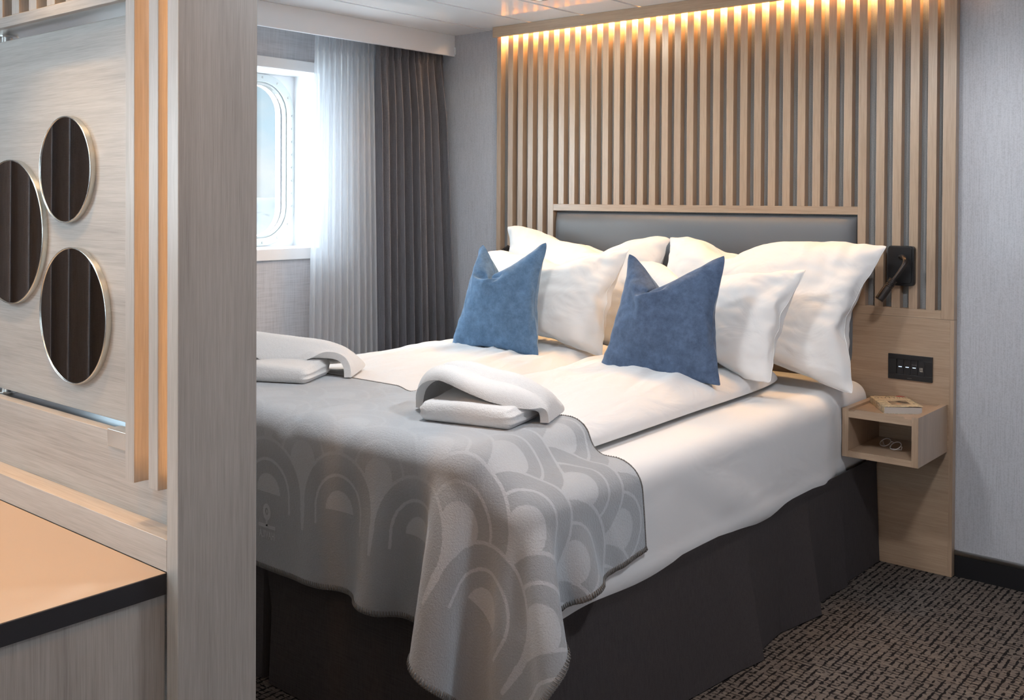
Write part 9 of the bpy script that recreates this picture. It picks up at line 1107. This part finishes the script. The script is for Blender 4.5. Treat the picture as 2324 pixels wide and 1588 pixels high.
def pillow(name, src, m, label, cat, group, c, size, lean, yaw_=0, roll_=0, fn=None, mirror=False, seam=.0018, floor=None, straight=(.04, .02)):
    def up(a):                               # double the grid
        for ax in (0, 1):
            a = np.swapaxes(a, 0, ax); o2 = np.zeros((a.shape[0]*2-1,)+a.shape[1:]); o2[::2] = a
            m_ = (a[1:]+a[:-1])/2; q = np.concatenate([m_[:1], m_, m_[-1:]]); m2 = m_.copy(); m2[1:-1] = (9*(a[2:-1]+a[1:-2])-(a[3:]+a[:-3]))/16; o2[1::2] = m2
            a = np.swapaxes(o2, 0, ax)
        return a
    F, B = [up(a) for a in cloth(src)]
    allp = np.concatenate([F.reshape(-1, 3), B.reshape(-1, 3)]); lo, hi = allp.min(0), allp.max(0)
    mid = (lo+hi)/2; sc = np.array(size)/(hi-lo)
    Mx = Matrix.Translation(c) @ Matrix.Rotation(R(yaw_), 4, 'Z') @ Matrix.Rotation(R(roll_), 4, 'Y') @ Matrix.Rotation(R(-lean), 4, 'X')
    ny, nx = F.shape[:2]; vs = []; idx = {}; fs = []
    half = np.array(size)/2
    def place(p):
        p = (p-mid)*sc
        u, t = p[0]/half[0], p[2]/half[2]
        p[2] += straight[0]*(1-u*u)*max(0, t)**2*math.copysign(1, t); p[0] += straight[1]*(1-t*t)*abs(u)**2*math.copysign(1, u)
        if mirror: p[0] = -p[0]
        p = Vector(p)
        if fn: p = fn(p, p.x/half[0], p.z/half[2])
        w = Mx @ p
        if floor is not None and w.z < floor+.001: w.z = floor+.001+(w.z-floor)*.06
        return tuple(w)
    for s, G in ((0, F), (1, B)):
        for j in range(ny):
            for i in range(nx):
                e = i in (0, nx-1) or j in (0, ny-1)
                if s and e: idx[(i, j, 1)] = idx[(i, j, 0)]; continue
                idx[(i, j, s)] = len(vs); vs.append(place(G[j, i].copy()))
        for j in range(ny-1):
            for i in range(nx-1):
                q = [idx[(i, j, s)], idx[(i+1, j, s)], idx[(i+1, j+1, s)], idx[(i, j+1, s)]]
                fs.append(q if (s == 0) != mirror else q[::-1])
    o = obj(name, (vs, fs), m, smooth=True, origin=(c[0], c[1], c[2]-size[2]/2)); sub(o, 1)
    tagd(o, label, cat, group)
    # stitched seam running round the edge
    loop = [(i, 0) for i in range(nx)] + [(nx-1, j) for j in range(1, ny)] + [(i, ny-1) for i in range(nx-2, -1, -1)] + [(0, j) for j in range(ny-2, 0, -1)]
    dg = bpy.context.evaluated_depsgraph_get(); dg.update(); ev = o.evaluated_get(dg).to_mesh()
    pts = [Vector(ev.vertices[idx[(i, j, 0)]].co)+WL[o.name] for i, j in loop]; pts.append(pts[0]); pts.append(pts[1])
    obj('seam', tube(pts, seam*.8, 6, None, False), m, o, smooth=True)
    return o
def gathers(p, u, t, k, a=.006):
    """puckers running in from the seams"""
    e1 = math.exp(-(1-abs(t))/.22); e2 = math.exp(-(1-abs(u))/.16)
    p.y += a*(1.3*e1*fnoise(u*15+k, t*1.4, k)+1.2*e2*fnoise(t*11+k, u*1.5, k+4)) + a*.9*(.3-abs(fnoise(u*4.5+t*3+k, t*4-u*2+k, k+5))) + .5*a*fnoise(u*3+t*2.5+k, t*2-u, k+8)
    p.z += a*.7*e1*fnoise(u*9+k*2, 1.5, k+2); p.x += a*.6*e2*fnoise(t*8+k, 2.5, k)
    return p
def backfn(sgn):
    def f(p, u, t):
        T = max(0, t); o_, i_ = max(0, sgn*u), max(0, -sgn*u)
        p.x += sgn*.035*T**2*o_**3          # case corner drawn out at the top
        p.z += -.030*i_**5*T**2 + .004*o_**3*T**2 + .012*math.sin(u*4.2+sgn)*T
        p.y += -.035*(1-u*u)*(1-t)*.5
        p.y += .016*fnoise(u*2.2+sgn, t*1.8, 3)
        return gathers(p, u, t, 3+sgn*2, .009)
    return f
PG = 'white pillows propped against the headboard'
pillow('pillow', 'back', PCASE, 'large white back pillow on the right, its corner reaching toward the reading lamp', 'pillow', PG, (-1.765, 3.475, .925), (.88, .20, .55), 22, -2, .6, backfn(1), floor=.672, straight=(.105, .02))
pillow('pillow', 'back', PCASE, 'large white back pillow on the left, its corner hiding a lamp', 'pillow', PG, (-2.585, 3.490, .940), (.84, .20, .525), 21, 2, .8, backfn(-1), True, floor=.70, straight=(.055, .02))
def ffn(sgn):
    def f(p, u, t):
        T = max(0, t); p.x += sgn*.020*T**2*max(0, sgn*u)**3; p.z += .008*max(0, sgn*u)**4*T**2 - .015*max(0, -sgn*u)**5*T**2
        p.y += .010*fnoise(u*3+sgn*2, t*3, 5)
        return gathers(p, u, t, 7+sgn, .008)
    return f
pillow('pillow', 'front', PCASE, 'smaller white pillow on the right, behind the slate blue cushion', 'pillow', PG, (-1.818, 3.175, .900), (.66, .175, .435), 29, 1, 1.5, ffn(1), floor=.728, straight=(.045, .02))
pillow('pillow', 'front', PCASE, 'smaller white pillow on the left, behind the brighter blue cushion', 'pillow', PG, (-2.520, 3.165, .925), (.70, .175, .43), 25, 1, -1.0, ffn(1), True, floor=.735, straight=(.045, .02))
def bfn(k, uc, dep, wd=.17):
    def f(p, u, t):
        T = max(0, t)
        p.x *= 1+wd*T**1.5+.03*max(0, -t)
        p.z -= dep*math.exp(-((u-uc)/.26)**2)*T**1.5
        p.y += .012*fnoise(u*2.2+k, t*2.2, k) - .016*math.exp(-((u-uc)/.16)**2)*math.exp(-((t-.35)/.22)**2)
        return gathers(p, u, t, k, .006)
    return f
CG = 'blue velvet cushions with dented tops'
pillow('cushion', 'blueA', velvet('blue_velvet', (.105, .185, .300)), 'bright blue velvet cushion with a dented top, left of the pair', 'cushion', CG, (-2.540, 2.955, .938), (.43, .175, .465), 17, 1, -1, bfn(1, -.1, .035), floor=.742, seam=.0015, straight=(0, .012))
pillow('cushion', 'blueB', velvet('slate_blue_velvet', (.085, .125, .205)), 'slate blue velvet cushion with a dented top, right of the pair', 'cushion', CG, (-1.800, 2.925, .925), (.46, .18, .455), 17, 0, -1, bfn(4, -.15, .025, .11), True, floor=.742, seam=.0015, straight=(0, .012))

#BLANKET
# ------------------------------------------------------------------ patterned wool blanket over the foot of the bed
BP = cloth('blanket')[0]; DXB = .0185; NVB, NUB = BP.shape[:2]
class X:                                   # tiny node-maths helper
    def __init__(s, o): s.o = o
    def _b(s, op, t, rev=False):
        n = N(X.nt, 'ShaderNodeMath', op=op); a, c = (t, s) if rev else (s, t)
        for k, v in ((0, a), (1, c)):
            if isinstance(v, X): X.nt.links.new(v.o, n.inputs[k])
            else: n.inputs[k].default_value = v
        return X(n.outputs[0])
    def __add__(s, t): return s._b('ADD', t)
    def __sub__(s, t): return s._b('SUBTRACT', t)
    def __rsub__(s, t): return s._b('SUBTRACT', t, True)
    def __mul__(s, t): return s._b('MULTIPLY', t)
    def lt(s, t): return s._b('LESS_THAN', t)
    def gt(s, t): return s._b('GREATER_THAN', t)
    def mx(s, t): return s._b('MAXIMUM', t)
    def pw(s, t): return s._b('POWER', t)
    def ab(s): return s._b('ABSOLUTE', 0)
    def md(s, t): return s._b('FLOORED_MODULO', t)
    def sm(s, a, c):                        # smoothstep
        n = N(X.nt, 'ShaderNodeMapRange'); n.interpolation_type = 'SMOOTHSTEP'; X.nt.links.new(s.o, n.inputs[0]); n.inputs['From Min'].default_value = a; n.inputs['From Max'].default_value = c; return X(n.outputs[0])
def felt(name, pattern=True):
    m, nt, b = mat(name); X.nt = nt
    dark, light = (.38, .40, .425), (.58, .60, .625)
    fz = N(nt, 'ShaderNodeTexNoise'); fz.inputs['Scale'].default_value = 210; fz.inputs['Detail'].default_value = 5; fz.inputs['Roughness'].default_value = .7
    nt.links.new(coords(nt, (1, 1, 1), False), fz.inputs['Vector'])
    if pattern:
        uv = N(nt, 'ShaderNodeUVMap'); uv.uv_map = 'UVMap'; sp = N(nt, 'ShaderNodeSeparateXYZ'); nt.links.new(uv.outputs[0], sp.inputs[0])
        wob = N(nt, 'ShaderNodeTexNoise'); wob.inputs['Scale'].default_value = 90; nt.links.new(uv.outputs[0], wob.inputs['Vector'])
        u, v = X(sp.outputs[0])+(X(wob.outputs['Fac'])-.5)*.006, X(sp.outputs[1])
        w_, h_, r_ = .288, .105, .144
        y = (v - .63).md(h_)                 # distance above the last row passed
        y0 = h_ - y                          # distance up from the next row (centre below the point)
        row = ((v - .63 - y)*(1/h_) + .5)
        par = (row+.001).md(2.0).gt(.99)           # 0/1 parity of the last row
        def xo(p):                           # distance to the nearest column centre for parity p
            q = ((u - .236 + w_/2) - p*(w_/2)).md(w_) - w_/2
            return q.ab()
        p0 = par; p1 = 1 - par
        def rings(x, yy, below):
            d = (x*x + yy*yy).pw(.5) if not below else (x*x + (yy*.10)*(yy*.10)).pw(.5)
            line = 1 - (d - .087).ab().sm(.0028, .0048)
            edge = (d - r_ + .008).sm(-.0015, .0015)
            dd = d if not below else x + yy*.55
            blob = 1 - dd.sm(.048, .0515) if not below else 1 - dd.sm(.048, .0515)
            return line.mx(edge).mx(blob), d
        # candidates, front most first: two rows down, next row down, last row passed, one before
        A, dA = rings(xo(p0), y0 + h_, False)
        Bv, dB = rings(xo(p1), y0, False)
        Cv, dC = rings(xo(p0), y, True)
        Dv, dD = rings(xo(p1), y + h_, True)
        inA, inB, inC = dA.lt(r_)*v.lt(.525), dB.lt(r_)*v.lt(.630), dC.lt(r_)
        rest = Cv*inC + Dv*(1-inC)
        val = A*inA + (Bv*inB + rest*(1-inB))*(1-inA)
        # plain border below the lowest row, domes keep their flat bottoms
        lim = v.lt(.630); xb = xo(((v*0+par)*v.lt(.63) + p0*v.gt(.63)))
        legs = (1 - (xb - .087).ab().sm(.0028, .0048))*v.lt(.672) + (xb - .134 - (v-.63)*.08).sm(-.001, .001)*v.lt(.700)
        val = val*lim + legs*(1-lim)
        pat = val
        # fuzz hides the pattern; daylight on the top is painted in as paler colour
        nap_toplight = u.sm(.34, .50)*(1 - v.sm(.46, .56))      # mask of the part lying flat
        f = pat*.85*(1 - nap_toplight*.72) + nap_toplight*.72 + (X(fz.outputs['Fac'])-.5)*(nap_toplight*.5+.45)
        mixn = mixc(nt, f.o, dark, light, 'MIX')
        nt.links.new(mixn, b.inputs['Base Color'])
    else: b.inputs['Base Color'].default_value = (*light, 1)
    b.inputs['Roughness'].default_value = .95; b.inputs['Specular IOR Level'].default_value = .1
    b.inputs['Sheen Weight'].default_value = 1.0; b.inputs['Sheen Roughness'].default_value = .4; b.inputs['Sheen Tint'].default_value = (.85, .93, 1, 1)
    bp = N(nt, 'ShaderNodeBump'); bp.inputs['Strength'].default_value = .8; bp.inputs['Distance'].default_value = .004
    nt.links.new(fz.outputs['Fac'], bp.inputs['Height']); nt.links.new(bp.outputs[0], b.inputs['Normal'])
    return m
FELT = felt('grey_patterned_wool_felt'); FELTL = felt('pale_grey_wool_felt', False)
def bpos(u, v, off=0.0):
    a, c = min(max(u/DXB, 0), NUB-1.001), min(max(v/DXB, 0), NVB-1.001); i, j = int(a), int(c); f, g_ = a-i, c-j
    p = (BP[j, i]*(1-f)+BP[j, i+1]*f)*(1-g_)+(BP[j+1, i]*(1-f)+BP[j+1, i+1]*f)*g_
    if off:
        n = Vector(BP[j, min(i+1, NUB-1)]-BP[j, i]).cross(Vector(BP[min(j+1, NVB-1), i]-BP[j, i])).normalized()
        if n.dot(Vector(p)-Vector((-2.2, 2.6, .2))) < 0: n = -n
        return Vector(p)+n*off
    return Vector(p)
vs, fs = grid_mesh([[BP[j, i] for i in range(NUB)] for j in range(NVB)], NUB, NVB)
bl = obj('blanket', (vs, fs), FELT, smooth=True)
uvl = bl.data.uv_layers.new(name='UVMap')
for lp in bl.data.loops: k = lp.vertex_index; uvl.data[lp.index].uv = ((k % NUB)*DXB, (k//NUB)*DXB)
solid(bl, .0055, 0); sub(bl, 2)
tagd(bl, 'fuzzy grey wool blanket with a scallop pattern across the foot of the bed', 'blanket')
STI = plain('grey_hem_yarn', (.20, .195, .19), .9, bump=.5, bs=500)
bm = bmesh.new()
def stitch(p, q_in, nrm):
    """one blanket stitch wrapping the hem"""
    inn = (q_in-p).normalized(); a = p+inn*.013
    pts = [a+nrm*.0036, p+inn*.004+nrm*.0050, p-inn*.0022, p+inn*.004-nrm*.0045]
    tube(pts, [.0013, .0019, .0019, .0013], 5, bm)
def edge_run(f, fin, L_):
    n = int(L_/.0068); last = None
    for k in range(n+1):
        t = k/n; p, q = f(t), fin(t); tg = f(min(1, t+.01))-f(max(0, t-.01)); nr = (q-p).cross(tg).normalized()
        stitch(p, q+tg.normalized()*.003, nr)
    tube([f(k/120) for k in range(121)], .0028, 6, bm)
UM, VM = (NUB-1)*DXB, (NVB-1)*DXB
edge_run(lambda t: bpos(0, t*VM), lambda t: bpos(.02, t*VM), VM)
edge_run(lambda t: bpos(t*UM, 0), lambda t: bpos(t*UM, .02), UM)
edge_run(lambda t: bpos(t*UM, VM), lambda t: bpos(t*UM, VM-.02), UM)
obj('hem_stitching', bm, STI, bl, smooth=True)
# woven emblem near the hem: ring on a stem above a bar, lettering reversed
EU, EV = 1.105, .715
def emb(x, y): return bpos(EU-x, EV-y, .0042)
bm = bmesh.new(); n = 40
def fan(pts_out, pts_in=None):
    vo = [bm.verts.new(emb(*p)) for p in pts_out]
    if pts_in is None: bm.faces.new(vo); return
    vi = [bm.verts.new(emb(*p)) for p in pts_in]
    for k in range(len(vo)): j = (k+1) % len(vo); bm.faces.new((vo[k], vo[j], vi[j], vi[k]))
fan([(.0165*math.cos(2*PI*k/n), .034+.022*math.sin(2*PI*k/n)) for k in range(n)], [(.0065*math.cos(2*PI*k/n), .036+.009*math.sin(2*PI*k/n)) for k in range(n)])
fan([(.003*math.cos(2*PI*k/12), .036+.005*math.sin(2*PI*k/12)) for k in range(12)])
fan([(-.0035, .0135), (.0035, .0135), (.0035, -.003), (-.0035, -.003)])
fan([(-.036, .002), (-.012, .002), (.012, .002), (.036, .002), (.036, -.0075), (.012, -.0075), (-.012, -.0075), (-.036, -.0075)])
obj('emblem', bm, FELTL, bl, smooth=True)
c = bpy.data.curves.new('lettering', 'FONT'); c.body = 'HAVILA'; c.size = .027; c.align_x = 'CENTER'; c.align_y = 'CENTER'; c.offset = .0006
t = bpy.data.objects.new('tmp', c); COL.objects.link(t); dg = bpy.context.evaluated_depsgraph_get(); dg.update()
me = bpy.data.meshes.new_from_object(t.evaluated_get(dg)); bpy.data.objects.remove(t); bm = bmesh.new(); bm.from_mesh(me)
for q in bm.verts: q.co = emb(-q.co.x*.72, q.co.y-.026)
obj('reversed_lettering', bm, FELTL, bl, smooth=True)

# ------------------------------------------------------------------ towels
m, nt, b = mat('white_terry_cloth'); b.inputs['Base Color'].default_value = (.80, .80, .80, 1); b.inputs['Roughness'].default_value = .95; b.inputs['Sheen Weight'].default_value = .5; b.inputs['Specular IOR Level'].default_value = .1
n = N(nt, 'ShaderNodeTexNoise'); n.inputs['Scale'].default_value = 600; n.inputs['Detail'].default_value = 3; nt.links.new(coords(nt, (1, 1, 1), False), n.inputs['Vector'])
bp = N(nt, 'ShaderNodeBump'); bp.inputs['Strength'].default_value = .9; bp.inputs['Distance'].default_value = .002; nt.links.new(n.outputs['Fac'], bp.inputs['Height']); nt.links.new(bp.outputs[0], b.inputs['Normal']); TERRY = m
TTEX = bpy.data.textures.new('terry_pile', 'CLOUDS'); TTEX.noise_scale = .0045; TTEX.noise_depth = 2
def pile(o, s=.0014):
    sub(o, 2); d = o.modifiers.new('pile', 'DISPLACE'); d.texture = TTEX; d.strength = s; d.mid_level = .5; d.texture_coords = 'LOCAL'
def towel_slab(M4, w, d, h, seed, label):
    """towel folded into a block: front fold rounded, layered sides"""
    def disp(p, n):
        u = p.x/w; v = p.y/d
        dz = .006*fnoise(p.x*9+seed, p.y*9, 1)*(p.z > h*.5) + (.010*(1-abs(u*2)**2) if p.z > h*.5 else 0) + .012*v*(p.z > h*.5)
        lay = 0
        if abs(u) > .42: lay = -.005*abs(math.sin(p.z/h*PI*3))*math.copysign(1, u)
        if n.y > -.3 and abs(u) > .42: pass
        dy = -.006*math.cos(u*5+seed)*(v < 0)
        return Vector((lay + .003*fnoise(p.y*12, p.z*9, seed), dy, dz*max(0, min(1, (p.z-h*.4)/(h*.4)))))
    bm = rounded_box(-w/2, w/2, 0, d, 0, h, h*.46, 40, 22, 12, disp)
    bmesh.ops.transform(bm, matrix=M4, verts=bm.verts)
    o = obj('folded_towel', bm, TERRY, smooth=True); pile(o)
    return tagd(o, label, 'towel', 'towels folded on the bed')
def towel_wrap(M4, w, d, H, seed, label, peak=.45, y0=.055, skew=0, tail=0):
    """bath towel arched over the folded one, thick rolled front lip"""
    nu, nv = 70, 40; P = []
    for j in range(nv):
        t = j/(nv-1); row = []
        for i in range(nu):
            s = i/(nu-1); a = s*PI
            x = -w/2*math.cos(a)
            ar = math.sin(a)
            pk = 1+.18*math.sin((s-peak)*PI*2.0)*-1
            z = H*(ar**.62)*pk*(1-.85*max(0, (t-.35)/.65)**1.6) 
            x *= 1-.10*t
            # front lip rolls down and under
            lip = max(0, (.16-t)/.16)
            z -= (.020+.016*math.sin(s*9+seed))*lip**1.3*ar**.4
            y = y0 + d*t - .012*math.sin(PI*lip)*ar + .016*math.sin(s*7+seed)*(1-t) + skew*(s-.5)
            y += (.055 if s < .5 else .030)*abs(math.cos(a))**3*(1-t)
            z += .010*fnoise(s*5+seed, t*3, 4)*ar + .016*math.exp(-((t-.36-.16*math.sin(s*3+seed))/.08)**2)*ar - .014*math.exp(-((t-.20-.14*math.sin(s*3+seed))/.06)**2)*ar
            row.append(tuple(M4 @ Vector((x, y, max(z, .002)+.006))))
        P.append(row)
    o = obj('draped_towel', grid_mesh(P, nu, nv), TERRY, smooth=True); solid(o, .022, 1); 
    md = o.modifiers.new('soft', 'BEVEL'); md.width = .0095; md.segments = 4; md.limit_method = 'ANGLE'; md.angle_limit = R(50)
    pile(o)
    return tagd(o, label, 'towel', 'towels folded on the bed')
TZ = .764
T1 = Matrix.Translation((-1.700, 1.832, TZ)) @ Matrix.Rotation(R(14), 4, 'Z')
towel_slab(T1, .268, .19, .046, 2.0, 'white towel folded flat at the base of the nearer towel pair, right')
towel_wrap(Matrix.Translation((-1.716, 1.850, TZ-.004)) @ Matrix.Rotation(R(16), 4, 'Z'), .345, .20, .104, 1.0, 'white towel draped as an arch over the nearer folded towel, right', .42, .035)
T2 = Matrix.Translation((-2.545, 1.868, TZ)) @ Matrix.Rotation(R(27), 4, 'Z')
towel_slab(T2, .27, .19, .044, 6.0, 'white towel folded flat at the base of the farther towel pair, left')
towel_wrap(Matrix.Translation((-2.565, 1.905, TZ-.004)) @ Matrix.Rotation(R(30), 4, 'Z'), .41, .22, .10, 3.4, 'white towel draped as an arch over the farther folded towel, left', .40, .06)
